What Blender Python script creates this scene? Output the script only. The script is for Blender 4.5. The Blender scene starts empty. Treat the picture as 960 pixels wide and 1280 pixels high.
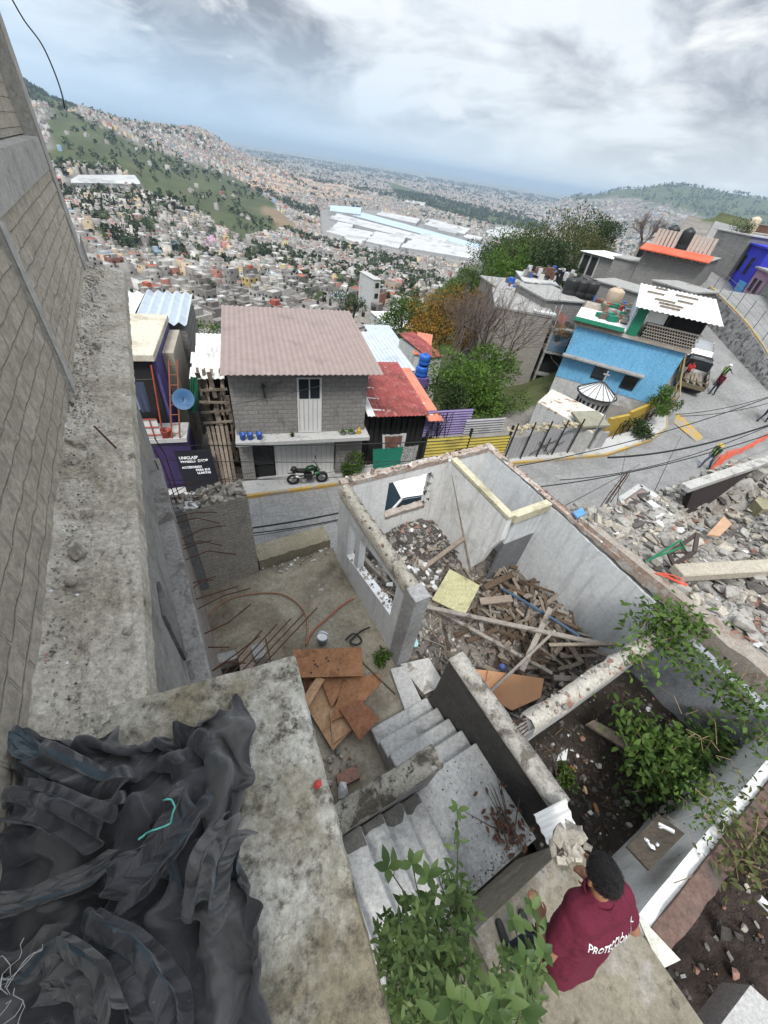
HAZE=1.15e-4
EXPO=1.3
import bpy, bmesh, math, random
import numpy as np
from mathutils import Vector, Matrix
R=math.radians; rnd=random.Random(7)
S=bpy.context.scene; COL=S.collection
# ---------------------------------------------------------------- camera model
FPX=481.0; ROLL=R(9.1); PITCH=R(42.0)
def ray(u,v):
    x=(u-480)/FPX; y=-(v-640)/FPX
    c,s=math.cos(ROLL),math.sin(ROLL)
    X=x*c-y*s; Y=x*s+y*c
    cp,sp=math.cos(PITCH),math.sin(PITCH)
    return np.array([X,cp+Y*sp,-sp+Y*cp])
def at(u,v,z):
    d=ray(u,v); return d*(z/d[2])
def atr(u,v,r):
    d=ray(u,v); return d*(r/math.hypot(d[0],d[1]))
def onplane(u,v,P,ang):
    """hit of the sight line with the vertical plane through P running at angle ang"""
    n=np.array([-math.sin(ang),math.cos(ang),0]); d=ray(u,v)
    return d*(np.dot(n,P)/np.dot(n,d))
def V3(*a): return np.array(a,float)
def unit(v):
    v=np.asarray(v,float); return v/ (np.linalg.norm(v)+1e-12)
def dirv(deg): return V3(math.cos(R(deg)),math.sin(R(deg)),0)
# ---------------------------------------------------------------- noise
_rs=np.random.RandomState(3); _PT=_rs.rand(257,257)
def vnoise(x,y):
    x=np.asarray(x,float); y=np.asarray(y,float)
    xi=np.floor(x).astype(int); yi=np.floor(y).astype(int)
    fx=x-xi; fy=y-yi; fx=fx*fx*(3-2*fx); fy=fy*fy*(3-2*fy)
    g=lambda a,b:_PT[a%256,b%256]
    return (g(xi,yi)*(1-fx)+g(xi+1,yi)*fx)*(1-fy)+(g(xi,yi+1)*(1-fx)+g(xi+1,yi+1)*fx)*fy
def fbm(x,y,o=4,l=2.03,g=.5):
    s=0;a=1;t=0
    for i in range(o):
        s=s+a*vnoise(np.asarray(x)*l**i+17.3*i,np.asarray(y)*l**i+9.1*i); t+=a; a*=g
    return s/t
# ---------------------------------------------------------------- mesh builder
_g=(1+5**.5)/2; _n=(1+_g*_g)**.5
ICOV=[tuple(c/_n*1.12 for c in p) for p in ((-1,_g,0),(1,_g,0),(-1,-_g,0),(1,-_g,0),(0,-1,_g),(0,1,_g),(0,-1,-_g),(0,1,-_g),(_g,0,-1),(_g,0,1),(-_g,0,-1),(-_g,0,1))]
ICOF=[(0,11,5),(0,5,1),(0,1,7),(0,7,10),(0,10,11),(1,5,9),(5,11,4),(11,10,2),(10,7,6),(7,1,8),(3,9,4),(3,4,2),(3,2,6),(3,6,8),(3,8,9),(4,9,5),(2,4,11),(6,2,10),(8,6,7),(9,8,1)]
class MB:
    def __init__(s): s.v=[]; s.f=[]; s.m=[]; s.mi=0
    def add(s,vs,fs,m=None):
        o=len(s.v); s.v.extend([tuple(map(float,p)) for p in vs])
        for f in fs: s.f.append(tuple(i+o for i in f)); s.m.append(s.mi if m is None else m)
        return s
    def obox(s,p,ex,ey,ez,m=None):
        p,ex,ey,ez=[np.asarray(q,float) for q in (p,ex,ey,ez)]
        vs=[p,p+ex,p+ex+ey,p+ey,p+ez,p+ex+ez,p+ex+ey+ez,p+ey+ez]
        fs=[(0,3,2,1),(4,5,6,7),(0,1,5,4),(1,2,6,5),(2,3,7,6),(3,0,4,7)]
        if np.dot(np.cross(ex,ey),ez)<0: fs=[f[::-1] for f in fs]
        return s.add(vs,fs,m)
    def box(s,c,sz,rz=0,m=None):
        c=np.asarray(c,float); a=V3(math.cos(rz),math.sin(rz),0)*sz[0]; b=V3(-math.sin(rz),math.cos(rz),0)*sz[1]; z=V3(0,0,sz[2])
        return s.obox(c-a/2-b/2-z/2,a,b,z,m)
    def prism(s,poly,z0,z1,m=None):
        """poly: xy points (z1 may be a list); any orientation"""
        n=len(poly); ar=sum(poly[i][0]*poly[(i+1)%n][1]-poly[(i+1)%n][0]*poly[i][1] for i in range(n))
        zt=z1 if hasattr(z1,'__len__') else [z1]*n; zb=z0 if hasattr(z0,'__len__') else [z0]*n
        idx=list(range(n)) if ar>0 else list(range(n))[::-1]
        vs=[(poly[i][0],poly[i][1],zb[i]) for i in idx]+[(poly[i][0],poly[i][1],zt[i]) for i in idx]
        fs=[tuple(range(n))[::-1],tuple(range(n,2*n))]+[(i,(i+1)%n,n+(i+1)%n,n+i) for i in range(n)]
        return s.add(vs,fs,m)
    def beam(s,a,b,w,t,up=(0,0,1),m=None,roll=0):
        a=np.asarray(a,float); b=np.asarray(b,float); d=unit(b-a); up=np.asarray(up,float)
        if abs(np.dot(d,up))>.98: up=V3(0.3,1,0)
        x=unit(np.cross(d,up)); y=np.cross(x,d)
        if roll: x,y=x*math.cos(roll)+y*math.sin(roll),-x*math.sin(roll)+y*math.cos(roll)
        return s.obox(a-x*w/2-y*t/2,x*w,y*t,b-a,m)
    def tube(s,pts,r,n=6,m=None,cap=True):
        pts=[np.asarray(p,float) for p in pts]; k=len(pts)
        rr=r if hasattr(r,'__len__') else [r]*k
        vs=[]; fs=[]; pu=None
        for i,p in enumerate(pts):
            d=unit(pts[min(i+1,k-1)]-pts[max(i-1,0)])
            if pu is None:
                pu=V3(0,0,1) if abs(d[2])<.9 else V3(1,0,0)
            x=unit(np.cross(d,pu)); y=np.cross(x,d); pu=y
            for j in range(n):
                a=2*math.pi*j/n; vs.append(p+(x*math.cos(a)+y*math.sin(a))*rr[i])
        for i in range(k-1):
            for j in range(n):
                fs.append((i*n+j,i*n+(j+1)%n,(i+1)*n+(j+1)%n,(i+1)*n+j))
        if cap: fs.append(tuple(range(n))[::-1]); fs.append(tuple(range((k-1)*n,k*n)))
        return s.add(vs,fs,m)
    def lathe(s,c,prof,n=16,m=None,axis=None):
        c=np.asarray(c,float); vs=[];fs=[]
        if axis is None: X,Y,Z=V3(1,0,0),V3(0,1,0),V3(0,0,1)
        else:
            Z=unit(axis); X=unit(np.cross(Z,V3(0.2,0.3,1) if abs(Z[2])<.9 else V3(1,0,0))); Y=np.cross(Z,X)
        for (r,z) in prof:
            for j in range(n):
                a=2*math.pi*j/n; vs.append(c+X*r*math.cos(a)+Y*r*math.sin(a)+Z*z)
        for i in range(len(prof)-1):
            for j in range(n): fs.append((i*n+j,i*n+(j+1)%n,(i+1)*n+(j+1)%n,(i+1)*n+j))
        fs.append(tuple(range(n))[::-1]); k=(len(prof)-1)*n; fs.append(tuple(range(k,k+n)))
        return s.add(vs,fs,m)
    def quad(s,a,b,c,d,m=None): return s.add([a,b,c,d],[(0,1,2,3)],m)
    def rock(s,c,sx,sy=None,sz=None,m=None,rg=rnd):
        sy=sy or sx*rg.uniform(.55,1); sz=sz or sx*rg.uniform(.4,.8)
        M=Matrix.Rotation(rg.uniform(0,6.28),3,'Z')@Matrix.Rotation(rg.uniform(-.5,.5),3,'X')@Matrix.Rotation(rg.uniform(-.5,.5),3,'Y')
        vs=[]
        if rg.random()<.55:
            for p in ((-1,-1,-1),(1,-1,-1),(1,1,-1),(-1,1,-1),(-1,-1,1),(1,-1,1),(1,1,1),(-1,1,1)):
                q=M@Vector((p[0]*sx*.46*rg.uniform(.5,1.15),p[1]*sy*.46*rg.uniform(.5,1.15),p[2]*sz*.42*rg.uniform(.5,1.15))); vs.append((c[0]+q.x,c[1]+q.y,c[2]+q.z))
            return s.add(vs,[(0,3,2),(0,2,1),(4,5,6),(4,6,7),(0,1,5,4),(1,2,6),(1,6,5),(2,3,7,6),(3,0,4),(3,4,7)],m)
        for p in ICOV:
            j=rg.uniform(.66,1.2); q=M@Vector((p[0]*sx*.5*j,p[1]*sy*.5*j,p[2]*sz*.5*j)); vs.append((c[0]+q.x,c[1]+q.y,c[2]+q.z))
        return s.add(vs,ICOF,m)
    def leaf(s,p,d,up,l,w,m=None,fold=.25,curl=.3):
        d=unit(d); x=unit(np.cross(d,up)); n=np.cross(x,d); p=np.asarray(p,float)
        vs=[p]; 
        for t,ww in ((.28,.85),(.58,1.),(.82,.55)):
            c=p+d*l*t-n*l*curl*t*t
            vs+= [c-x*w*.5*ww+n*w*fold*ww*.5, c, c+x*w*.5*ww+n*w*fold*ww*.5]
        vs.append(p+d*l-n*l*curl)
        return s.add(vs,[(0,2,1),(0,3,2),(1,2,5,4),(2,3,6,5),(4,5,8,7),(5,6,9,8),(7,8,10),(8,9,10)],m)
    def leafq(s,p,d,up,l,w,m=None):
        d=unit(d); x=unit(np.cross(d,up)); p=np.asarray(p,float)
        return s.add([p,p+d*l*.5-x*w*.5,p+d*l,p+d*l*.5+x*w*.5],[(0,1,2,3)],m)
    def grid(s,P,m=None):
        """P: (n,k,3) array of points"""
        n,k=P.shape[:2]; o=len(s.v); s.v.extend(map(tuple,P.reshape(-1,3).tolist()))
        for i in range(n-1):
            for j in range(k-1):
                s.f.append((o+i*k+j,o+(i+1)*k+j,o+(i+1)*k+j+1,o+i*k+j+1)); s.m.append(s.mi if m is None else m)
        return s
def mesh_from(name,v,f,m,mats,smooth=False):
    me=bpy.data.meshes.new(name); me.from_pydata([tuple(p) for p in v],[],f); 
    for a in mats: me.materials.append(a)
    if len(mats)>1: me.polygons.foreach_set('material_index',m)
    if smooth: me.polygons.foreach_set('use_smooth',[True]*len(me.polygons))
    me.update(); return me
def obj(name,mb,mats,parent=None,smooth=False,bevel=0,label=None,kind=None):
    if not isinstance(mats,(list,tuple)): mats=[mats]
    off=wloc(parent) if parent is not None else V3(0,0,0)
    v=np.array(mb.v,float)-off if len(mb.v) else mb.v
    o=bpy.data.objects.new(name,mesh_from(name,v,mb.f,mb.m,mats,smooth)); COL.objects.link(o)
    if parent is not None: o.parent=parent
    if bevel:
        b=o.modifiers.new('edge','BEVEL'); b.width=bevel; b.segments=1; b.limit_method='ANGLE'; b.angle_limit=R(40)
    if label: o['label']=label
    if kind: o['kind']=kind
    return o
def wloc(o):
    p=V3(*o.location)
    while o.parent is not None: o=o.parent; p=p+V3(*o.location)
    return p
def tag(o,label,cat,group=None,kind=None):
    o['label']=label; o['category']=cat
    if group: o['group']=group
    if kind: o['kind']=kind
    return o
def thing(name,label,cat,loc=(0,0,0),group=None,rz=0):
    o=bpy.data.objects.new(name,None); o.empty_display_size=.2; COL.objects.link(o)
    o.location=tuple(map(float,loc)); o.rotation_euler=(0,0,rz)
    return tag(o,label,cat,group)
def solo(name,mb,mats,label,cat,group=None,smooth=False,bevel=0,kind=None):
    """a thing that is one mesh; its origin is put at its base"""
    v=np.array(mb.v); c=v.mean(0); c[2]=v[:,2].min(); mb.v=[tuple(p) for p in v-c]
    o=obj(name,mb,mats,None,smooth,bevel); o.location=tuple(c)
    return tag(o,label,cat,group,kind)
def struct(name,mb,mats,smooth=False,kind='structure'):
    o=obj(name,mb,mats,None,smooth); o['kind']=kind; o['label']=name.replace('_',' '); return o
def dup(root,loc,rz=0,label=None,scale=1):
    r=root.copy(); COL.objects.link(r); r.location=tuple(map(float,loc)); r.rotation_euler=(0,0,rz); r.scale=(scale,)*3
    if label: r['label']=label
    for ch in list(root.children):
        c=ch.copy(); COL.objects.link(c); c.parent=r
        for g in ch.children:
            d=g.copy(); COL.objects.link(d); d.parent=c
    return r
# ---------------------------------------------------------------- materials
def hexc(h):
    h=h.lstrip('#'); c=[int(h[i:i+2],16)/255 for i in (0,2,4)]
    return tuple((x/12.92 if x<.04045 else ((x+.055)/1.055)**2.4) for x in c)
def newmat(name):
    m=bpy.data.materials.new(name); m.use_nodes=True; nt=m.node_tree
    b=nt.nodes['Principled BSDF']; b.inputs['Specular IOR Level'].default_value=.25
    return m,nt,b
def nd(nt,t,**k):
    n=nt.nodes.new(t)
    for a,v in k.items():
        if a.startswith('i_'): n.inputs[a[2:].replace('_',' ')].default_value=v
        else: setattr(n,a,v)
    return n
def noise(nt,vec,scale,detail=5,rough=.6,dist=0):
    n=nd(nt,'ShaderNodeTexNoise'); n.inputs['Scale'].default_value=scale; n.inputs['Detail'].default_value=detail
    n.inputs['Roughness'].default_value=rough; n.inputs['Distortion'].default_value=dist
    nt.links.new(vec,n.inputs['Vector']); return n.outputs['Fac']
def ramp(nt,fac,a,b,ca=(0,0,0,1),cb=(1,1,1,1)):
    n=nd(nt,'ShaderNodeValToRGB'); e=n.color_ramp.elements; e[0].position=a; e[1].position=b; e[0].color=ca; e[1].color=cb
    nt.links.new(fac,n.inputs[0]); return n.outputs[0]
def mixc(nt,fac,a,b,mode='MIX'):
    n=nd(nt,'ShaderNodeMix',data_type='RGBA',blend_type=mode)
    for i,x in ((0,fac),(6,a),(7,b)):
        if hasattr(x,'links') or hasattr(x,'is_linked'): nt.links.new(x,n.inputs[i])
        elif i==0: n.inputs[0].default_value=x
        else: n.inputs[i].default_value=(*x[:3],1)
    return n.outputs[2]
def objvec(nt): return nd(nt,'ShaderNodeTexCoord').outputs['Object']
def bumpn(nt,b,h,strength,dist=.02):
    n=nd(nt,'ShaderNodeBump'); n.inputs['Strength'].default_value=strength; n.inputs['Distance'].default_value=dist
    nt.links.new(h,n.inputs['Height']); nt.links.new(n.outputs[0],b.inputs['Normal'])
def mottled(name,c1,c2,s=3,c3=None,s3=1.,t3=(.52,.62),c4=None,s4=14,t4=(.6,.68),rough=.88,bump=.4,bs=40,metal=0,spec=.25,bd=.02,island=0,grain=.42,streak=0):
    m,nt,b=newmat(name); v=objvec(nt)
    col=mixc(nt,ramp(nt,noise(nt,v,s,7,.65),.3,.7),c1,c2)
    if c3 is not None: col=mixc(nt,ramp(nt,noise(nt,v,s3,6,.65,.4),*t3),col,c3)
    if c4 is not None: col=mixc(nt,ramp(nt,noise(nt,v,s4,8,.75),*t4),col,c4)
    if island:
        g=nd(nt,'ShaderNodeNewGeometry'); mr=nd(nt,'ShaderNodeMapRange'); mr.inputs[3].default_value=1-island; mr.inputs[4].default_value=1+island
        nt.links.new(g.outputs['Random Per Island'],mr.inputs[0]); col=mixc(nt,1.0,col,mr.outputs[0],'MULTIPLY')
    if grain and bump>.15:
        col=mixc(nt,1.0,col,ramp(nt,noise(nt,v,bs*.55,9,.78),.3,.7,(1-grain,)*3+(1,),(1+grain*.75,)*3+(1,)),'MULTIPLY')
    if streak:
        mp=nd(nt,'ShaderNodeMapping'); mp.inputs['Scale'].default_value=(7,7,.8); nt.links.new(v,mp.inputs[0])
        col=mixc(nt,ramp(nt,noise(nt,mp.outputs[0],1,6,.7,.3),.5,.72,(0,0,0,1),(streak,)*3+(1,)),col,tuple(x*.4 for x in c1))
    nt.links.new(col,b.inputs['Base Color']); b.inputs['Roughness'].default_value=rough; b.inputs['Metallic'].default_value=metal
    b.inputs['Specular IOR Level'].default_value=spec
    if bump: bumpn(nt,b,noise(nt,v,bs,8,.7),bump,bd)
    return m
def plain(name,c,rough=.6,metal=0,spec=.4,var=.15):
    return mottled(name,tuple(x*(1-var) for x in c),tuple(min(1,x*(1+var)) for x in c),s=6,rough=rough,metal=metal,spec=spec,bump=.08,bs=60)
def wallvec(nt,ang):
    """(along the wall, height, 0) so that courses lie level"""
    v=objvec(nt); d=nd(nt,'ShaderNodeVectorMath',operation='DOT_PRODUCT'); d.inputs[1].default_value=(math.cos(ang),math.sin(ang),0)
    nt.links.new(v,d.inputs[0]); x=nd(nt,'ShaderNodeSeparateXYZ'); nt.links.new(v,x.inputs[0])
    c=nd(nt,'ShaderNodeCombineXYZ'); nt.links.new(d.outputs['Value'],c.inputs[0]); nt.links.new(x.outputs[2],c.inputs[1])
    return v,c.outputs[0]
def blocks(name,ang,c1,c2,mortar,bw=.4,bh=.2,mo=.02,c3=None,t3=(.55,.66),s3=1.5,bump=.6,wob=.01,bd=.03,rough=.92,fine=35):
    m,nt,b=newmat(name); v,w=wallvec(nt,ang)
    ns=nd(nt,'ShaderNodeTexNoise'); ns.inputs['Scale'].default_value=9; nt.links.new(v,ns.inputs['Vector'])
    sc=nd(nt,'ShaderNodeVectorMath',operation='SCALE'); sc.inputs['Scale'].default_value=wob*2; nt.links.new(ns.outputs['Color'],sc.inputs[0])
    ad=nd(nt,'ShaderNodeVectorMath',operation='ADD'); nt.links.new(w,ad.inputs[0]); nt.links.new(sc.outputs[0],ad.inputs[1])
    t=nd(nt,'ShaderNodeTexBrick'); t.inputs['Scale'].default_value=1; t.inputs['Brick Width'].default_value=bw; t.inputs['Row Height'].default_value=bh
    t.inputs['Mortar Size'].default_value=mo; t.inputs['Mortar Smooth'].default_value=.6; t.inputs['Bias'].default_value=0
    t.inputs['Color1'].default_value=(*c1,1); t.inputs['Color2'].default_value=(*c2,1); t.inputs['Mortar'].default_value=(*mortar,1)
    nt.links.new(ad.outputs[0],t.inputs['Vector'])
    col=mixc(nt,ramp(nt,noise(nt,v,fine*.6,9,.82),.42,.68),t.outputs['Color'],tuple(x*.5 for x in c1))
    if c3 is not None: col=mixc(nt,ramp(nt,noise(nt,v,s3,6,.7,.5),*t3),col,c3)
    nt.links.new(col,b.inputs['Base Color']); b.inputs['Roughness'].default_value=rough
    h=nd(nt,'ShaderNodeMath',operation='MULTIPLY_ADD'); nt.links.new(noise(nt,v,fine,8,.8),h.inputs[0]); h.inputs[1].default_value=1.0
    iv=nd(nt,'ShaderNodeMath',operation='MULTIPLY'); iv.inputs[1].default_value=-.8; nt.links.new(t.outputs['Fac'],iv.inputs[0]); nt.links.new(iv.outputs[0],h.inputs[2])
    bumpn(nt,b,h.outputs[0],bump,bd); return m
def leafmat(name,c1,c2,c3=None,rough=.55,trans=.25):
    m,nt,b=newmat(name); g=nd(nt,'ShaderNodeNewGeometry').outputs['Random Per Island']
    col=mixc(nt,g,c1,c2)
    if c3 is not None: col=mixc(nt,ramp(nt,noise(nt,objvec(nt),1.3,3),.5,.62),col,c3)
    nt.links.new(col,b.inputs['Base Color']); b.inputs['Roughness'].default_value=rough
    tr=nd(nt,'ShaderNodeBsdfTranslucent'); nt.links.new(col,tr.inputs[0]); mx=nd(nt,'ShaderNodeMixShader'); mx.inputs[0].default_value=trans
    out=nt.nodes['Material Output']; nt.links.new(b.outputs[0],mx.inputs[1]); nt.links.new(tr.outputs[0],mx.inputs[2]); nt.links.new(mx.outputs[0],out.inputs[0])
    return m
def attrmat(name,rough=.85,spec=.2,noise_amt=.25,ns=.6):
    m,nt,b=newmat(name); a=nd(nt,'ShaderNodeAttribute',attribute_name='Col'); v=objvec(nt)
    col=mixc(nt,noise_amt,a.outputs['Color'],ramp(nt,noise(nt,v,ns,6,.7),.3,.7),'OVERLAY')
    nt.links.new(col,b.inputs['Base Color']); b.inputs['Roughness'].default_value=rough; b.inputs['Specular IOR Level'].default_value=spec
    return m
G=lambda x:(x,x,x)
glass_dark=plain('window_glass',(.02,.025,.03),.12,0,.5,.1)
black_metal=plain('black_painted_metal',G(.015),.5)
rusty=mottled('rusty_steel',(.06,.03,.02),(.1,.045,.025),20,rough=.8,bump=.3,bs=120)
conc=mottled('weathered_concrete',G(.26),(.36,.35,.325),5,(.15,.14,.12),1.6,(.55,.68),(.42,.41,.39),22,(.62,.7),bump=.6,bs=45)
conc_dark=mottled('grey_render',(.15,.15,.15),(.21,.21,.208),4,(.07,.07,.07),1.2,(.5,.65),bump=.35,bs=30)
conc_light=mottled('pale_concrete',G(.4),(.47,.46,.44),6,(.26,.25,.235),2,(.56,.7),bump=.45,bs=50)
# ---------------------------------------------------------------- camera, sky, sun, air
cam=bpy.data.cameras.new('camera'); co=bpy.data.objects.new('camera',cam); COL.objects.link(co); S.camera=co
cam.sensor_fit='HORIZONTAL'; cam.sensor_width=36; cam.lens=36*FPX/960; cam.clip_start=.05; cam.clip_end=120000
fw=Vector((0,math.cos(PITCH),-math.sin(PITCH))); up0=Vector((0,math.sin(PITCH),math.cos(PITCH))); rt0=Vector((1,0,0))
rt=rt0*math.cos(ROLL)+up0*math.sin(ROLL); up=-rt0*math.sin(ROLL)+up0*math.cos(ROLL)
co.matrix_world=Matrix(((rt.x,up.x,-fw.x,0),(rt.y,up.y,-fw.y,0),(rt.z,up.z,-fw.z,0),(0,0,0,1)))
S.view_settings.view_transform='Standard'; S.view_settings.look='None'; S.view_settings.exposure=EXPO; S.view_settings.gamma=1; S.view_settings.use_curve_mapping=False
SUN_EL,SUN_AZ=R(58),R(186)   # azimuth measured clockwise from +Y
sl=bpy.data.lights.new('sun','SUN'); so=bpy.data.objects.new('sun',sl); COL.objects.link(so)
sl.energy=1.3; sl.angle=R(14); sl.color=(1,.965,.91)
sd=Vector((math.sin(SUN_AZ)*math.cos(SUN_EL),math.cos(SUN_AZ)*math.cos(SUN_EL),math.sin(SUN_EL)))
so.rotation_euler=sd.to_track_quat('Z','Y').to_euler()
W=bpy.data.worlds.new('World'); S.world=W; W.use_nodes=True; nt=W.node_tree; nt.nodes.clear()
sky=nd(nt,'ShaderNodeTexSky',sky_type='NISHITA',sun_disc=False,sun_elevation=SUN_EL,sun_rotation=SUN_AZ,altitude=2300,air_density=1.2,dust_density=2.5)
tc=nd(nt,'ShaderNodeTexCoord'); sx=nd(nt,'ShaderNodeSeparateXYZ'); nt.links.new(tc.outputs['Generated'],sx.inputs[0])
mz=nd(nt,'ShaderNodeMath',operation='MAXIMUM'); nt.links.new(sx.outputs[2],mz.inputs[0]); mz.inputs[1].default_value=0.0
az_=nd(nt,'ShaderNodeMath',operation='ADD'); nt.links.new(mz.outputs[0],az_.inputs[0]); az_.inputs[1].default_value=.3
dv=nd(nt,'ShaderNodeVectorMath',operation='DIVIDE'); nt.links.new(tc.outputs['Generated'],dv.inputs[0])
cb=nd(nt,'ShaderNodeCombineXYZ')
for i in range(3): nt.links.new(az_.outputs[0],cb.inputs[i])
nt.links.new(cb.outputs[0],dv.inputs[1]); cv=dv.outputs[0]
# cloud deck: grey bellies, bright breaks, thin veil with blue behind to the left
skyc=mixc(nt,1.0,sky.outputs[0],G(.085),'MULTIPLY')
big=noise(nt,cv,1.15,6,.55,.35); fine=noise(nt,cv,3.2,8,.62,.5); br=noise(nt,cv,1.9,7,.58,.4)
grey=mixc(nt,ramp(nt,big,.43,.55),(.37,.395,.42),(.135,.152,.18))
grey=mixc(nt,ramp(nt,fine,.42,.72,(0,0,0,1),(.6,.6,.6,1)),grey,(.43,.45,.47))
grey=mixc(nt,ramp(nt,br,.57,.66),grey,(.41,.42,.425))
# thinner cloud toward -X (left) and the horizon
thin=nd(nt,'ShaderNodeMath',operation='MULTIPLY_ADD'); nt.links.new(sx.outputs[0],thin.inputs[0]); thin.inputs[1].default_value=.45; thin.inputs[2].default_value=.0
th2=nd(nt,'ShaderNodeMath',operation='ADD'); nt.links.new(thin.outputs[0],th2.inputs[0]); nt.links.new(noise(nt,cv,1.4,7,.6,.4),th2.inputs[1])
cover=ramp(nt,th2.outputs[0],.08,.36)
veil=mixc(nt,ramp(nt,fine,.35,.7),(.27,.33,.39),(.40,.43,.455))
c_=mixc(nt,cover,veil,grey)
hz=ramp(nt,sx.outputs[2],.0,.15)
hzc=mixc(nt,ramp(nt,sx.outputs[0],.0,1.),(.40,.52,.66),(.60,.67,.72))
hl=nd(nt,'ShaderNodeMath',operation='MULTIPLY_ADD'); nt.links.new(sx.outputs[0],hl.inputs[0]); hl.inputs[1].default_value=.8; hl.inputs[2].default_value=.35
hzc=mixc(nt,ramp(nt,hl.outputs[0],0.05,.55),(.25,.335,.425),(.37,.40,.415))
c_=mixc(nt,hz,hzc,c_)
c_=mixc(nt,ramp(nt,sx.outputs[2],-.05,-.0),(.2,.2,.19),c_)
zen=ramp(nt,sx.outputs[2],.46,.85,(1,1,1,1),(2.8,2.75,2.7,1)); c_=mixc(nt,1.0,c_,zen,'MULTIPLY')
bg=nd(nt,'ShaderNodeBackground'); bg.inputs[1].default_value=1.0; nt.links.new(c_,bg.inputs[0])
ow=nd(nt,'ShaderNodeOutputWorld'); nt.links.new(bg.outputs[0],ow.inputs[0])
W.cycles.sampling_method='MANUAL'; W.cycles.sample_map_resolution=512
S.render.engine='CYCLES'; S.cycles.use_denoising=True; S.cycles.max_bounces=5; S.cycles.diffuse_bounces=3; S.cycles.glossy_bounces=2; S.cycles.transmission_bounces=2; S.cycles.volume_bounces=0; S.cycles.transparent_max_bounces=6
if HAZE:
    hb=MB(); hb.box((0,2000,16),(70000,74000,300))
    hm=bpy.data.materials.new('air_haze'); hm.use_nodes=True; n2=hm.node_tree; n2.nodes.remove(n2.nodes['Principled BSDF'])
    pv=nd(n2,'ShaderNodeVolumePrincipled'); pv.inputs['Color'].default_value=(.64,.82,1.0,1); pv.inputs['Density'].default_value=HAZE
    pv.inputs['Anisotropy'].default_value=.2
    n2.links.new(pv.outputs[0],n2.nodes['Material Output'].inputs['Volume']); hm.cycles.homogeneous_volume=True
    o=obj('haze',hb,hm); o['kind']='stuff'; o['label']='pale blue haze over the valley'
# ---------------------------------------------------------------- terrain
KERB=[(-60,-12),(-30,1.5),(-13,9.2),(-6.5,12.6),(-2.5,14.6),(6.45,18.5),(12.7,20.9),(16.4,23.5),(18.4,25.6),(19.2,28.0),(20.0,31),(22,36),(25,43),(29.5,53),(36,66),(46,84)]
KA=np.array(KERB,float)
def zr(x,y):
    x=np.asarray(x,float); y=np.asarray(y,float)
    z=-12+.03*np.clip(x+3,0,30)+.2*np.clip(y-25.5,0,12)*np.clip((x-8)/8,0,1)+.17*np.clip(y-37.5,0,60)*np.clip((x-8)/8,0,1)
    return z
def kerb_dist(x,y):
    """signed distance to the valley-side kerb; positive = valley side"""
    x=np.asarray(x,float); y=np.asarray(y,float); best=np.full(x.shape,1e9); sg=np.ones(x.shape)
    for i in range(len(KA)-1):
        a=KA[i]; d=KA[i+1]-a; L=np.hypot(*d); t=np.clip(((x-a[0])*d[0]+(y-a[1])*d[1])/L**2,0,1)
        dx=x-(a[0]+d[0]*t); dy=y-(a[1]+d[1]*t); dist=np.hypot(dx,dy); s=np.sign(d[0]*(y-a[1])-d[1]*(x-a[0]))
        k=dist<best; best=np.where(k,dist,best); sg=np.where(k,s,sg)
    return best*sg
TR=[25,45,70,110,180,260,450,800,1150,1500,2300,3500,4500,6000,9000,60000]
TT={-75:[-16,-24,-34,-44,-58,-66,-78,-50,0,20,60,60,20,-100,-130,-130],
 -40:[-16,-24,-34,-44,-58,-66,-80,-64,-30,10,60,30,-60,-130,-130,-130],
 -35:[-16,-24,-34,-44,-58,-66,-82,-64,-26,-2,12,-60,-130,-130,-130,-130],
 -30:[-16,-24,-34,-44,-58,-66,-86,-72,-54,-42,-15,-90,-130,-130,-130,-130],
 -25:[-16,-24,-34,-44,-58,-66,-88,-88,-74,-82,-6,-120,-130,-130,-130,-130],
 -20:[-16,-24,-34,-44,-56,-64,-88,-102,-96,-106,-72,-129,-130,-130,-130,-130],
 -13:[-16,-23,-32,-42,-54,-63,-92,-114,-124,-127,-127,-130,-130,-130,-130,-130],
 -6:[-16,-22,-30,-38,-52,-62,-98,-122,-130,-130,-130,-130,-130,-130,-130,-130],
 2:[-15,-20,-26,-33,-46,-62,-98,-126,-130,-130,-130,-130,-130,-130,-130,-130],
 8:[-14,-17,-21,-27,-40,-60,-100,-127,-130,-130,-130,-130,-130,-130,-130,-130],
 12:[-13,-15,-18,-22,-38,-62,-104,-128,-130,-130,-130,-130,-130,-130,-130,-130],
 16:[-12.5,-14.5,-17,-21,-36,-64,-106,-128,-130,-130,-130,-70,-30,-100,-130,-130],
 20:[-12,-13.5,-15.5,-18,-34,-66,-108,-128,-130,-130,-128,-50,56,-60,-130,-130],
 25:[-12,-12.5,-13.5,-15,-32,-66,-108,-128,-130,-128,-115,-20,142,20,-130,-130],
 29:[-12,-10.5,-8.5,-9,-25,-60,-106,-128,-130,-124,-95,-10,130,40,-130,-130],
 32:[-12,-10,-6,-5,-14,-50,-100,-126,-128,-118,-85,0,110,40,-130,-130],
 37:[-12,-8,-4,-2,-4,-30,-90,-120,-120,-110,-70,0,90,40,-130,-130],
 45:[-12,-5,0,3,4,-10,-60,-100,-110,-100,-60,0,80,40,-130,-130],
 75:[-12,-5,0,6,10,10,-20,-60,-80,-80,-60,0,80,40,-130,-130]}
TAZ=np.array(sorted(TT)); TAB=np.array([TT[k] for k in sorted(TT)],float); LTR=np.log(np.array(TR,float))
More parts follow.
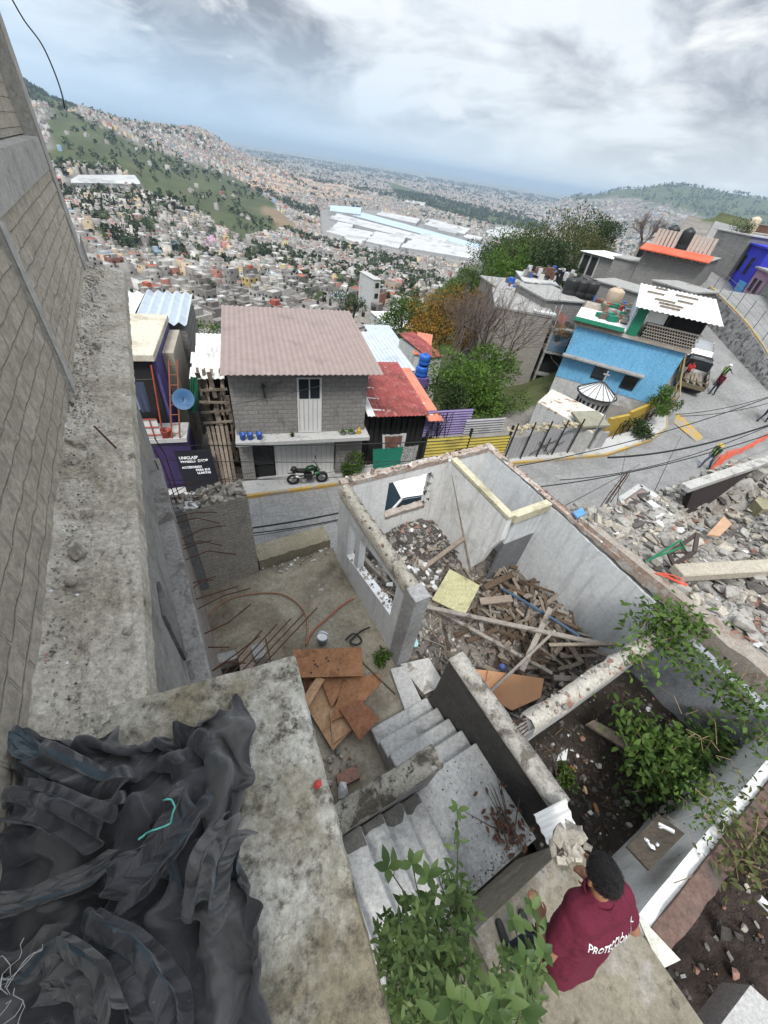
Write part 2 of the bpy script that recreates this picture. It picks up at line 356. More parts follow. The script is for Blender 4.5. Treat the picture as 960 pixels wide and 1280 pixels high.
def terrain_far(az,r):
    az=np.clip(az,-75,75); i=np.clip(np.searchsorted(TAZ,az)-1,0,len(TAZ)-2); t=(az-TAZ[i])/(TAZ[i+1]-TAZ[i])
    t=t*t*(3-2*t)
    lr=np.clip(np.log(np.maximum(r,1)),LTR[0],LTR[-1]-1e-6); j=np.clip(np.searchsorted(LTR,lr)-1,0,len(LTR)-2); u=(lr-LTR[j])/(LTR[j+1]-LTR[j])
    u=u*u*(3-2*u)*.6+u*.4
    return (TAB[i,j]*(1-u)+TAB[i,j+1]*u)*(1-t)+(TAB[i+1,j]*(1-u)+TAB[i+1,j+1]*u)*t
def terrain(x,y):
    x=np.asarray(x,float); y=np.asarray(y,float); r=np.hypot(x,y); az=np.degrees(np.arctan2(x,y))
    far=terrain_far(az,r)
    amp=np.clip((r-120)/600,0,1)*np.clip((7000-r)/2000,0,1)*np.clip((far+131)/30,0.03,1)
    far=far+(fbm(x/260+5,y/260+3,5)-.5)*70*amp*np.clip(r/2500,.2,1)
    kd=kerb_dist(x,y); near=zr(x,y)-.22
    near=np.where(kd>0,near-.05*np.clip(kd-2.5,0,12)-.12*np.clip(kd-8,0,40),near)
    w=np.clip((kd-4)/9,0,1); w=np.where(r>110,1,w)*np.clip((r-18)/10,0,1)
    return near*(1-w)+far*w
def proj(x,y,z):
    cp,sp=math.cos(PITCH),math.sin(PITCH); X=x; f_=y*cp-z*sp; Y=y*sp+z*cp; f_=np.maximum(f_,1e-3); X=X/f_; Y=Y/f_
    c,s=math.cos(ROLL),math.sin(ROLL); return 480+FPX*(X*c+Y*s), 640-FPX*(-X*s+Y*c)
def inpoly(u,v,poly):
    u=np.asarray(u,float); v=np.asarray(v,float); ins=np.zeros(u.shape,bool); n=len(poly)
    for i in range(n):
        x1,y1=poly[i]; x2,y2=poly[(i+1)%n]
        c=((y1>v)!=(y2>v))&(u<(x2-x1)*(v-y1)/((y2-y1)+1e-9)+x1); ins^=c
    return ins
GREENHILL=[(60,128),(110,150),(180,182),(225,200),(300,225),(345,255),(352,275),(300,280),(230,262),(200,252),(150,212),(60,205)]
PEAK=[(30,80),(80,100),(110,132),(90,140),(30,125)]
FIELD=[(323,258),(345,260),(372,284),(352,290)]
INDUS=[(398,262),(470,262),(560,288),(622,308),(625,332),(560,328),(480,318),(400,296)]
INDUS2=[(600,285),(640,280),(700,296),(700,308),(640,302)]
SHED0=[(84,218),(178,222),(182,240),(88,240)]
ESTATE=[(284,208),(330,212),(440,232),(470,252),(400,248),(300,238)]
RHILL=[(690,236),(760,236),(800,232),(860,222),(970,245),(970,300),(905,288),(860,262),(790,248),(720,250)]
SLOPE=[(598,322),(640,330),(620,380),(560,420),(500,400),(520,380),(560,350)]
TREEBAND=[(480,225),(560,250),(640,270),(690,282),(680,292),(600,278),(500,250)]
GREEN2=[(200,236),(280,250),(345,276),(352,292),(300,300),(250,268),(195,248)]
print('terrain')
azs=np.concatenate([np.arange(-180,-64,6.),np.arange(-64,64.1,.8),np.arange(66,180.1,6.)]); rs=np.concatenate([[.3,5,9],np.geomspace(11,120,56),np.geomspace(126,9000,110),[12000,20000,40000,80000]])
AZ,RR=np.meshgrid(np.radians(azs),rs,indexing='ij'); XX=RR*np.sin(AZ); YY=RR*np.cos(AZ); ZZ=terrain(XX,YY)
ZZ[RR>9500]=-130
tv=np.stack([XX,YY,ZZ],-1); n_,k_=XX.shape
idx=np.arange(n_*k_).reshape(n_,k_); fq=np.stack([idx[:-1,:-1],idx[:-1,1:],idx[1:,1:],idx[1:,:-1]],-1).reshape(-1,4)
U,Vv=proj(XX,YY,ZZ)
fr=np.cos(AZ)>.3
c=np.zeros((n_,k_,4)); c[...,3]=1
nz=fbm(XX/37,YY/37,4)[...,None]; nz2=fbm(XX/9+40,YY/9,3)[...,None]
gry=np.array([.17,.155,.14]); grn=np.array([.035,.06,.02]); brn=np.array([.16,.115,.07]); dry=np.array([.085,.085,.035])
base=gry*(.6+.8*nz); g=(grn*(1-nz2)+dry*nz2)*(.6+.8*nz)
m_=fr&(inpoly(U,Vv,GREENHILL)|inpoly(U,Vv,PEAK)|inpoly(U,Vv,RHILL)|inpoly(U,Vv,SLOPE)|inpoly(U,Vv,GREEN2)|inpoly(U,Vv,TREEBAND))
m_|=(RR<120)&(kerb_dist(XX,YY)>7)
c[...,:3]=np.where(m_[...,None],g,base)
c[...,:3]=np.where((fr&inpoly(U,Vv,FIELD))[...,None],brn*(.8+.4*nz)*1.2,c[...,:3])
c[...,:3]=np.where((fr&(inpoly(U,Vv,INDUS)|inpoly(U,Vv,INDUS2)))[...,None],np.array([.22,.21,.2]),c[...,:3])
me=bpy.data.meshes.new('ground'); me.from_pydata(tv.reshape(-1,3).tolist(),[],fq.tolist())
ca=me.color_attributes.new('Col','FLOAT_COLOR','POINT'); ca.data.foreach_set('color',c.reshape(-1))
gm,nt,b=newmat('ground_earth'); a=nd(nt,'ShaderNodeAttribute',attribute_name='Col'); gv=objvec(nt)
vo=nd(nt,'ShaderNodeTexVoronoi'); vo.inputs['Scale'].default_value=.022; nt.links.new(gv,vo.inputs['Vector'])
bw=nd(nt,'ShaderNodeRGBToBW'); nt.links.new(vo.outputs['Color'],bw.inputs[0])
ln=nd(nt,'ShaderNodeVectorMath',operation='LENGTH'); nt.links.new(gv,ln.inputs[0]); fm=nd(nt,'ShaderNodeMapRange'); nt.links.new(ln.outputs['Value'],fm.inputs[0])
fm.inputs[1].default_value=4000; fm.inputs[2].default_value=9000; fm.inputs[3].default_value=0; fm.inputs[4].default_value=.75
spk=ramp(nt,bw.outputs[0],.3,.72,(.05,.075,.04,1),(.33,.29,.26,1))
col=mixc(nt,.35,a.outputs['Color'],ramp(nt,noise(nt,gv,.55,8,.7),.3,.7),'OVERLAY'); col=mixc(nt,fm.outputs[0],col,spk)
nt.links.new(col,b.inputs['Base Color']); b.inputs['Roughness'].default_value=.95; bumpn(nt,b,noise(nt,gv,1.5,8,.7),.5,.3)
me.materials.append(gm); me.polygons.foreach_set('use_smooth',[True]*len(me.polygons)); me.update()
o=bpy.data.objects.new('ground',me); COL.objects.link(o); o['kind']='structure'; o['label']='hillside falling to the valley plain'
# ---------------------------------------------------------------- the town in the valley
nr=np.random.RandomState(11)
def pol(n,r0,r1,a0,a1,pw=1.0):
    r=np.sqrt(nr.uniform(r0**2,r1**2,n)); a=np.radians(nr.uniform(a0,a1,n)); return r*np.sin(a),r*np.cos(a),r
WALLC=np.array([[.30,.28,.26],[.24,.22,.2],[.36,.34,.32],[.2,.185,.17],[.43,.4,.36],[.5,.48,.45],[.45,.36,.25],[.5,.38,.16],[.42,.2,.17],[.4,.25,.24],[.2,.3,.4],[.28,.13,.1],[.3,.38,.33],[.45,.3,.4]])
WP=np.array([20,22,13,16,8,7,7,1.6,2,2,.9,3,.8,.6]); WP=WP/WP.sum()
ROOFC=np.array([[.32,.31,.29],[.25,.235,.22],[.4,.39,.37],[.5,.49,.47],[.2,.19,.18],[.38,.12,.07],[.3,.09,.07],[.4,.2,.13],[.45,.52,.56],[.18,.16,.15]])
RP=np.array([24,24,14,7,12,3,2.6,2.4,1.5,10]); RP=RP/RP.sum()
BOXF=np.array([[4,5,6,7],[0,1,5,4],[1,2,6,5],[2,3,7,6],[3,0,4,7]])
def boxes(X,Y,Z0,H,Wd,Dp,A,wc,rc):
    n=len(X); ca_,sa=np.cos(A),np.sin(A); V=np.zeros((n,8,3))
    for k,(sx_,sy_) in enumerate(((-1,-1),(1,-1),(1,1),(-1,1))):
        lx=sx_*Wd/2; ly=sy_*Dp/2; px=X+lx*ca_-ly*sa; py=Y+lx*sa+ly*ca_
        V[:,k]=np.stack([px,py,Z0-4],-1); V[:,k+4]=np.stack([px,py,Z0+H],-1)
    F=(np.arange(n)[:,None,None]*8+BOXF[None]).reshape(-1,4); C=np.ones((n,5,4)); C[:,0,:3]=rc; C[:,1:,:3]=wc[:,None,:]
    return V.reshape(-1,3),F,C.reshape(-1,4)
def mass(name,V,F,C,mat,label):
    me=bpy.data.meshes.new(name); me.vertices.add(len(V)); me.vertices.foreach_set('co',V.reshape(-1))
    k=F.shape[1]; me.loops.add(F.size); me.loops.foreach_set('vertex_index',F.reshape(-1).astype(np.int32))
    me.polygons.add(len(F)); me.polygons.foreach_set('loop_start',np.arange(0,F.size,k,dtype=np.int32)); me.polygons.foreach_set('loop_total',np.full(len(F),k,dtype=np.int32))
    me.update(calc_edges=True)
    if C is not None:
        a=me.attributes.new('Col','FLOAT_COLOR','FACE'); a.data.foreach_set('color',C.reshape(-1))
    me.materials.append(mat); me.validate(); o=bpy.data.objects.new(name,me); COL.objects.link(o); o['kind']='stuff'; o['label']=label; return o
townmat=attrmat('town_render',noise_amt=.3,ns=.35)
def blocked(x,y,u,v,r):
    kd=kerb_dist(x,y)
    bl=inpoly(u,v,INDUS)|inpoly(u,v,INDUS2)|inpoly(u,v,SHED0)|inpoly(u,v,FIELD)|inpoly(u,v,TREEBAND)|inpoly(u,v,RHILL)|inpoly(u,v,PEAK)
    gh=inpoly(u,v,GREENHILL)|inpoly(u,v,GREEN2)
    bl|=gh&(nr.rand(len(x))>.012)
    bl|=inpoly(u,v,SLOPE)|((r<85))|((r<150)&(u>470))
    return bl|(kd<8)
TX=[];SZ=[]
def scatter(n,r0,r1,a0,a1,size,hr,sep):
    x,y,r=pol(n,r0,r1,a0,a1)
    # streets: snap to a slightly warped grid of blocks
    ang=np.round(fbm(x/500,y/500,2)*6)*.28
    ca_,sa=np.cos(ang),np.sin(ang); gx=x*ca_+y*sa; gy=-x*sa+y*ca_
    gx=np.round(gx/sep)*sep+nr.uniform(-.12,.12,n)*sep; gy=np.round(gy/sep)*sep+nr.uniform(-.12,.12,n)*sep
    st=(np.floor(gy/sep)%6==0); key=np.round(gx/sep*1000)+np.round(gy/sep); _,ui=np.unique(np.stack([np.round(gx/sep),np.round(gy/sep),np.round(ang*100)],-1),axis=0,return_index=True)
    x=gx*ca_-gy*sa; y=gx*sa+gy*ca_
    k=np.zeros(n,bool); k[ui]=True; k&=~st; r=np.hypot(x,y); z=terrain(x,y); u,v=proj(x,y,z)
    k&=~blocked(x,y,u,v,r)&(u>-60)&(u<1020)&(v<700)
    k&=(fbm(x/60,y/60,3)>.36)|(nr.rand(n)<.25)
    x,y,z,r,ang,u,v=[q[k] for q in (x,y,z,r,ang,u,v)]; m=len(x)
    w=size*nr.uniform(.65,1.05,m); d=size*nr.uniform(.65,1.1,m); h=nr.choice([3,3,5.6,5.6,5.6,8.3],m)*hr*nr.uniform(.85,1.15,m)
    wi=nr.choice(len(WALLC),m,p=WP); ri=nr.choice(len(ROOFC),m,p=RP)
    wc=WALLC[wi]*nr.uniform(.8,1.15,(m,1)); rc=ROOFC[ri]*nr.uniform(.8,1.2,(m,1))
    es=inpoly(u,v,ESTATE); es&=(nr.rand(m)<.75)&(np.sin(v*1.1-u*.17)>-.35); rc[es]=np.array([.34,.16,.1])*nr.uniform(.8,1.15,(es.sum(),1)); wc[es]=np.array([.55,.42,.32]); h[es]=5.2
    return dict(x=x,y=y,z=z,r=r,a=ang,w=w,d=d,h=h,wc=wc,rc=rc,wi=wi,ri=ri,u=u,v=v)
print('town')
T1=scatter(30000,85,750,-46,20,7.4,.95,7.9)
T2=scatter(120000,750,2400,-46,44,6.9,.9,8.0)
T3=scatter(100000,2400,5200,-42,44,11.5,.8,15)
T4=scatter(26000,5200,11000,-40,44,60,.5,75)
order=np.argsort(T1['r']/T1['h']**.5); near=order[:300]; rest=order[300:]
Vs=[];Fs=[];Cs=[];o_=0
for T,ids in ((T1,rest),(T2,slice(None)),(T3,slice(None)),(T4,slice(None))):
    V,F,C=boxes(*[T[k][ids] for k in ('x','y','z','h','w','d','a','wc','rc')]); Vs.append(V);Fs.append(F+o_);Cs.append(C); o_+=len(V)
    # a smaller roof room or tank on half of them
    sub={k:T[k][ids] for k in ('x','y','z','h','w','d','a','wc','rc')}; q=nr.rand(len(sub['x']))<.55
    if T is T1 or T is T2:
        X=sub['x'][q]+nr.uniform(-2,2,q.sum()); Y=sub['y'][q]+nr.uniform(-2,2,q.sum()); s_=nr.uniform(1.2,4,q.sum())
        V,F,C=boxes(X,Y,sub['z'][q]+sub['h'][q]+1,nr.uniform(.3,1.8,q.sum()),s_,s_*nr.uniform(.6,1.2,q.sum()),sub['a'][q],sub['wc'][q]*.9,ROOFC[nr.choice(len(ROOFC),q.sum(),p=RP)])
        Vs.append(V);Fs.append(F+o_);Cs.append(C); o_+=len(V)
    if T is T1:   # window and door openings, as recessed dark boxes standing 2 cm out of the walls
        for rep in range(5):
            n=len(sub['x']); sd_=nr.randint(0,4,n); t=nr.uniform(-.33,.33,n); lx=np.where(sd_%2==0,t*sub['w'],np.where(sd_==1,.5,-.5)*sub['w']); ly=np.where(sd_%2==0,np.where(sd_==0,-.5,.5)*sub['d'],t*sub['d'])
            X=sub['x']+lx*np.cos(sub['a'])-ly*np.sin(sub['a']); Y=sub['y']+lx*np.sin(sub['a'])+ly*np.cos(sub['a'])
            zz=sub['z']+np.where(nr.rand(n)<.5,1.1,np.maximum(sub['h']-1.8,1.1)); ww=np.where(sd_%2==0,1.3,.06); dd=np.where(sd_%2==0,.06,1.3)
            V,F,C=boxes(X,Y,zz+4.0-.0,np.full(n,-2.9),ww,dd,sub['a'],np.full((n,3),.03),np.full((n,3),.05))
            Vs.append(V);Fs.append(F+o_);Cs.append(C); o_+=len(V)
mass('town_houses',np.concatenate(Vs),np.concatenate(Fs),np.concatenate(Cs),townmat,'sea of small flat-roofed houses filling the valley')
print('houses',len(T1['x']),len(T2['x']),len(T3['x']),len(T4['x']))
WN=['grey','grey','pale grey','dark grey','cream','white','tan','yellow','brick red','pink','blue','rust red','pale green','mauve']
RN=['grey','grey','pale','white','dark','red','dark red','orange','pale blue','dark']
wm=[mottled('house_wall_'+WN[i].replace(' ','_'),tuple(WALLC[i]*.8),tuple(WALLC[i]*1.1),.8,tuple(WALLC[i]*.5),.5,(.55,.7),bump=.2,bs=8) for i in range(len(WALLC))]
rm=[mottled('house_roof_'+RN[i].replace(' ','_'),tuple(ROOFC[i]*.8),tuple(ROOFC[i]*1.15),.9,tuple(ROOFC[i]*.5),.7,(.55,.7),bump=.2,bs=6) for i in range(len(ROOFC))]
tankblack=plain('black_water_tank',G(.02),.45); dark_open=plain('dark_opening',G(.015),.8)
ww_=plain('window_frame_white',G(.5),.5)
for rank,i in enumerate(near):
    x,y,z,w,d,h,a=[float(T1[k][i]) for k in ('x','y','z','w','d','h','a')]; wi=int(T1['wi'][i]); ri=int(T1['ri'][i]); lb='small %s house with %s roof in the crowded town below'%(WN[wi],RN[ri]); gr='%s town houses under %s roofs'%(WN[wi],RN[ri])
    m=MB(); m.box((0,0,h/2-2),(w,d,h+4)); 
    for sx_,sy_,bw_,bd_ in ((0,1,w,.15),(0,-1,w,.15),(1,0,.15,d-.3),(-1,0,.15,d-.3)): m.box((sx_*(w/2-.075),sy_*(d/2-.075),h+.25),(bw_,bd_,.5))
    q=MB(); q.box((0,0,h+.04),(w-.3,d-.3,.08))
    if rnd.random()<.6: q.box((rnd.uniform(-1,1),rnd.uniform(-1,1),h+1.0),(w*.45,d*.4,1.9))
    wn=[]
    for fl in range(int(h//2.6)+1):
        for s_ in (-1,1):
            for k in range(2):
                zz=fl*2.7+1.5
                if zz>h-.4 or rnd.random()<.3: continue
                wn.append(((k-.5)*w*.5+rnd.uniform(-.3,.3),s_*(d/2+.01),zz,1.2,.06,1.1)); wn.append((s_*(w/2+.01),(k-.5)*d*.5,zz,.06,1.1,1.1))
    tk=MB(); 
    if rnd.random()<.6: tk.lathe((rnd.uniform(-.3,.3)*w,rnd.uniform(-.3,.3)*d,h+.05),[(.55,0),(.6,.5),(.58,1.2),(.25,1.5)],10)
    if rank<45:
        t=thing('town_house',lb,'house',(x,y,z),gr,a)
        def P(nm,mb,mt): o=bpy.data.objects.new(nm,mesh_from(nm,mb.v,mb.f,mb.m,[mt])); COL.objects.link(o); o.parent=t
        P('wall',m,wm[wi]); P('roof',q,rm[ri])
        for c in wn:
            e=MB(); e.box(c[:3],c[3:]); P('window',e,dark_open)
        if tk.v: P('water_tank',tk,tankblack)
    else:
        n0=len(m.f); m.add(q.v,q.f,1); [m.box(c[:3],c[3:],m=2) for c in wn]; m.add(tk.v,tk.f,3) if tk.v else None
        o=bpy.data.objects.new('town_house',mesh_from('town_house',m.v,m.f,m.m,[wm[wi],rm[ri],dark_open,tankblack])); COL.objects.link(o); o.location=(x,y,z); o.rotation_euler=(0,0,a); tag(o,lb,'house',gr)
# ---------------------------------------------------------------- sheds of the industrial belt
shedw=mottled('shed_sheet_white',G(.4),(.5,.5,.49),.05,G(.3),.02,bump=.1,bs=.5); shedb=mottled('shed_sheet_blue',(.36,.45,.53),(.43,.52,.6),.05,bump=.1,bs=.5); shedg=mottled('shed_wall',G(.3),G(.38),.05,bump=0)
def gz(u,v):
    r=300.
    d=ray(u,v); hr=math.hypot(d[0],d[1])
    lo,hi=60,9000
    for r in np.geomspace(110,9000,400):
        p=d*(r/hr)
        if p[2]<terrain(p[0],p[1]): return p
    return p
def shed(q,h,roof,label,ridge=True,nb=1):
    P=[gz(*p) for p in q]; c=sum(P)/4; t=thing('warehouse',label,'warehouse',(c[0],c[1],min(p[2] for p in P)),'warehouses of the industrial belt')
    z0=min(p[2] for p in P); m=MB(); m.prism([(p[0],p[1]) for p in P],z0-8,z0+h); obj('wall',m,shedg,t)
    a,b,c_,d=[V3(p[0],p[1],z0+h+.3) for p in P]; m=MB()
    for k in range(nb):
        f0,f1=k/nb,(k+1)/nb; A,B=a+(d-a)*f0,b+(c_-b)*f0; D,C=a+(d-a)*f1,b+(c_-b)*f1; rh=V3(0,0,h*.35)
        m.quad(A,B,(B+C)/2+rh,(A+D)/2+rh); m.quad((A+D)/2+rh,(B+C)/2+rh,C,D); m.add([A,(A+D)/2+rh,D],[(0,1,2)]); m.add([B,C,(B+C)/2+rh],[(0,1,2)])
    obj('roof',m,roof,t)
shed([(412,276),(583,322),(592,318),(424,271)],9,shedw,'very long white roofed factory shed across the valley',nb=2); shed([(426,270),(594,317),(604,313),(438,266)],9.5,shedb,'long narrow pale blue factory shed behind the very long white one',nb=1)
shed([(500,312),(596,329),(612,316),(528,297)],9,shedw,'broad white factory shed at the foot of the wooded spur',nb=5)
shed([(400,293),(452,306),(468,296),(420,284)],8,shedw,'white shed with dark skylight strips before the blue factory',nb=4)
shed([(455,303),(498,313),(508,302),(470,294)],8,shedw,'mid sized white shed between two long sheds',nb=2)
shed([(412,270),(450,276),(452,266),(414,263)],14,shedb,'tall blue walled block at the end of the long factory',nb=1)
shed([(470,272),(520,283),(526,278),(478,268)],8,shedw,'white shed behind the long blue factory',nb=2)
shed([(530,285),(580,297),(588,290),(540,279)],8,shedw,'long white shed near the tree belt beyond the factory',nb=3)
shed([(608,300),(690,309),(692,299),(618,288)],10,shedw,'wide white roofed warehouse behind the ridge trees',nb=3)
shed([(92,238),(178,240),(170,226),(100,224)],8,shedw,'grey white warehouse under the green hillside at left',nb=5)
shed([(480,283),(508,289),(512,285),(486,279)],8,shedg,'small grey shed amid the factory yards',nb=1)
shed([(505,255),(530,260),(532,256),(508,252)],8,shedw,'small white shed by the far tree belt',nb=1)
shed([(360,272),(384,277),(388,270),(366,266)],7,shedw,'white hall beside the brown field',nb=2)
ii=0
for (u,v,du,dv,lb) in ((515,292,14,5,'flat grey works hall between two white sheds'),(545,305,16,5,'low white works hall beside the blue shed'),(430,285,12,5,'small pale works hall near the sawtooth shed'),(560,292,14,4,'small white hall at the back of the works yard'),(590,303,12,4,'pale hall at the end of the works yard'),(545,280,16,4,'long pale hall beside the far tree belt'),(640,291,22,4,'wide pale hall behind the wooded ridge'),(668,297,20,4,'pale hall farther along behind the wooded ridge'),(470,290,12,4,'grey hall with worn roof among the sheds'),(500,298,10,4,'little white hall among the sheds'),(620,296,14,4,'white hall just left of the ridge trees'),(575,322,16,4,'white roofed hall at the near edge of the works')):
    ii+=1; shed([(u-du,v-dv*.2),(u+du*.7,v+dv),(u+du,v-dv*.1),(u-du*.6,v-dv)],6+ii%3*2,[shedw,shedg,shedw][ii%3],lb,nb=1+ii%2)
# ---------------------------------------------------------------- trees
def leafcloud(n,cr,sq,lsize,gen,clus=9,mb=None,hollow=.55):
    """leaf faces gathered in clumps through an uneven crown"""
    m=mb or MB(); 
    cs=[]
    for k in range(clus):
        while True:
            p=gen.normal(0,.55,3)
            if .25<np.linalg.norm(p)<1.0: break
        cs.append((p*V3(cr,cr,cr*sq),gen.uniform(.28,.5)*cr))
    for i in range(n):
        c,s=cs[i%clus]; d=unit(gen.normal(0,1,3)); rr=s*gen.uniform(hollow,1.05)
        p=c+d*rr*V3(1,1,.8); o=unit(d+gen.normal(0,.55,3)+V3(0,0,.25)); upv=unit(gen.normal(0,1,3))
        m.leafq(p,o,upv,lsize*gen.uniform(.6,1.3),lsize*gen.uniform(.35,.6))
    return m
barkm=mottled('tree_bark',(.07,.055,.04),(.12,.1,.08),8,bump=.5,bs=30)
def trunkmb(h,r,cr,gen,limbs=6):
    m=MB(); bend=gen.normal(0,.05*h,2); pts=[V3(bend[0]*t*t,bend[1]*t*t,h*t) for t in np.linspace(-.1,1,6)]
    m.tube(pts,[r*(1-.55*t) for t in np.linspace(0,1,6)],7)
    for k in range(limbs):
        b=pts[3]+(pts[5]-pts[3])*gen.rand(); a=gen.rand()*6.28; L=cr*gen.uniform(.6,.95); e=b+V3(math.cos(a)*L*.7,math.sin(a)*L*.7,L*.7)
        mid=(b+e)/2+gen.normal(0,.08*L,3); m.tube([b,mid,e],[r*.4,r*.25,r*.08],5)
    return m
LM={'green':leafmat('leaves_green',(.04,.08,.016),(.09,.15,.028)),'bright':leafmat('leaves_bright_green',(.045,.095,.015),(.11,.19,.03)),'dark':leafmat('leaves_dark_green',(.024,.045,.017),(.06,.09,.03)),
 'orange':leafmat('leaves_orange',(.14,.075,.012),(.36,.18,.02),(.06,.08,.015)),'olive':leafmat('leaves_olive',(.05,.065,.022),(.12,.125,.04))}
def tree(name,label,base,h,cr,kind,n,lsize,seed,sq=.8,group=None,clus=10,tr=.45,limbs=6,hollow=.5):
    g=np.random.RandomState(seed); t=thing(name,label,'tree',base,group)
    th=h-cr*sq*.9
    m=trunkmb(max(th,.6),max(.07,h*.022),cr,g,limbs); o=bpy.data.objects.new('trunk',mesh_from('trunk',m.v,m.f,m.m,[barkm],True)); COL.objects.link(o); o.parent=t
    m=leafcloud(n,cr,sq,lsize,g,clus,hollow=hollow); m.v=[(p[0],p[1],p[2]+h-cr*sq*.8) for p in m.v]
    o=bpy.data.objects.new('crown',mesh_from('crown',m.v,m.f,m.m,[LM[kind]])); COL.objects.link(o); o.parent=t
    return t
# prototypes for the middle distance, then copies
protos=[]
mid=[]
def place(n,poly,rmin,rmax,hr,kinds,lab,grp,cap=400):
    cnt=0;tries=0
    us=[p[0] for p in poly]; vs=[p[1] for p in poly]
    while cnt<n and tries<cap:
        tries+=1; u=rnd.uniform(min(us),max(us)); v=rnd.uniform(min(vs),max(vs))
        if not inpoly(np.array([u]),np.array([v]),poly)[0]: continue
        p=gz(u,v); r=math.hypot(p[0],p[1])
        if not rmin<r<rmax: continue
        mid.append((p,rnd.uniform(*hr),rnd.choice(kinds),lab,grp)); cnt+=1
place(16,[(210,365),(350,300),(470,330),(500,380),(470,420),(250,420)],60,600,(5,10),['green','dark','dark'],'dark leafy tree between the town roofs below','trees between the town roofs')
place(26,[(110,270),(300,285),(360,300),(340,330),(160,350)],200,1500,(6,12),['dark','green','dark'],'dark round tree on the slope under the green hill','trees under the green hill',900)
place(22,[(150,285),(330,285),(330,310),(230,318),(150,305)],200,1200,(8,13),['dark','green'],'dark tree in the tree belt across the town','trees in the belt across the town',900)
place(30,[(380,290),(560,330),(570,345),(440,330)],250,1500,(7,12),['dark','dark','green'],'dark tree along the foot of the factory sheds','trees in front of the factories',900)
for kind in ('green','dark','bright'):
    for s in range(2): protos.append((kind,tree('tree','x',(0,0,-500),1.0,.42,kind,420,.085,50+s,sq=1.0,clus=9)))
used={}
for (p,h,kind,lab,grp) in mid:
    ps=[q for k,q in protos if k==kind]; q=rnd.choice(ps); zz=float(terrain(p[0],p[1]))-.3
    if id(q) not in used:
        used[id(q)]=1; q.location=(p[0],p[1],zz); q.scale=(h,h,h); q['label']=lab; q['group']=grp
    else:
        t=dup(q,(p[0],p[1],zz),rnd.uniform(0,6),lab,h); t['group']=grp
for k,q in protos:
    if id(q) not in used: 
        for ch in list(q.children): bpy.data.objects.remove(ch)
        bpy.data.objects.remove(q)
# far woods: too many to count
def wood(n,r0,r1,a0,a1,polys,hr,dens=1,q=12):
    x,y,r=pol(n,r0,r1,a0,a1); z=terrain(x,y); u,v=proj(x,y,z); k=np.zeros(n,bool)
    if polys is None: k=fbm(x/120+7,y/120,4)>.545; k&=~blocked(x,y,u,v,r)
    else:
        for p,d in polys: k|=inpoly(u,v,p)&(nr.rand(n)<d*np.clip((fbm(x/70,y/70,3)-.4)*6,0.03,1))
    k&=(u>-40)&(u<1000); return np.stack([x,y,z],-1)[k]
P=np.concatenate([wood(15000,110,1400,-44,20,None,0),wood(9000,1400,3000,-40,44,None,0),wood(9000,700,2700,-42,-10,[(GREENHILL,.22),(PEAK,.9),(GREEN2,.4)],0),wood(14000,800,3200,-6,32,[(TREEBAND,.8)],0),wood(9000,2600,4700,14,40,[(RHILL,.4)],0),wood(22000,3000,9000,-40,44,None,0)])
print('far trees',len(P))
hh=nr.uniform(5,11,len(P))*(1+np.hypot(P[:,0],P[:,1])/5000); Q=14
N=len(P)*Q; ctr=np.repeat(P,Q,0)+np.repeat(hh,Q)[:,None]*np.array([.42,.42,.4])*nr.normal(0,.5,(N,3)).clip(-1,1)+np.repeat(hh,Q)[:,None]*np.array([0,0,.45])
e1=nr.normal(0,1,(N,3)); e1/=np.linalg.norm(e1,axis=1)[:,None]; e2=np.cross(e1,nr.normal(0,1,(N,3))); e2/=np.linalg.norm(e2,axis=1)[:,None]; s_=np.repeat(hh,Q)[:,None]*.22
V=np.stack([ctr-e1*s_,ctr-e2*s_*.7,ctr+e1*s_,ctr+e2*s_*.7],1).reshape(-1,3); F=np.arange(N*4).reshape(-1,4)
pc=np.array([.024,.042,.017])*nr.uniform(.6,1.7,(len(P),1))*np.array([[1,1,1]])+np.array([.02,.008,0])*nr.rand(len(P),1); C=np.ones((N,4)); C[:,:3]=np.repeat(pc,Q,0)*nr.uniform(.7,1.3,(N,1))
mass('far_woods',V,F,C,attrmat('far_foliage',noise_amt=.2),'dark tree masses scattered over valley and hills')
# ---------------------------------------------------------------- road and kerbs
class Fr:
    def __init__(s,P,ang): s.P=V3(P[0],P[1],0); s.a=R(ang); s.ex=V3(math.cos(s.a),math.sin(s.a),0); s.ey=V3(-math.sin(s.a),math.cos(s.a),0); s.ang=ang
    def w(s,x,y,z): return s.P+s.ex*x+s.ey*y+V3(0,0,z)
    def px(s,u,v,off=0):
        q=onplane(u,v,s.P+s.ey*off,s.a)-s.P; return V3(np.dot(q,s.ex),np.dot(q,s.ey),q[2])
    def bx(s,m,x0,x1,y0,y1,z0,z1,mi=None): return m.obox(s.w(x0,y0,z0),s.ex*(x1-x0),s.ey*(y1-y0),V3(0,0,z1-z0),mi)
    def quad(s,m,*p,mi=None): return m.add([s.w(*q) for q in p],[tuple(range(len(p)))],mi)
road_m=mottled('concrete_road',(.2,.198,.195),(.27,.268,.262),.5,(.15,.148,.145),.25,(.5,.7),(.32,.315,.3),1.6,(.6,.75),bump=.25,bs=14,bd=.01)
m_,nt,b=road_m,road_m.node_tree,road_m.node_tree.nodes['Principled BSDF']
v_,wv=wallvec(nt,R(24)); sx2=nd(nt,'ShaderNodeVectorRotate'); sx2.inputs['Angle'].default_value=-R(24); sx2.rotation_type='Z_AXIS'; nt.links.new(v_,sx2.inputs[0])
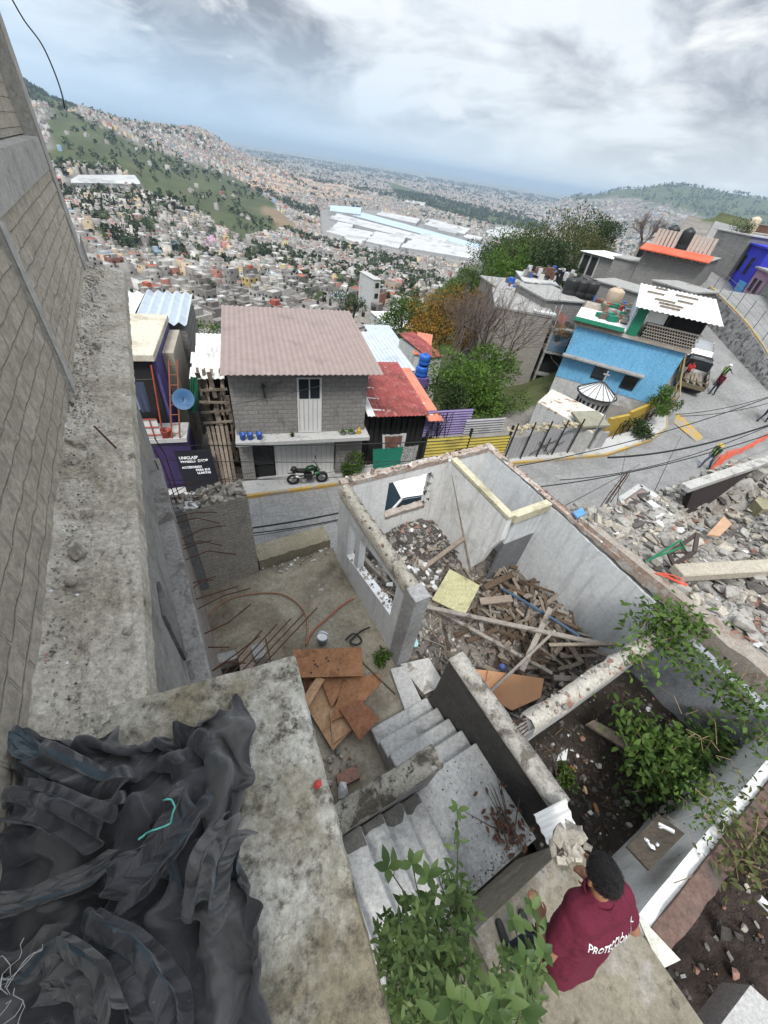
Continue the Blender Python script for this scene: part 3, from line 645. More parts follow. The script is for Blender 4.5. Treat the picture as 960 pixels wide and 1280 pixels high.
bt=nd(nt,'ShaderNodeTexBrick',offset=0); bt.inputs['Scale'].default_value=1; bt.inputs['Brick Width'].default_value=3.1; bt.inputs['Row Height'].default_value=2.6; bt.inputs['Mortar Size'].default_value=.012; nt.links.new(sx2.outputs[0],bt.inputs['Vector'])
old=b.inputs['Base Color'].links[0].from_socket; nt.links.new(mixc(nt,bt.outputs['Fac'],old,(.14,.138,.133)),b.inputs['Base Color'])
# road sheet: from the kerb 9.5 m across to the camera side, widening at the bend
m=MB(); st=[]
for i in range(len(KA)-1):
    L=np.hypot(*(KA[i+1]-KA[i])); k=max(2,int(L/1.0))
    for j in range(k): st.append(KA[i]+(KA[i+1]-KA[i])*j/k)
st.append(KA[-1]); st=np.array(st)
tang=np.gradient(st,axis=0); 
for _ in range(3): tang[1:-1]=(tang[:-2]+tang[1:-1]*2+tang[2:])/4
nrm=np.stack([tang[:,1],-tang[:,0]],1); nrm/=np.hypot(*nrm.T)[:,None]
rows=[]
for i,p in enumerate(st):
    wd=7.5+ (9.0*math.exp(-((i-74)/16.)**2)) - 1.2*min(1,max(0,(i-95)/12))
    rows.append([(p[0]+nrm[i,0]*t*wd,p[1]+nrm[i,1]*t*wd,0) for t in np.linspace(0,1,12)])
A=np.array(rows); A[...,2]=zr(A[...,0],A[...,1]); m.grid(A)
o=struct('road',m,road_m,True)
yel=mottled('worn_yellow_paint',(.4,.25,.06),(.46,.31,.09),3,(.3,.28,.24),1.6,(.44,.6),bump=.2)
kc=mottled('kerb_concrete',G(.25),G(.33),2,bump=.3)
def kerbstrip(i0,i1,off,w,h,mat,name,zoff=0):
    m=MB(); a=[];
    for i in range(i0,i1):
        p=st[i]; n=nrm[i]; q=p-n*off; z=float(zr(q[0],q[1]))+zoff
        e=q-n*w; a.append([(q[0],q[1],z-.1),(q[0],q[1],z+h),(e[0],e[1],z+h),(e[0],e[1],z-.3)])
    m.grid(np.array(a)); return struct(name,m,mat)
# pavement behind the kerb
def strip(i0,i1,o0,o1,h,name,mat):
    m=MB(); a=[]
    for i in range(i0,i1):
        p=st[i]; n=nrm[i]; z=float(zr(p[0],p[1])); q=p-n*o0; e=p-n*o1
        a.append([(q[0],q[1],z+h),(e[0],e[1],z+h),(e[0],e[1],z-1.5)])
    m.grid(np.array(a)); return struct(name,m,mat)
ia=int(np.argmin(abs(st[:,0]+5.6)+abs(st[:,1]-13))); ib=len(st)
kerbstrip(20,ia,0,.14,.16,kc,'kerb'); kerbstrip(ia-1,len(st)-24,0,.14,.16,yel,'yellow_kerb')
strip(20,len(st)-30,.14,1.3,.155,'pavement',conc_light)
# yellow road patches (speed hump markings)
m=MB()
for q in ([(846,518),(884,543),(874,547),(843,526)],):
    P=[at(u,v,-11) for u,v in q]; m.add([(p[0],p[1],float(zr(p[0],p[1]))+.012) for p in P],[(0,1,2,3)])
for q in ([(922,450),(934,462),(936,468),(924,458)],):
    P=[at(u,v,-9.6) for u,v in q]; m.add([(p[0],p[1],float(zr(p[0],p[1]))+.012) for p in P],[(0,1,2,3)])
struct('road_marking',m,yel)
# ---------------------------------------------------------------- materials of the houses
def sheetmat(name,c1,c2,c3,t=(.5,.65),s=.8,metal=0.0,rough=.55): return mottled(name,c1,c2,2.5,c3,s,t,rough=rough,bump=.1,bs=30,metal=metal,spec=.35)
brownroof=sheetmat('dusty_pink_brown_sheet',(.235,.18,.163),(.285,.22,.2),(.18,.138,.125),(.55,.75))
redsheet=mottled('faded_red_sheet',(.24,.05,.045),(.33,.085,.075),2.5,(.16,.04,.035),1.1,(.48,.62),(.42,.25,.22),3.5,(.56,.66),rough=.6,bump=.2,bs=25,streak=.4); salmon=sheetmat('faded_salmon_sheet',(.5,.17,.11),(.55,.22,.14),(.4,.12,.08)); palesheet=sheetmat('pale_weathered_sheet',(.58,.58,.56),(.68,.68,.66),(.4,.39,.37),(.55,.7))
zinc=sheetmat('zinc_sheet',(.4,.45,.5),(.5,.55,.6),(.3,.33,.36),(.55,.7),metal=.2); orangesheet=sheetmat('orange_sheet',(.5,.16,.07),(.55,.2,.09),(.4,.12,.06))
grayblk=blocks('grey_block_wall',R(22),(.25,.24,.225),(.3,.29,.275),(.19,.185,.175),bump=.5,c3=(.12,.115,.11),t3=(.55,.7),s3=.8)
blueblk=mottled('sky_blue_render',(.15,.4,.64),(.18,.45,.69),1.2,(.12,.31,.5),.7,(.55,.75),streak=.35,bump=.2,bs=20)
whitew=mottled('old_white_render',(.45,.45,.44),(.55,.55,.54),1.5,(.33,.32,.3),.8,(.55,.7),(.2,.19,.18),6,(.66,.75),bump=.3,bs=20,streak=.5)
purple=mottled('violet_render',(.09,.07,.2),(.13,.1,.27),1.5,(.07,.055,.15),.9,(.5,.7),bump=.25,bs=15)
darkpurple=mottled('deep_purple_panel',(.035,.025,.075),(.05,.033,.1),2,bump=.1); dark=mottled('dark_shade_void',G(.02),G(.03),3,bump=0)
whitemetal=sheetmat('white_steel_door',(.55,.55,.54),(.62,.62,.6),(.45,.45,.43),(.6,.75)); cream=mottled('cream_concrete_roof',(.5,.46,.37),(.58,.53,.43),1.2,(.38,.34,.27),.8,(.5,.65),(.25,.22,.18),5,(.62,.7),bump=.3,bs=20)
woodm=mottled('weathered_wood',(.15,.12,.095),(.24,.2,.16),9,(.07,.055,.04),3,(.55,.7),bump=.5,bs=60,island=.35); browncloth=plain('brown_cloth',(.14,.07,.05),.9); greencloth=plain('green_cloth',(.01,.16,.105),.85); whitecloth=plain('white_cloth',G(.5),.9)
bluepl=plain('blue_plastic',(.02,.1,.4),.4); redpl=plain('red_painted_steel',(.3,.05,.03),.5); orangepl=plain('orange_painted_steel',(.2,.07,.035),.7)
def corrug(fr,m,x0,x1,ya,za,yb,zb,pitch=.25,amp=.025,flip=False,mi=None,along='y'):
    """corrugated sheet sloping from (ya,za) to (yb,zb), waves running down the slope"""
    n=max(4,int((x1-x0)/pitch*4)); P=np.zeros((n+1,2,3))
    for i in range(n+1):
        x=x0+(x1-x0)*i/n; d=amp*math.sin(i*math.pi/2)
        P[i,0]=fr.w(x,ya,za+d); P[i,1]=fr.w(x,yb,zb+d)
    o=len(m.v); m.grid(P,mi)
    Q=P.copy(); Q[...,2]-=.012; m.grid(Q[:, ::-1],mi)
def window(fr,root,x0,x1,z0,z1,y=0,frame=None,pane=None,fw=.06,mull=1,nm='window'):
    m=MB(); d=.06
    fr.bx(m,x0-fw,x1+fw,y-d,y+.02,z0-fw,z0); fr.bx(m,x0-fw,x1+fw,y-d,y+.02,z1,z1+fw); fr.bx(m,x0-fw,x0,y-d,y+.02,z0,z1); fr.bx(m,x1,x1+fw,y-d,y+.02,z0,z1)
    for k in range(mull): 
        xm=x0+(x1-x0)*(k+1)/(mull+1); fr.bx(m,xm-.02,xm+.02,y-d+.01,y-.01,z0,z1)
    f=obj(nm,m,frame or black_metal,root); m=MB(); fr.bx(m,x0,x1,y-.025,y-.012,z0,z1); obj('pane',m,pane or glass_dark,f); return f
def wallbox(fr,x0,x1,y0,y1,z0,z1): m=MB(); fr.bx(m,x0,x1,y0,y1,z0,z1); return m
# ---------------------------------------------------------------- brown roofed house across the street
H=Fr((-6.75,13.75),22)
h=thing('block_house','grey block house with dusty brown corrugated roof and white upper door','house',H.w(2.8,3,-12.4))
x0,x1=0.,5.6
m=MB(); H.bx(m,x0,x1,0,6,-9.35,-6.75); H.bx(m,x0,x1,.9,6,-14.5,-9.55); H.bx(m,x0,x0+.55,0,.9,-14.5,-9.55); H.bx(m,x1-1.25,x1,.0,.9,-14.5,-9.55)
m.add([H.w(x0,0,-6.75),H.w(x1,0,-6.75),H.w(x1,0,-6.55),H.w(x0,0,-6.55)],[(0,1,2,3)]); obj('wall',m,grayblk,h)
m=MB(); H.bx(m,x0-.05,x1+.15,-.62,1.0,-9.55,-9.36); obj('balcony_slab',m,conc_light,h,bevel=.01)
m=MB(); corrug(H,m,-.2,6.05,-.65,-6.42,6.3,-6.0,.22,.022); obj('roof',m,brownroof,h)
m=MB(); H.bx(m,2.6,3.62,-.05,.02,-9.33,-6.8); d_=obj('door',m,whitemetal,h)
m=MB()
for k in range(5): H.bx(m,2.66+k*.19,2.68+k*.19,-.065,-.05,-9.25,-7.75)
obj('groove',m,plain('door_groove_grey',G(.3)),d_)
for k in range(2):
    m=MB(); H.bx(m,2.68+k*.45,3.08+k*.45,-.066,-.05,-7.7,-6.86); obj('window_pane',m,glass_dark,d_)
m=MB(); H.bx(m,.55,1.45,.3,.36,-11.2,-9.6); dd=obj('window',m,glass_dark,h); m=MB()
for k in range(6): m.tube([H.w(.6+k*.16,.22,-11.2),H.w(.6+k*.16,.22,-9.6)],.012,4)
for k in range(4): m.tube([H.w(.55,.22,-11.1+k*.48),H.w(1.45,.22,-11.1+k*.48)],.012,4)
obj('grille',m,black_metal,dd); m=MB(); H.bx(m,.55,1.45,.25,.4,-12.1,-11.2); obj('dado_panel',m,dark,h)
m=MB(); H.bx(m,1.5,4.3,.28,.36,-12.1,-9.6)
gd=obj('garage_door',m,whitemetal,h); m=MB()
for k in range(12): H.bx(m,1.55+k*.235,1.575+k*.235,.262,.28,-12.0,-9.65)
obj('rib',m,plain('garage_rib',G(.42)),gd)
m=MB(); m.lathe(H.w(1.28,-.12,-7.2),[(.05,0),(.09,.08),(.03,.2)],8); H.bx(m,1.25,1.31,-.12,0,-7.1,-7.05); m.tube([H.w(1.28,-.12,-7.2),H.w(1.3,-.14,-7.6)],.03,6); obj('wall_lamp',m,black_metal,h)
def bucket(c,r,hh,mat,label,cat='bucket',group=None):
    t=thing('bucket',label,cat,c,group); m=MB(); m.lathe(c,[(r*.8,0),(r,hh),(r*1.06,hh+.02),(r*.9,hh+.02),(r*.75,.05)],14); obj('body',m,mat,t,True)
    m=MB(); m.tube([V3(*c)+V3(r*math.cos(a),0,hh+ .12*math.sin(a)) for a in np.linspace(0,3.14,9)],.008,4); obj('handle',m,black_metal,t); return t
for i,(x,lb) in enumerate(((.25,'leftmost blue plastic bucket on the balcony of the brown roofed house'),(.55,'middle blue plastic bucket on the balcony of the brown roofed house'),(.92,'dark blue bucket standing apart on the balcony of the brown roofed house'))): bucket(H.w(x,-.35,-9.36),.13,.26,bluepl,lb,group=None)
def pot(c,r,hh,mat,lab):
    t=thing('flower_pot',lab,'flower pot',c); m=MB(); m.lathe(c,[(r*.7,0),(r,hh),(r*1.1,hh)],10); obj('pot',m,mat,t)
    m=MB(); g=np.random.RandomState(int(abs(c[0]*100)))
    for k in range(40): m.leafq(V3(*c)+V3(0,0,hh)+g.normal(0,r*.5,3)*V3(1,1,.4),unit(g.normal(0,1,3)+V3(0,0,.9)),g.normal(0,1,3),r*1.1,r*.5)
    obj('plant',m,LM['green'],t)
pot(H.w(2.3,-.3,-9.36),.08,.12,black_metal,'small dark pot on the balcony below the white upper door')
for k,x in enumerate((4.55,4.95)): pot(H.w(x,-.3,-9.36),.13,.1,plain('pale_pot_%d'%k,G(.3)),['pale pot plant on the balcony, nearer the white door','pale pot plant on the balcony, nearer the yellow jug'][k])
m=MB(); m.lathe(H.w(5.3,-.3,-9.36),[(.09,0),(.1,.2),(.04,.28),(.04,.33)],10); solo('plastic_jug',m,plain('yellow_plastic',(.5,.3,.02),.4),'yellow plastic jug at the right end of the balcony','jug')
# ---------------------------------------------------------------- red roofed shack on the right of it
h=thing('shack','dark boarded shack under a sloping red corrugated roof','shack',H.w(7.7,2.5,-12.4))
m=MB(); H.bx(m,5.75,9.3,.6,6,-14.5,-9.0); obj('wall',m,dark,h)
a=H.px(458,516,-.2); b_=H.px(548,525,-.2); za=-8.55
for i,(xa,xb,mt) in enumerate(((5.7,6.05,palesheet),(6.05,8.75,redsheet),(8.75,9.55,salmon))):
    m=MB(); corrug(H,m,xa,xb,-.2,za-(.12*(xa-5.7)),5.2,za+.35-(.12*(xa-5.7)),.2,.02); obj('roof_sheet',m,mt,h)
for k in range(5):
    m=MB(); yy=.35+k*1.02; H.bx(m,6.0,9.2-(.1*k),yy-.035,yy+.035,za+.04+yy*.065-.22,za+.075+yy*.065-.2+.0); m.v=[(p[0],p[1],p[2]+.2-(.12*((V3(*p)-H.P)@H.ex-5.7))) for p in m.v]; obj('roof_batten',m,palesheet,h)
m=MB()
for k in range(14): m.beam(H.w(5.9+k*.27,.53,-12.3),H.w(5.9+k*.27+rnd.uniform(-.05,.05),.5,-8.95-.12*k*.2),.2,.03,up=H.ey)
obj('board_front',m,dark,h)
m=MB(); 
for k in range(6): m.tube([H.w(6.0,.3,-11.4+k*.12),H.w(7.8,.3,-11.35+k*.12)],.01,4)
def cloth(name,fr,px,off,mat,label,cat='cloth',sag=.05,group=None):
    q=[fr.px(u,v,off) for u,v in px]; n=12; P=np.zeros((n,n,3))
    for i in range(n):
        for j in range(n):
            s,t=i/(n-1),j/(n-1); p=(q[0]*(1-s)+q[1]*s)*(1-t)+(q[3]*(1-s)+q[2]*s)*t
            P[i,j]=fr.w(p[0],p[1]-.06*math.sin(s*9+t*2)*t-.03*math.sin(s*21),p[2]-sag*math.sin(s*math.pi)*(1-t))
    m=MB(); m.grid(P); m.grid((P-fr.ey*.006)[:, ::-1]); return solo(name,m,mat,label,cat,group,True)
cloth('hanging_sheet',H,[(466,561),(504,558),(500,585),(466,587)],.1,greencloth,'bright green sheet hung on the shack front','sheet')
cloth('hanging_sheet',H,[(478,543),(508,541),(505,561),(478,563)],.2,whitecloth,'white cloth with brown panel hung above the green sheet','sheet')
cloth('hanging_sheet',H,[(481,545),(503,544),(501,558),(481,560)],.14,browncloth,'brown patterned cloth pinned over the white one','sheet')
cloth('hanging_sheet',H,[(501,558),(523,556),(518,582),(500,584)],.12,mottled('print_cloth',G(.3),G(.5),14,(.1,.1,.1),20,(.5,.55)),'pale printed sheet hung right of the green sheet','sheet')
# shrub beside the garage door
def shrub(name,label,base,w,hh,kind,n,ls,seed,cat='shrub'):
    g=np.random.RandomState(seed); t=thing(name,label,cat,base); m=MB()
    for k in range(7):
        e=V3(*base)+V3(g.normal(0,w*.3),g.normal(0,w*.3),hh*g.uniform(.5,.9)); m.tube([base,(V3(*base)+e)/2+g.normal(0,.05,3),e],[.03,.02,.008],5)
    obj('stem',m,barkm,t); m=leafcloud(n,w*.5,hh/w*.9,ls,g,9,hollow=.3); m.v=[(p[0]+base[0],p[1]+base[1],p[2]+base[2]+hh*.55) for p in m.v]; obj('foliage',m,LM[kind],t); return t
shrub('garden_shrub','leafy green shrub beside the white garage door',H.w(4.95,-.35,-11.9),1.5,1.7,'green',1500,.13,5)
# ---------------------------------------------------------------- motorcycle
def motorcycle():
    c=H.w(2.9,-.55,-11.84); ax=H.ex; t=thing('motorcycle','black and green motorcycle parked before the white garage door','motorcycle',c)
    def W(x,y,z): return c+ax*x+H.ey*y+V3(0,0,z)
    for x in (-.68,.68):
        m=MB(); n=20; P=np.zeros((n+1,9,3))
        for i in range(n+1):
            a=2*math.pi*i/n
            for j in range(9):
                b=2*math.pi*j/8; rr=.235+.06*math.cos(b); P[i,j]=W(x+rr*math.cos(a),.055*math.sin(b),.3+rr*math.sin(a))
        m.grid(P); w_=obj('wheel',m,plain('tyre_rubber',G(.012),.8),t,True); m=MB()
        for k in range(5): a=k*1.257; m.tube([W(x,0,.3),W(x+.19*math.cos(a),0,.3+.19*math.sin(a))],.018,5)
        m.lathe(W(x,-.05,.3),[(.05,0),(.05,.1)],10,axis=H.ey); obj('rim',m,plain('alloy_rim',G(.25),.4,.6),w_)
    m=MB(); m.tube([W(-.68,.1,.3),W(-.15,.09,.42),W(.15,.06,.8),W(.42,0,.85)],.03,6); m.tube([W(-.15,0,.42),W(.2,0,.35),W(.4,0,.75)],.035,6); m.box(W(.02,0,.45),(.38,.26,.3),H.a); obj('frame',m,black_metal,t,bevel=.03)
    m=MB(); m.tube([W(.68,.08,.3),W(.45,.07,.9)],.022,6); m.tube([W(.68,-.08,.3),W(.45,-.07,.9)],.022,6); obj('fork',m,plain('fork_steel',G(.3),.4,.6),t)
    m=MB(); m.tube([W(-.1,0,.78),W(.05,0,.86),W(.25,0,.9),W(.42,0,.84)],[.09,.15,.15,.08],10); obj('fuel_tank',m,plain('green_paint',(.006,.03,.012),.3),t,True)
    m=MB(); m.tube([W(.3,-.12,.55),W(.5,-.13,.7),W(.62,-.1,.68)],[.03,.09,.03],8); m.tube([W(.3,.12,.55),W(.5,.13,.7),W(.62,.1,.68)],[.03,.09,.03],8); obj('fairing',m,plain('green_fairing',(.015,.12,.035),.3),t,True)
    m=MB(); m.tube([W(-.78,0,.86),W(-.5,0,.8),W(-.2,0,.76),W(-.05,0,.8)],[.05,.11,.12,.07],8); obj('seat',m,plain('seat_vinyl',G(.012),.6),t,True)
    m=MB(); m.tube([W(-.6,-.15,.62),W(-.3,-.15,.42),W(-.05,-.12,.35)],[.05,.06,.03],8); obj('exhaust',m,plain('exhaust_steel',G(.45),.3,.8),t,True)
    m=MB(); m.tube([W(-.55,.1,.6),W(-.9,.0,.68)],[.04,.02],6); m.tube([W(.55,.02,.62),W(.8,.0,.6),W(.95,0,.45)],[.02,.05,.02],6); obj('mudguard',m,black_metal,t)
    m=MB(); m.tube([W(.3,-.38,1.05),W(.42,-.15,1.0),W(.42,.15,1.0),W(.3,.38,1.05)],.016,6); h_=obj('handlebar',m,black_metal,t)
    for s in (-1,1):
        m=MB(); m.tube([W(.35,.3*s,1.03),W(.42,.36*s,1.2)],.008,5); m.box(W(.42,.4*s,1.22),(.03,.14,.09),H.a); obj('mirror',m,black_metal,h_)
    m=MB(); m.lathe(W(.56,0,.88),[(.11,0),(.1,.06),(.02,.08)],12,axis=H.ex); obj('headlight',m,plain('lamp_glass',G(.4),.1),t)
    m=MB(); m.lathe(W(-.62,-.08,.86),[(.13,0),(.15,.08),(.12,.18),(.03,.24)],12); solo('helmet',m,black_metal,'black helmet resting on the tail of the parked motorcycle','helmet',smooth=True)
motorcycle()
# ---------------------------------------------------------------- text
def text_geo(s,size,bold=0):
    cu=bpy.data.curves.new('t','FONT'); cu.body=s; cu.size=size; cu.offset=bold; cu.resolution_u=2; o=bpy.data.objects.new('t',cu); COL.objects.link(o)
    dg=bpy.context.evaluated_depsgraph_get(); me=bpy.data.meshes.new_from_object(o.evaluated_get(dg)); v=[tuple(p.co) for p in me.vertices]; f=[tuple(p.vertices) for p in me.polygons]
    bpy.data.objects.remove(o); bpy.data.meshes.remove(me); return v,f
def text_on(fr,root,s,size,x,z,y,mat,bold=.004,slant=0,name='lettering',sx_=1.):
    v,f=text_geo(s,size,bold); m=MB(); m.add([fr.w(x+p[0]*sx_+slant*p[1],y,z+p[1]+slant*p[0]*0) for p in v],f); return obj(name,m,mat,root)
# ---------------------------------------------------------------- violet house and the shop panel at far left
p0=H.px(196,605); h=thing('violet_house','narrow violet house with cream flat roof and laundry porch','house',H.w(-3.4,3,-12.5))
xl=-5.3; xr=H.px(212,545,1.2)[0]
ztop=H.px(203,390,3.)[2]
print('violet',xr,ztop,H.px(232,545),H.px(270,590),H.px(205,395,4),H.px(200,450,1.),H.px(205,470,1.2))
m=MB(); H.bx(m,xl,-2.6,1.3,5.6,-12.9,-6.62); obj('wall',m,purple,h)
m=MB(); H.bx(m,xl,-2.55,.95,5.7,-6.6,-6.34); obj('roof',m,cream,h,bevel=.02)
m=MB(); H.bx(m,xl,-2.75,1.2,1.28,-9.3,-6.65); obj('porch_shade_sheet',m,dark,h)  # near-black sheet standing in for the shade under the porch roof
m=MB(); H.bx(m,-2.58,-2.15,2.6,5.4,-12.5,-6.9); obj('side_pier',m,mottled('grey_tan_render',(.3,.27,.22),(.38,.34,.28),2,bump=.3),h)
m=MB(); H.bx(m,xl,-1.95,-.1,1.2,-9.52,-9.34); obj('porch_slab',m,conc_light,h)
m=MB()
for z in (-9.15,-8.8,-8.45): m.tube([H.w(xl,-.05,z),H.w(-2.85,-.05,z)],.025,6)
for k in range(5): m.tube([H.w(xl+k*.55,-.05,-9.34),H.w(xl+k*.55,-.05,-8.45)],.02,6)
m.tube([H.w(-2.8,-.05,-9.34),H.w(-2.7,.9,-6.7)],.03,6); obj('railing',m,redpl,h)
m=MB(); H.bx(m,xl,-2.85,-.02,.0,-9.3,-8.5); obj('railing_sheet',m,palesheet,h)
m=MB(); H.bx(m,xl,-1.9,.0,1.2,-12.5,-9.54); obj('shop_front',m,darkpurple,h)
# black awning panel with white lettering
t=thing('shop_panel','black shop panel with small white lettering by the violet house','sign',H.w(-1.6,-.3,-12.3))
m=MB(); m.add([H.w(-2.4,-.55,-11.95),H.w(-1.0,-.55,-11.95),H.w(-1.15,-.1,-10.0),H.w(-2.55,-.1,-10.0),H.w(-2.4,-.45,-11.95),H.w(-1.0,-.45,-11.95),H.w(-1.15,-.0,-10.0),H.w(-2.55,-.0,-10.0)],[(0,1,2,3),(7,6,5,4),(0,4,5,1),(1,5,6,2),(2,6,7,3),(3,7,4,0)]); obj('panel',m,plain('black_vinyl',(.008,.009,.014),.5),t)
wl=plain('white_lettering',G(.7),.6)
for s,x,z,sz in (('UNICLASP',-2.42,-10.3,.16),('WHEELS  SHOP',-2.4,-10.46,.16),('ACCESORIOS',-2.38,-10.72,.13),('PARA SUS',-1.86,-10.86,.13),('LLANTAS',-1.82,-11.0,.13)):
    v,f=text_geo(s,sz,.006); m=MB(); m.add([H.w(x+p[0],-.1-(.45)*(-10.0-(z+p[1]))/1.95-.012,z+p[1]) for p in v],f); obj('lettering',m,wl,t)
# laundry
for k,(x,mt,lb,L) in enumerate(((-4.0,black_metal,'black trousers on the porch line of the violet house',1.3),(-3.55,plain('denim_pale',(.25,.3,.38),.9),'pale grey shirt on the porch line of the violet house',1.1),(-3.15,plain('denim_dark',(.05,.06,.1),.9),'dark blue jeans on the porch line of the violet house',1.2))):
    m=MB(); P=np.zeros((8,8,3))
    for i in range(8):
        for j in range(8): P[i,j]=H.w(x+(i/7-.5)*.45*(1-.25*(j/7)*(1 if k!=1 else -.6)),.1+.05*math.sin(i*1.7+k)*j/7,-7.0-L*j/7)
    m.grid(P); m.grid((P+H.ey*.01)[:, ::-1]); m.tube([H.w(x-.15,.1,-7.0),H.w(x-.15,.1,-6.93)],.01,4); solo('laundry_item',m,mt,lb,'laundry',smooth=True)
m=MB(); m.tube([H.w(xl,.1,-6.95),H.w(-2.6,.1,-6.9)],.008,4); solo('clothes_line',m,black_metal,'thin clothes line across the violet porch','clothes line')
# lead zinc roof behind it
h2=thing('shed_roof_house','low house behind the violet one with rolled zinc roof sheets','house',H.w(-4,9,-12)); m=MB(); H.bx(m,-6,-2.0,6.4,11,-17,-7.3); obj('wall',m,grayblk,h2); m=MB(); corrug(H,m,-4.2,-1.9,6.2,-6.9,10.8,-6.7,.45,.09); obj('roof',m,zinc,h2); m=MB(); corrug(H,m,-6.2,-4.3,6.2,-6.9,10.8,-6.8,.45,.09); obj('roof_sheet',m,palesheet,h2)
# satellite dish, bucket, ladder frame
t=thing('satellite_dish','blue satellite dish between the violet house and the wooden shack','satellite dish',H.w(-1.6,.6,-9.3)); m=MB(); m.lathe(H.w(-1.75,.3,-7.85),[(.0,.0),(.21,.035),(.4,.135),(.42,.15),(.4,.15),(.17,.06),(.02,.025)],18,axis=V3(.25,-.75,.65)); obj('dish',m,plain('dish_blue',(.015,.07,.16),.5),t,True); m=MB(); m.tube([H.w(-1.6,.6,-9.3),H.w(-1.75,.4,-7.85)],.03,6); m.tube([H.w(-1.75,.0,-7.75),H.w(-1.65,-.35,-7.4)],.02,5); obj('mast',m,black_metal,t)
t=thing('steel_ladder','orange painted steel ladder leaning by the violet wall','ladder',H.w(-2.2,-.0,-9.34))
for k in range(2):
    m=MB(); m.tube([H.w(-2.5+k*.3,-.05,-9.34),H.w(-2.1+k*.3,1.2,-6.6)],.035,6); obj('rail',m,orangepl,t)
for k in range(8): f=k/8+.06; m=MB(); m.tube([H.w(-2.5+.4*f,-.05+1.25*f,-9.34+2.74*f),H.w(-2.2+.4*f,-.05+1.25*f,-9.34+2.74*f)],.02,5); obj('rung',m,orangepl,t)
bucket(H.w(-2.68,.1,-9.34),.2,.3,redpl,'red bucket on the porch slab of the violet house')
# narrow wooden shack stair between the houses
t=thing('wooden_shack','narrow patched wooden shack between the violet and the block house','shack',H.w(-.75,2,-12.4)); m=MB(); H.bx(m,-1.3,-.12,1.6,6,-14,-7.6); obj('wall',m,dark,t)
m=MB()
for k in range(26):
    x=rnd.uniform(-1.35,-.15); z=rnd.uniform(-11.6,-7.6); m.beam(H.w(x,1.2+rnd.uniform(-.3,.3),z),H.w(x+rnd.uniform(-.15,.15),1.2+rnd.uniform(-.3,.3),min(z+rnd.uniform(.6,2.),-7.0)),rnd.uniform(.06,.2),.03,up=H.ey)
for k in range(9):
    z=-11.8+k*.5; m.beam(H.w(-1.35,1.0,z),H.w(-.15,1.0,z+rnd.uniform(-.1,.1)),.1,.04,up=H.ey)
obj('boarding',m,woodm,t); m=MB()
for k in range(6): corrug(H,m,-1.5+rnd.uniform(-.1,.1),-.2,1.0+k*.8,-7.35+.1*rnd.random()-.02*k,1.9+k*.8,-7.2,.2,.02)
obj('roof',m,palesheet,t)
m=MB(); [m.beam(H.w(-1.0+i*.16,-.35+rnd.uniform(-.1,.1),-12.1),H.w(-1.2+i*.19,.9,-9.4),.13,.03) for i in range(5)]; solo('plank_stack',m,woodm,'long planks leaning against the wooden shack','planks')
cloth('hanging_tarp',H,[(238,470),(247,470),(247,515),(237,515)],.9,plain('green_tarp',(.01,.1,.05),.7),'green tarpaulin hung by the blue dish','tarpaulin')
# roofs stepping down behind the brown house
def imgbox(name,label,p0,p1,r0,r1,depth,height,wall,roof,cat='house',par=.0,wins=0,roofh=.12,tilt=0,over=.15,group=None,corr=False):
    A=atr(*p0,r0); B=atr(*p1,r1); z=(A[2]+B[2])/2; ang=math.degrees(math.atan2(B[1]-A[1],B[0]-A[0])); fr=Fr(A,ang); L=float(np.hypot(*(B-A)[:2]))
    t=thing(name,label,cat,fr.w(L/2,depth/2,z-height),group); m=MB(); fr.bx(m,0,L,0,depth,z-height-3,z); obj('wall',m,wall,t)
    m=MB()
    if corr: corrug(fr,m,-over,L+over,-over,z+.08,depth+over,z+.08+tilt,.3,.03)
    else: fr.bx(m,-over,L+over,-over,depth+over,z+.003,z+roofh)
    obj('roof',m,roof,t)
    for k in range(wins):
        x=L*(k+.5)/wins; 
        for zz in ([z-1.9] if height<4.5 else [z-1.9,z-4.5]): window(fr,t,x-.5,x+.5,zz,zz+1.1)
    return t,fr,L,z
imgbox('tin_house','small house with plain orange sheet roof below the brown roof','x' and (463,441),(489,449),33,34,4,4,whitew,orangesheet,corr=True,tilt=.3)
imgbox('tin_house','low house with pale blue zinc roof behind the red shack',(478,462),(517,466),26,27,6,4,whitew,zinc,corr=True,tilt=.5)
imgbox('tin_house','grey roofed hut beyond the pale blue zinc roof',(474,434),(505,438),42,43,6,4,grayblk,zinc,corr=True,tilt=.4)
imgbox('tin_house','tiny house with bright red roof by the blue water tanks',(536,446),(552,447),36,37,5,4,whitew,redsheet,corr=True,tilt=.4)
imgbox('tin_house','tiny house with salmon roof left of the bright red one',(518,443),(535,446),37,37,5,4,whitew,salmon,corr=True,tilt=.4)
imgbox('tin_house','white walled house with flat roof near the orange tree',(488,412),(520,410),62,64,8,5,whitew,palesheet,wins=2)
imgbox('tin_house','house with pink end wall down the slope',(512,398),(530,396),80,82,7,5,mottled('pink_render',(.5,.25,.33),(.55,.3,.38),1),conc_light,wins=2)
imgbox('tin_house','tall pale apartment block down the slope',(468,348),(476,352),120,121,9,9,whitew,conc_light,wins=1)
m=MB()
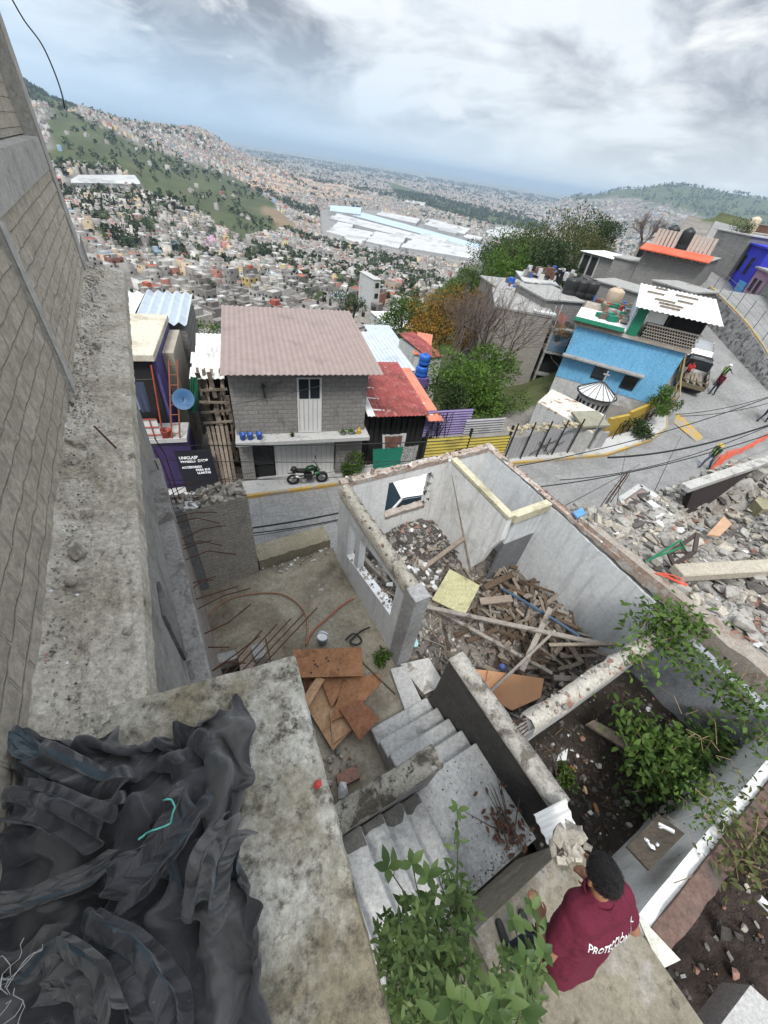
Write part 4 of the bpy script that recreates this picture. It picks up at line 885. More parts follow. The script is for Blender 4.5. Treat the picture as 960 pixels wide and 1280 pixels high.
# blue stacked tanks
def tank(c,r,hh,mat,label,group=None):
    t=thing('water_tank',label,'water tank',c,group); m=MB(); m.lathe(c,[(r*.95,0),(r,.1),(r,hh*.3),(r*.96,hh*.33),(r,hh*.36),(r,hh*.8),(r*.93,hh*.86),(r*.6,hh*.94),(r*.3,hh*.97)],16); obj('body',m,mat,t,True); m=MB(); m.lathe(V3(*c)+V3(0,0,hh*.96),[(r*.32,0),(r*.32,.06),(.02,.09)],12); obj('lid',m,mat,t); return t
c=atr(525,475,26); bt_=thing('tank_stand','violet block stand carrying the blue tanks','stand',c-V3(0,0,2)); m=MB(); m.box(c-V3(0,0,1.0),(1,1,2.6),.3); obj('block',m,purple,bt_,bevel=.02)
tank(c+V3(0,0,.32),.42,.75,bluepl,'lower of the two stacked blue water tanks'); tank(c+V3(.05,0,1.1),.38,.7,bluepl,'upper of the two stacked blue water tanks')
# ---------------------------------------------------------------- the bend: fence, blue house, upper lane
def onroad(u,v,dz=0.):
    z=-11.
    for _ in range(30):
        p=at(u,v,z); z=z*.5+.5*(float(zr(p[0],p[1]))+dz)
    return at(u,v,z)
K=Fr((-2.5,14.75),24.3)
yfence=sheetmat('mustard_painted_sheet',(.36,.29,.05),(.42,.34,.07),(.2,.16,.05),(.52,.66)); gfence=sheetmat('grey_corrugated_sheet',(.27,.27,.28),(.34,.34,.35),(.18,.17,.17),(.55,.68)); pfence=sheetmat('lilac_painted_sheet',(.2,.16,.32),(.26,.21,.38),(.15,.12,.22),(.5,.65)); rustsheet=sheetmat('brown_rusty_sheet',(.1,.055,.04),(.15,.08,.06),(.06,.04,.03))
t=thing('sheet_fence','fence of mustard and lilac painted sheets along the kerb','fence',K.w(7,0,-12)); 
def hsheet(fr,m,x0,x1,y,z0,z1,pitch=.18,amp=.03):
    n=max(4,int((z1-z0)/pitch*4)); P=np.zeros((n+1,2,3))
    for i in range(n+1):
        z=z0+(z1-z0)*i/n; d=amp*math.sin(i*math.pi/2); P[i,0]=fr.w(x0,y+d,z); P[i,1]=fr.w(x1,y+d,z)
    m.grid(P)
m=MB(); hsheet(K,m,4.5,6.9,.1,-11.35,-9.78); hsheet(K,m,6.95,9.4,.07,-11.3,-9.9); obj('yellow_sheet',m,yfence,t)
m=MB(); hsheet(K,m,4.5,9.4,.12,-12.1,-11.36); obj('rust_sheet',m,rustsheet,t)
m=MB(); hsheet(K,m,4.6,7.2,.9,-10.2,-8.7,.14); obj('lilac_sheet',m,pfence,t)
m=MB(); 
for k in range(16): m.tube([K.w(4.5+k*.05+rnd.uniform(0,.9),.8,-10.4),K.w(4.6+k*.05+rnd.uniform(0,.9),.75,-8.8)],.012,4)
obj('mesh_panel',m,black_metal,t)
for x in (4.45,6.92,9.42):
    m=MB(); K.bx(m,x-.05,x+.05,.1,.2,-12.3,-9.4); obj('post',m,black_metal,t)
m=MB(); hsheet(K,m,6.9,9.3,.8,-10.2,-9.3,.14); obj('grey_sheet',m,gfence,t)
# painted scrawl on the yellow sheets
v,f=text_geo('SEBTIAN',.62,.018); m=MB(); m.add([K.w(6.15+p[0]*.7,.02-.0,-11.0+p[1]*1.1) for p in v],f); obj('lettering',m,plain('black_spray_paint',G(.02)),t)
t=thing('sheet_fence','grey corrugated sheet fence with dark spray scrawl before the blue house','fence',K.w(11.5,0,-12))
m=MB(); n=80; P=np.zeros((n+1,2,3))
for i in range(n+1):
    x=9.5+4.4*i/n; P[i,0]=K.w(x,.12+.03*math.sin(i*math.pi/2),-12.1); P[i,1]=K.w(x,.12+.03*math.sin(i*math.pi/2),-9.95+.25*math.sin(x*1.7))
m.grid(P); obj('sheet',m,gfence,t)
for x in (9.5,10.6,11.7,12.8,13.9):
    m=MB(); m.tube([K.w(x,.0,-12.2),K.w(x+.05,.0,-9.2)],.04,6); obj('post',m,black_metal,t)
m=MB()
for a,b_,c,d in ((11.2,-11.3,12.9,-10.4),(11.5,-10.5,12.6,-11.5),(12.2,-11.2,12.2,-10.3),(12.6,-11.2,13.3,-10.6),(12.9,-10.2,13.5,-9.95)): m.tube([K.w(a,.02,b_),K.w((a+c)/2,.02,(b_+d)/2+.12),K.w(c,.02,d)],.03,5)
obj('spray_scrawl',m,plain('scrawl_paint',G(.06)),t)
m=MB()
for k in range(60): m.rock(K.w(9.3+k*.078,.25+rnd.uniform(-.1,.3),-9.75+.12*math.sin(k*.4)+rnd.uniform(-.1,.1)),rnd.uniform(.15,.4))
obj('stone_coping',m,mottled('tan_stone',(.3,.26,.18),(.4,.35,.25),3,island=.2),t)
# gate porch with small slab roof
t=thing('gate_porch','street gate under a small tilted concrete slab roof','gate',K.w(15,.3,-12)); A=[K.px(*p,off=.2) for p in ((728,514),(745,520),(786,528),(772,510))]
m=MB(); q=[K.w(13.9,-.2,-9.55),K.w(15.9,-.2,-9.6),K.w(16.2,1.3,-9.5),K.w(14.2,1.3,-9.45)]; m.add(q+[p-V3(0,0,.14) for p in q],[(0,1,2,3),(7,6,5,4),(0,4,5,1),(1,5,6,2),(2,6,7,3),(3,7,4,0)]); obj('slab_roof',m,mottled('mossy_slab',(.22,.21,.16),(.28,.27,.21),2,bump=.4),t)
for x in (14.05,15.6): m=MB(); K.bx(m,x,x+.28,0,.3,-12.4,-9.75); obj('pillar',m,conc_light,t)
m=MB(); K.bx(m,14.35,15.58,.35,.42,-12.2,-9.75); obj('gate_leaf',m,dark,t)
m=MB(); K.bx(m,15.6,16.6,.1,.2,-12.3,-10.3); obj('side_panel',m,gfence,t)
# yellow garden wall by the bend
B=Fr((11.2,29.9),-22)
gw=thing('garden_wall','ochre yellow garden wall curving round the bend','wall',K.w(18,2,-12)); m=MB(); w0=[onroad(775,566),onroad(800,560),onroad(822,548),onroad(838,532)]
pts=[V3(*at(u,v,-9.9)) for u,v in ((772,520),(800,505),(838,495))]
pw=[onroad(776,560),onroad(800,553),onroad(822,541),onroad(836,524)]; pw=[p+V3(-.5,.87,0)*q for p,q in zip(pw,(1.5,1.5,1.5,1.3))]
for i in range(3): a=pw[i];b2=pw[i+1]; m.obox(V3(a[0],a[1],-12.6),V3(b2[0]-a[0],b2[1]-a[1],0),V3(-.1,.17,0),V3(0,0,2.3+.2*i))
obj('wall_face',m,mottled('ochre_render',(.36,.25,.04),(.43,.3,.06),1.5,(.25,.18,.05),.8,(.5,.65),bump=.3),gw)
m=MB()
for i in range(8): a=pw[0]+(pw[3]-pw[0])*(i/7)+V3(.35,-.6,0); m.tube([V3(a[0],a[1],-12),V3(a[0],a[1],-10.2)],.03,5)
for z in (-10.25,-11.0): m.tube([V3(pw[0][0]+.35,pw[0][1]-.6,z),V3(pw[3][0]+.35,pw[3][1]-.6,z)],.02,5)
obj('mesh_posts',m,black_metal,gw)
shrub('hedge_shrub','dark weedy shrub on the inside of the bend by the ochre wall',pw[1]+V3(.5,-.6,0),2.2,1.0,'dark',1600,.16,21); shrub('hedge_shrub','bright green bush against the right end of the blue house',B.w(6.9,-1.3,-10.9),2.0,2.2,'bright',1800,.14,22); shrub('hedge_shrub','leafy vine bush over the yellow kerb at the bend',pw[3]+V3(.2,-.9,0),1.5,2.0,'green',1300,.13,23)
# blue house
h=thing('blue_house','sky blue two storey house with lattice terrace and white tin roof','house',B.w(3.5,4,-12)); W0,W1=0.,7.0
m=MB(); B.bx(m,0,6.95,0,8,-10.42,-6.8); obj('wall',m,blueblk,h); m=MB(); B.bx(m,0.02,6.93,.02,8,-14,-10.44); obj('base_wall',m,whitew,h)
m=MB(); B.bx(m,-.1,5.45,-.55,.0,-8.82,-8.7); obj('ledge',m,conc,h,bevel=.01); m=MB(); B.bx(m,-.2,7.15,-.2,8.2,-6.78,-6.6); obj('roof_slab',m,mottled('stained_brown_slab',(.25,.21,.17),(.36,.32,.27),2,(.5,.48,.45),1,(.55,.65),bump=.4),h)
window(B,h,2.35,3.2,-9.75,-8.95); window(B,h,4.4,5.2,-9.85,-9.1)
m=MB(); 
for r_ in range(5):
    for k in range(21):
        x=4.05+k*.15+(.075 if r_%2 else 0); z=-6.58+r_*.17
        m.box(B.w(x,-.12,z+.02),(.15,.12,.035),B.a); m.box(B.w(x,-.12,z+.1),(.03,.12,.13),B.a)
B.bx(m,4.0,7.2,-.18,-.06,-5.72,-5.64); obj('lattice_parapet',m,mottled('lattice_block',(.3,.27,.23),(.38,.34,.3),4,bump=.3),h)
m=MB(); B.bx(m,4.0,7.1,.35,.45,-6.58,-4.9); obj('terrace_shade_sheet',m,dark,h)  # shade inside the open terrace, drawn as a dark sheet
m=MB(); B.bx(m,3.0,3.1,.0,5,-6.58,-4.9); obj('zinc_side',m,zinc,h); m=MB(); B.bx(m,3.12,3.75,-.1,-.03,-6.58,-4.95); obj('green_sheet',m,plain('green_panel',(.01,.16,.09),.6),h)
m=MB(); B.bx(m,3.8,4.9,.0,.06,-5.62,-4.95); obj('cream_sheet',m,palesheet,h)
for x in (5.0,6.95): m=MB(); B.bx(m,x,x+.1,-.1,.02,-5.62,-4.9); obj('roof_post',m,black_metal,h)
m=MB(); corrug(B,m,2.85,7.8,-.7,-4.85,5.6,-4.35,.3,.03); obj('tin_roof',m,palesheet,h)
for k in range(7): m=MB(); xx=3.0+rnd.random()*4; B.bx(m,xx,xx+rnd.uniform(.6,1.6),.2+k*.7,.24+k*.7,-4.72+k*.06,-4.6+k*.06); obj('roof_lath',m,woodm,h)
m=MB(); B.bx(m,-.3,3.0,-.4,3.6,-6.4,-6.3); g_=obj('side_roof',m,palesheet,h); m=MB(); B.bx(m,-.32,2.9,-.43,-.405,-6.45,-6.2); obj('green_edge',m,plain('green_edge_paint',(.02,.22,.13),.6),g_)
m=MB(); B.bx(m,-.25,2.9,-.3,-.25,-6.58,-6.45); obj('plank_edge',m,woodm,h)
# rooftop clutter
tank(B.w(1.6,6.5,-6.5),.6,1.5,plain('beige_tank',(.42,.33,.25),.6),'beige water tank behind the green edged roof'); 
for k,(x,y) in enumerate(((-2.0,10.2),(-1.2,10.5),(-.4,10.8))): tank(B.w(x,y,-6.9),.62,1.5,tankblack,['left of the three black water tanks in a row','middle of the three black water tanks in a row','right of the three black water tanks in a row'][k])
t,fr,L,z=imgbox('block_house','grey block house carrying three black water tanks',(684,372),(728,382),38.2,40.5,5,5,grayblk,conc); 
m=MB(); 
for k in range(40): m.box(B.w(rnd.uniform(1.0,2.9),rnd.uniform(1,6),-6.15),(rnd.uniform(.1,.7),rnd.uniform(.1,.5),rnd.uniform(.05,.5)),rnd.random()*3,m=rnd.randint(0,3))
o=solo('roof_junk',m,[woodm,redpl,conc,greencloth],'heap of boards and junk on the blue house roof beside the zinc sheet','junk',kind='stuff')
# garden chapel kiosk with cross
_k=B.px(747,490,-2.2); c=B.w(_k[0],-2.2,_k[2]-1.36*1.12); t=thing('garden_shrine','small round white shrine with ribbed cone roof and cross','shrine',c)
m=MB(); m.lathe(c,[(1.05,-1),(1.05,1.25),(1.12,1.25),(1.12,1.35),(1.0,1.35)],20); obj('drum',m,whitew,t)
m=MB(); m.lathe(c,[(1.25,1.36),(1.25,1.46),(.06,2.25)],16); obj('cone_roof',m,plain('white_cone',G(.6),.5),t)
m=MB(); m.lathe(c,[(1.32,1.37),(1.36,1.43),(1.3,1.47),(1.27,1.42)],22)
for k in range(16):
    a=k*math.pi/8; m.tube([c+V3(1.27*math.cos(a),1.27*math.sin(a),1.49),c+V3(.07*math.cos(a),.07*math.sin(a),2.28)],.022,4)
obj('roof_rib',m,black_metal,t)
m=MB(); 
for k in range(20):
    a=k*math.pi/10; m.box(c+V3(1.055*math.cos(a),1.055*math.sin(a),.75),(.04,.17,.55),a)
obj('slot_window',m,dark,t)
m=MB(); m.box(c+V3(0,0,2.6),(.07,.07,.8),.3); m.box(c+V3(0,0,2.75),(.4,.07,.07),-.38); obj('cross',m,plain('cross_metal',G(.35),.5),t)
# lower flat roof before it, with stained top
t=thing('annex','low white annex with stained flat roof below the blue house','annex',K.w(11.5,2,-12)); q=[at(u,v,-9.9) for u,v in ((672,503),(742,543),(757,520),(690,487))]
m=MB(); m.prism([(p[0],p[1]) for p in q],-14,-9.98); obj('wall',m,whitew,t); m=MB(); m.prism([(p[0],p[1]) for p in q],-9.97,-9.86); obj('roof',m,mottled('stained_white_roof',(.5,.47,.42),(.6,.57,.52),2.5,(.25,.15,.09),1.8,(.54,.62),bump=.3),t)
m=MB(); m.tube([at(742,543,-9.9),at(742,543,-9.9)+V3(.1,.1,2.6)],.04,6); solo('pole',m,plain('pole_grey',G(.2)),'thin grey pole at the corner of the stained annex roof','pole')
# tall grey block building left of the alley
G1=Fr(atr(692,396,36),-4); 
t=thing('block_building','tall bare grey block building behind the leafless tree','building',G1.w(-2.5,3,-14)); m=MB(); G1.bx(m,-4.6,0,0,7,-16,-7.62); obj('wall',m,blocks('grey_brown_blocks',R(-4),(.3,.275,.24),(.36,.335,.295),(.24,.225,.2),c3=(.22,.195,.165),t3=(.52,.68),s3=.6,bump=.4),t)
m=MB(); G1.bx(m,-4.7,.1,-.05,7.1,-7.6,-7.45); obj('roof',m,conc,t); m=MB(); G1.bx(m,-1.6,.15,-.1,.6,-7.44,-7.3); obj('white_parapet',m,whitew,t)
m=MB(); G1.bx(m,-2.6,-1.9,-.03,-.005,-12.4,-11.2); obj('opening',m,dark,t)
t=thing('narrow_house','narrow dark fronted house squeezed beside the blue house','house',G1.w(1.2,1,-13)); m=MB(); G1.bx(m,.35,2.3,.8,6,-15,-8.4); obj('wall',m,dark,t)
for z in (-12.2,-10.3,-8.5): m=MB(); G1.bx(m,.3,2.4,.2,1.0,z,z+.15); obj('floor_slab',m,conc,t)
m=MB(); G1.bx(m,.4,1.95,.3,.36,-10.1,-8.6); obj('blue_panel',m,plain('blue_grey_panel',(.1,.18,.24),.5),t)
for x in (.32,2.3): m=MB(); G1.bx(m,x,x+.18,.25,.8,-14,-8.3); obj('pillar',m,conc,t)
m=MB(); G1.bx(m,.35,.4,.2,.3,-8.3,-6.6); G1.bx(m,.0,.05,.4,.5,-8.3,-6.8); obj('post',m,conc_light,t)
cloth('hanging_sheet',G1,[(697,384),(709,396),(705,408),(698,404)],1.2,mottled('rose_cloth',(.3,.12,.1),(.36,.16,.13),3),'faded rose cloth hanging beside the narrow dark house','sheet')
shrub('potted_bush','rust and green bush on the roof edge left of the blue house',atr(700,415,36.5)-V3(0,0,.8),1.5,1.6,'orange',700,.13,31)
# roofs behind: clutter houses at the foot of the ridge trees
imgbox('block_house','low grey house with laundry and junk on its flat roof',(628,362),(676,372),44,46,6,5,grayblk,conc,wins=2); imgbox('block_house','grey flat house behind the cluttered roof, by the ridge trees',(655,352),(698,360),54,55,6,5,grayblk,conc_light)
jm=[woodm,whitecloth,bluepl,black_metal,conc,browncloth]
for (u,v,r,n,lb) in ((652,362,48,45,'jumble of boards, sheets and drums on the low grey roof'),(672,342,58,50,'laundry and white sacks heaped on the flat roof by the ridge trees'),(700,345,54,40,'dark drums and timber piled on the roof under the white roofed house'),(640,372,44,35,'black tarpaulin bundles on the roof edge behind the bare tree'),(760,385,42,40,'buckets, planks and scrap on the roof behind the beige tank')):
    p=atr(u,v,r); m=MB()
    for k in range(n): m.box(p+V3(rnd.uniform(-1.6,1.6),rnd.uniform(-1.2,1.2),rnd.uniform(-.3,.5)),(rnd.uniform(.1,.8),rnd.uniform(.1,.6),rnd.uniform(.1,.9)),rnd.random()*3,m=rnd.randint(0,5))
    solo('roof_junk',m,jm,lb,'junk',kind='stuff')
ridgeblk=blocks('pale_grey_blocks',R(0),(.25,.24,.225),(.3,.29,.275),(.2,.19,.18),bump=.3,c3=(.19,.18,.165),t3=(.55,.7),s3=.5)
t,fr,L,z=imgbox('block_house','long grey block house with pale tin roof on the ridge',(728,318),(801,330),66,62,5,6.5,ridgeblk,palesheet,corr=True,tilt=.12,over=.35)
for k in range(3): m=MB(); fr.bx(m,.1+k*1.2,.3+k*1.2,-.06,.0,z-2.4,z); obj('column',m,conc_light,t)
m=MB(); fr.bx(m,.35,1.25,-.02,.02,z-2.2,z-.2); fr.bx(m,1.55,2.45,-.02,.02,z-2.2,z-.2); obj('opening',m,dark,t)
t,fr,L,z=imgbox('block_house','large grey block house with red orange roof edge and white balusters',(806,312),(884,328),57,56,8,6,ridgeblk,conc,wins=0)
m=MB(); q=[fr.w(-.3,-.9,z+.1),fr.w(L+.3,-.9,z+.1),fr.w(L+.3,.3,z+.55),fr.w(-.3,.3,z+.55)]; m.add(q+[p-V3(0,0,.1) for p in q],[(0,1,2,3),(7,6,5,4),(0,4,5,1),(1,5,6,2),(2,6,7,3),(3,7,4,0)]); obj('eave',m,sheetmat('red_orange_eave',(.55,.1,.05),(.6,.13,.07),(.45,.08,.04)),t)
for k in range(15):
    if k in (6,7,8): continue
    m=MB(); fr.bx(m,.3+k*L/16,.3+k*L/16+.28,.3,.5,z+.5,z+1.9); obj('baluster',m,plain('cream_baluster_%d'%k,(.5,.42,.36),.7) if k==0 else bpy.data.materials['cream_baluster_0'],t)
for k in range(8): m=MB(); fr.bx(m,.2+k*L/8,.4+k*L/8,-.8,.0,z-.15,z+.02); obj('rafter',m,woodm,t)
for k in range(2): tank(fr.w(1.2+k*1.5,3,z+.15),.6,2.2,tankblack,['left black tank on the red edged roof','right black tank on the red edged roof'][k])
# upper lane behind the stone retaining wall
wb=[onroad(u,v) for u,v in ((985,515),(960,490),(945,474),(930,458),(910,436),(892,416),(876,398),(866,384))]; hts=[.5,.8,1.2,1.6,1.9,2.0,2.0,1.9]
t=thing('stone_wall','grey stone retaining wall with scrawls below the upper lane','wall',wb[3]); m=MB(); P=[];
nn=60
for i in range(nn+1):
    f=i/nn*(len(wb)-1); k=min(int(f),len(wb)-2); a=wb[k]+(wb[k+1]-wb[k])*(f-k); hh=hts[k]+(hts[k+1]-hts[k])*(f-k)
    P.append([a+V3(0,0,-.5),a+V3(.12,-.02,hh*.5)+nr.normal(0,.05,3),a+V3(.25,-.06,hh),a+V3(.6,-.15,hh),a+V3(.6,-.15,-.5)])
P=np.array(P); m.grid(P[:, ::-1]); stonem=mottled('rubble_stone',(.2,.195,.19),(.33,.32,.31),1.3,(.09,.088,.085),2.6,(.5,.6),(.42,.42,.42),5,(.62,.68),bump=.7,bs=6,bd=.1); obj('stonework',m,stonem,t)
m=MB(); m.tube([P[i,2]+V3(.15,-.03,.05) for i in range(0,nn+1,2)],.09,5); obj('yellow_coping',m,yel,t)
ln=MB(); Q=np.array([[P[i,3]-V3(0,0,.05),P[i,3]+V3(4.2+.03*i,-1.2,.12),P[i,3]+V3(14,-4,.5)] for i in range(nn+1)]); ln.grid(Q); struct('upper_lane',ln,road_m)
t=thing('wire_fence','leaning wire mesh fence on posts along the upper lane','fence',P[40,3])
for i in range(8,nn,5):
    m=MB(); m.tube([P[i,2]+V3(.2,0,0),P[i,2]+V3(.25,0,1.5)],.035,5); obj('post',m,plain('post_grey',G(.16)) if i==8 else bpy.data.materials['post_grey'],t)
m=MB()
for zz in (.3,.7,1.1,1.45): m.tube([P[i,2]+V3(.22,0,zz) for i in range(8,nn,3)],.012,4)
obj('wire',m,bpy.data.materials['post_grey'],t)
LA=Fr(at(940,400,-7.2),255)
def lanehouse(label,x0,x1,z0,z1,wall,roof,wins=(),y1=6,doorm=None,cat='house',extra=None):
    t=thing('lane_house',label,cat,LA.w((x0+x1)/2,y1/2,z0)); m=MB(); LA.bx(m,x0,x1,0,y1,z0-2,z1); obj('wall',m,wall,t); m=MB(); LA.bx(m,x0-.1,x1+.1,-.3,y1,z1+.003,z1+.16); obj('roof',m,roof,t)
    for (a,b,c,d) in wins: window(LA,t,a,b,c,d)
    if doorm: m=MB(); LA.bx(m,*doorm[0],-.05,.0,*doorm[1]); obj('door',m,doorm[2],t)
    return t
cobalt=mottled('cobalt_render',(.035,.04,.42),(.05,.055,.5),1,(.03,.03,.3),.7,(.55,.7),bump=.2); pinkr=mottled('mauve_render',(.33,.2,.29),(.4,.25,.34),1,(.22,.15,.2),.6,(.5,.68),bump=.2)
skyp=plain('sky_blue_paint',(.08,.32,.6),.6)
lanehouse('cobalt blue house with pale blue lower panel on the upper lane',-12.8,-6.4,-7,-2.0,cobalt,cobalt,((-11.9,-11.2,-4.4,-3.0),(-9.4,-8.7,-4.4,-3.0)),doorm=((-8.9,-6.6),(-6.9,-5.0),skyp))
lanehouse('mauve pink house next to the cobalt one at the photo edge',-6.3,-2.4,-7.2,-3.6,pinkr,conc,((-5.4,-4.8,-5.4,-4.4),(-4,-3.4,-5.4,-4.4)))
lanehouse('bare grey house at the right frame edge of the upper lane',-2.2,6,-7.6,-3.8,ridgeblk,conc,((-1.2,-.4,-6.5,-5.3),))
lanehouse('narrow grey rendered house left of the cobalt one',-15.6,-12.9,-7,-2.4,conc,conc,((-14.8,-14.0,-4.6,-3.4),(-14.8,-14,-6.6,-5.2)))
lanehouse('tan house with orange brown upper balcony above the lane',-20,-15.8,-7,-1.2,mottled('tan_render',(.32,.22,.14),(.4,.28,.18),1),conc,((-19,-18,-3.2,-1.9),(-17.5,-16.5,-3.2,-1.9)))
lanehouse('grey house with white banner wall farther up the lane',-27,-20.3,-7,-2.6,ridgeblk,whitew,((-25.5,-24.5,-4.6,-3.4),(-22.6,-21.6,-4.6,-3.4)))
t,fr,L,z=imgbox('block_house','grey block house with roof garden on the skyline at right',(899,284),(938,299),70,66,7,6,grayblk,conc_light); shrub('roof_plants','green plants on the roof of the skyline block house',fr.w(2.5,1,z+.1),3,1.0,'dark',500,.2,41); tank(fr.w(1.8,2.5,z+.12),.55,1.6,plain('cream_tank',(.5,.42,.3),.5),'cream water tank standing among the roof plants')
imgbox('block_house','red brown house wall high up at the right edge',(944,276),(980,290),84,80,5,3.5,mottled('red_brown_render',(.2,.1,.07),(.26,.14,.1),1),conc,wins=2)
imgbox('block_house','mauve walled house half hidden behind the red edged roof',(868,312),(900,322),72,70,6,5,pinkr,conc,wins=2)
tanr=mottled('dull_tan_render',(.3,.24,.18),(.37,.3,.23),1,bump=.2)
for k,(p0_,p1_,r0_,r1_,hh_,wl_,lb_) in enumerate((((846,304),(866,309),80,79,5,pinkr,'small mauve house on the rise behind the red edged roof'),((872,300),(894,305),84,82,6,ridgeblk,'narrow grey house on the rise left of the skyline house'),((858,318),(884,324),68,67,4,conc,'low rendered house right behind the red edged roof'),((884,318),(906,325),74,72,5,ridgeblk,'grey block house beside the upper lane bend'),((800,302),(830,309),88,86,4,tanr,'tan house behind the red edged roof'),((768,322),(806,330),58,57,5,ridgeblk,'grey walled house between the white tin roof and the red edged roof'),((742,352),(800,366),48,46,4.5,ridgeblk,'plain grey block wall house behind the beige tank'),((816,352),(866,366),50,48,4,ridgeblk,'low grey house behind the white tin roof terrace'))):
    imgbox('block_house',lb_,p0_,p1_,r0_,r1_,4,hh_,wl_,conc,wins=2 if k<5 else 0)
# ---------------------------------------------------------------- ridge trees and street trees
def treeat(u,v,r,hh,cr,kind,n,ls,seed,label,name='tree',**k):
    """crown centre seen at (u,v), r metres away"""
    p=atr(u,v,r); g=float(terrain(p[0],p[1])); h=max(hh,p[2]-g+cr*k.get('sq',.8)*.9); return tree(name,label,(p[0],p[1],p[2]+cr*k.get('sq',.8)*.85-h),h,cr,kind,n,ls,seed,**k)
treeat(593,480,27,5,2.75,'bright',9000,.22,101,'full bright green tree behind the lilac sheet fence',clus=22); treeat(560,500,25,4,1.8,'dark',2600,.2,102,'dark leafy tree in the shade behind the red shack',clus=12); treeat(620,510,27,4,1.8,'green',2500,.2,107,'low green tree right of the full bright one',clus=10)
treeat(545,408,48,9,4.2,'orange',6500,.3,103,'orange flowering tree down the slope behind the water tanks',clus=18); treeat(505,398,56,9,3.6,'green',5200,.32,104,'green tree left of the orange flowering tree',clus=14); treeat(588,398,47,9,3.9,'orange',4200,.26,108,'thin orange leaved tree between the orange and the bare tree',clus=14)
treeat(262,428,46,6,3.0,'green',3600,.26,105,'round green tree behind the left edge of the brown roof',clus=12); treeat(437,379,85,8,3.0,'dark',2600,.3,106,'dark conical tree beyond the right edge of the brown roof',clus=10,sq=1.2)
for i,(u,v,r,cr,kd,lb) in enumerate(((618,322,95,4.5,'dark','dark tree at the left end of the ridge grove'),(645,330,80,5.,'green','broad green tree in front of the ridge grove'),(672,318,82,5.6,'olive','large olive tree in the middle of the ridge grove'),(700,315,78,5.2,'olive','olive green tree of the ridge grove, left of the dark one'),(728,312,84,4.,'olive','smaller olive tree before the white roofed ridge house'),(742,298,92,3.6,'dark','tall dark tree at the right end of the ridge grove'),(652,342,72,3.2,'bright','small bright green tree at the foot of the ridge grove'),(585,362,76,3.4,'green','green tree on the grassy slope below the grove'),(604,352,84,2.8,'dark','dark tree on the grassy slope next to the green one'),(566,378,80,3.6,'green','wide green bush tree low on the grassy slope'),(690,332,66,3.,'dark','dark small tree behind the cluttered roofs'),(628,345,70,2.8,'bright','light green tree under the ridge at the slope edge'))): treeat(u,v,r,8,cr*1.08,kd,5200,.36,130+i,lb,clus=20,sq=.8)
# leafless tree
def bare(u,v,r,hh,label,seed,spread=2.6,n=9):
    g=np.random.RandomState(seed); b0=atr(u,v,r); t=thing('bare_tree',label,'tree',b0); m=MB()
    def br(p,d,L,rad,lv):
        q=p+d*L*.5+g.normal(0,.05*L,3); e=p+d*L; m.tube([p,q,e],[rad,rad*.8,rad*.6],5 if lv<2 else 3,cap=False)
        if lv<5:
            for k in range(4 if lv<2 else 3 if lv<4 else 2): br(p+(e-p)*g.uniform(.5,1),unit(d+g.normal(0,.42,3)+V3(0,0,.12)),L*g.uniform(.55,.8),rad*.55,lv+1)
    for k in range(4): br(b0+g.normal(0,.15,3)*V3(1,1,0),unit(V3(g.normal(0,.45),g.normal(0,.45),1)),hh*.42,.1,0)
    obj('branches',m,mottled('bare_bark',(.1,.075,.065),(.16,.125,.11),5,bump=.3),t); return t
bare(596,478,32,9,'leafless grey brown tree spreading before the block building',5); bare(800,308,74,4,'leafless tree behind the gap between ridge houses',8)
bare(565,450,36,6,'second leafless tree left of the big bare one',9)
# ---------------------------------------------------------------- the ruined plot on the camera side
Rm=Fr((-.97,6.07),35.3); a0=Rm.a
A0=R(35.3); A1=R(35.3-90)
ruinw=mottled('white_blue_limewash',(.66,.66,.65),(.74,.74,.73),1.6,(.53,.52,.5),.9,(.55,.7),(.24,.235,.23),9,(.66,.72),bump=.35,bs=25,bd=.012,streak=.5,grain=.2)
ruinw2=mottled('bluish_limewash',(.6,.62,.635),(.68,.695,.705),1.4,(.5,.51,.52),.7,(.52,.7),(.27,.27,.27),7,(.68,.74),bump=.35,bs=22,bd=.012,streak=.45,grain=.2)
rubm=[mottled('broken_mortar',(.3,.27,.225),(.4,.365,.31),4,(.2,.18,.16),5,(.5,.6),bump=.5,island=.3),mottled('broken_red_brick',(.24,.13,.1),(.33,.19,.15),4,(.15,.1,.085),5,(.5,.6),bump=.5,island=.3),mottled('grey_rubble',(.22,.21,.19),(.32,.305,.28),3,(.14,.135,.13),4,(.52,.62),bump=.5,island=.35),mottled('white_plaster_chips',G(.5),G(.62),4,bump=.3,island=.2),mottled('dark_tile_shards',(.05,.045,.042),(.11,.1,.095),5,bump=.4,island=.4)]
lgrey=mottled('grey_side_render',(.3,.3,.305),(.36,.36,.36),2,(.24,.24,.24),1,(.55,.7),bump=.35,bs=30)
def ruinwall(fr,m,s0,s1,y0,y1,zb,zt0,zt1,seg=14,jag=.05,ph=0):
    """wall running along fr.x with an uneven broken top"""
    n=seg; o=len(m.v); g=np.random.RandomState(int(abs(s0*37+y0*91+ph))%9999)
    for i in range(n+1):
        f=i/n; x=s0+(s1-s0)*f; zt=zt0+(zt1-zt0)*f; j=0 if i in(0,n) else g.uniform(-jag,jag)
        for (y,z) in ((y0,zb),(y0,zt+j),(y1,zt+j*.6),(y1,zb)): m.v.append(tuple(fr.w(x,y,z)))
    for i in range(n):
        b=o+i*4
        for k in range(3): m.f.append((b+k,b+4+k,b+5+k,b+k+1) if y0<y1 else (b+k+1,b+5+k,b+4+k,b+k)); m.m.append(m.mi)
    for b,rev in ((o,0),(o+n*4,1)):
        q=(b,b+1,b+2,b+3); m.f.append(q if rev else q[::-1]); m.m.append(m.mi)
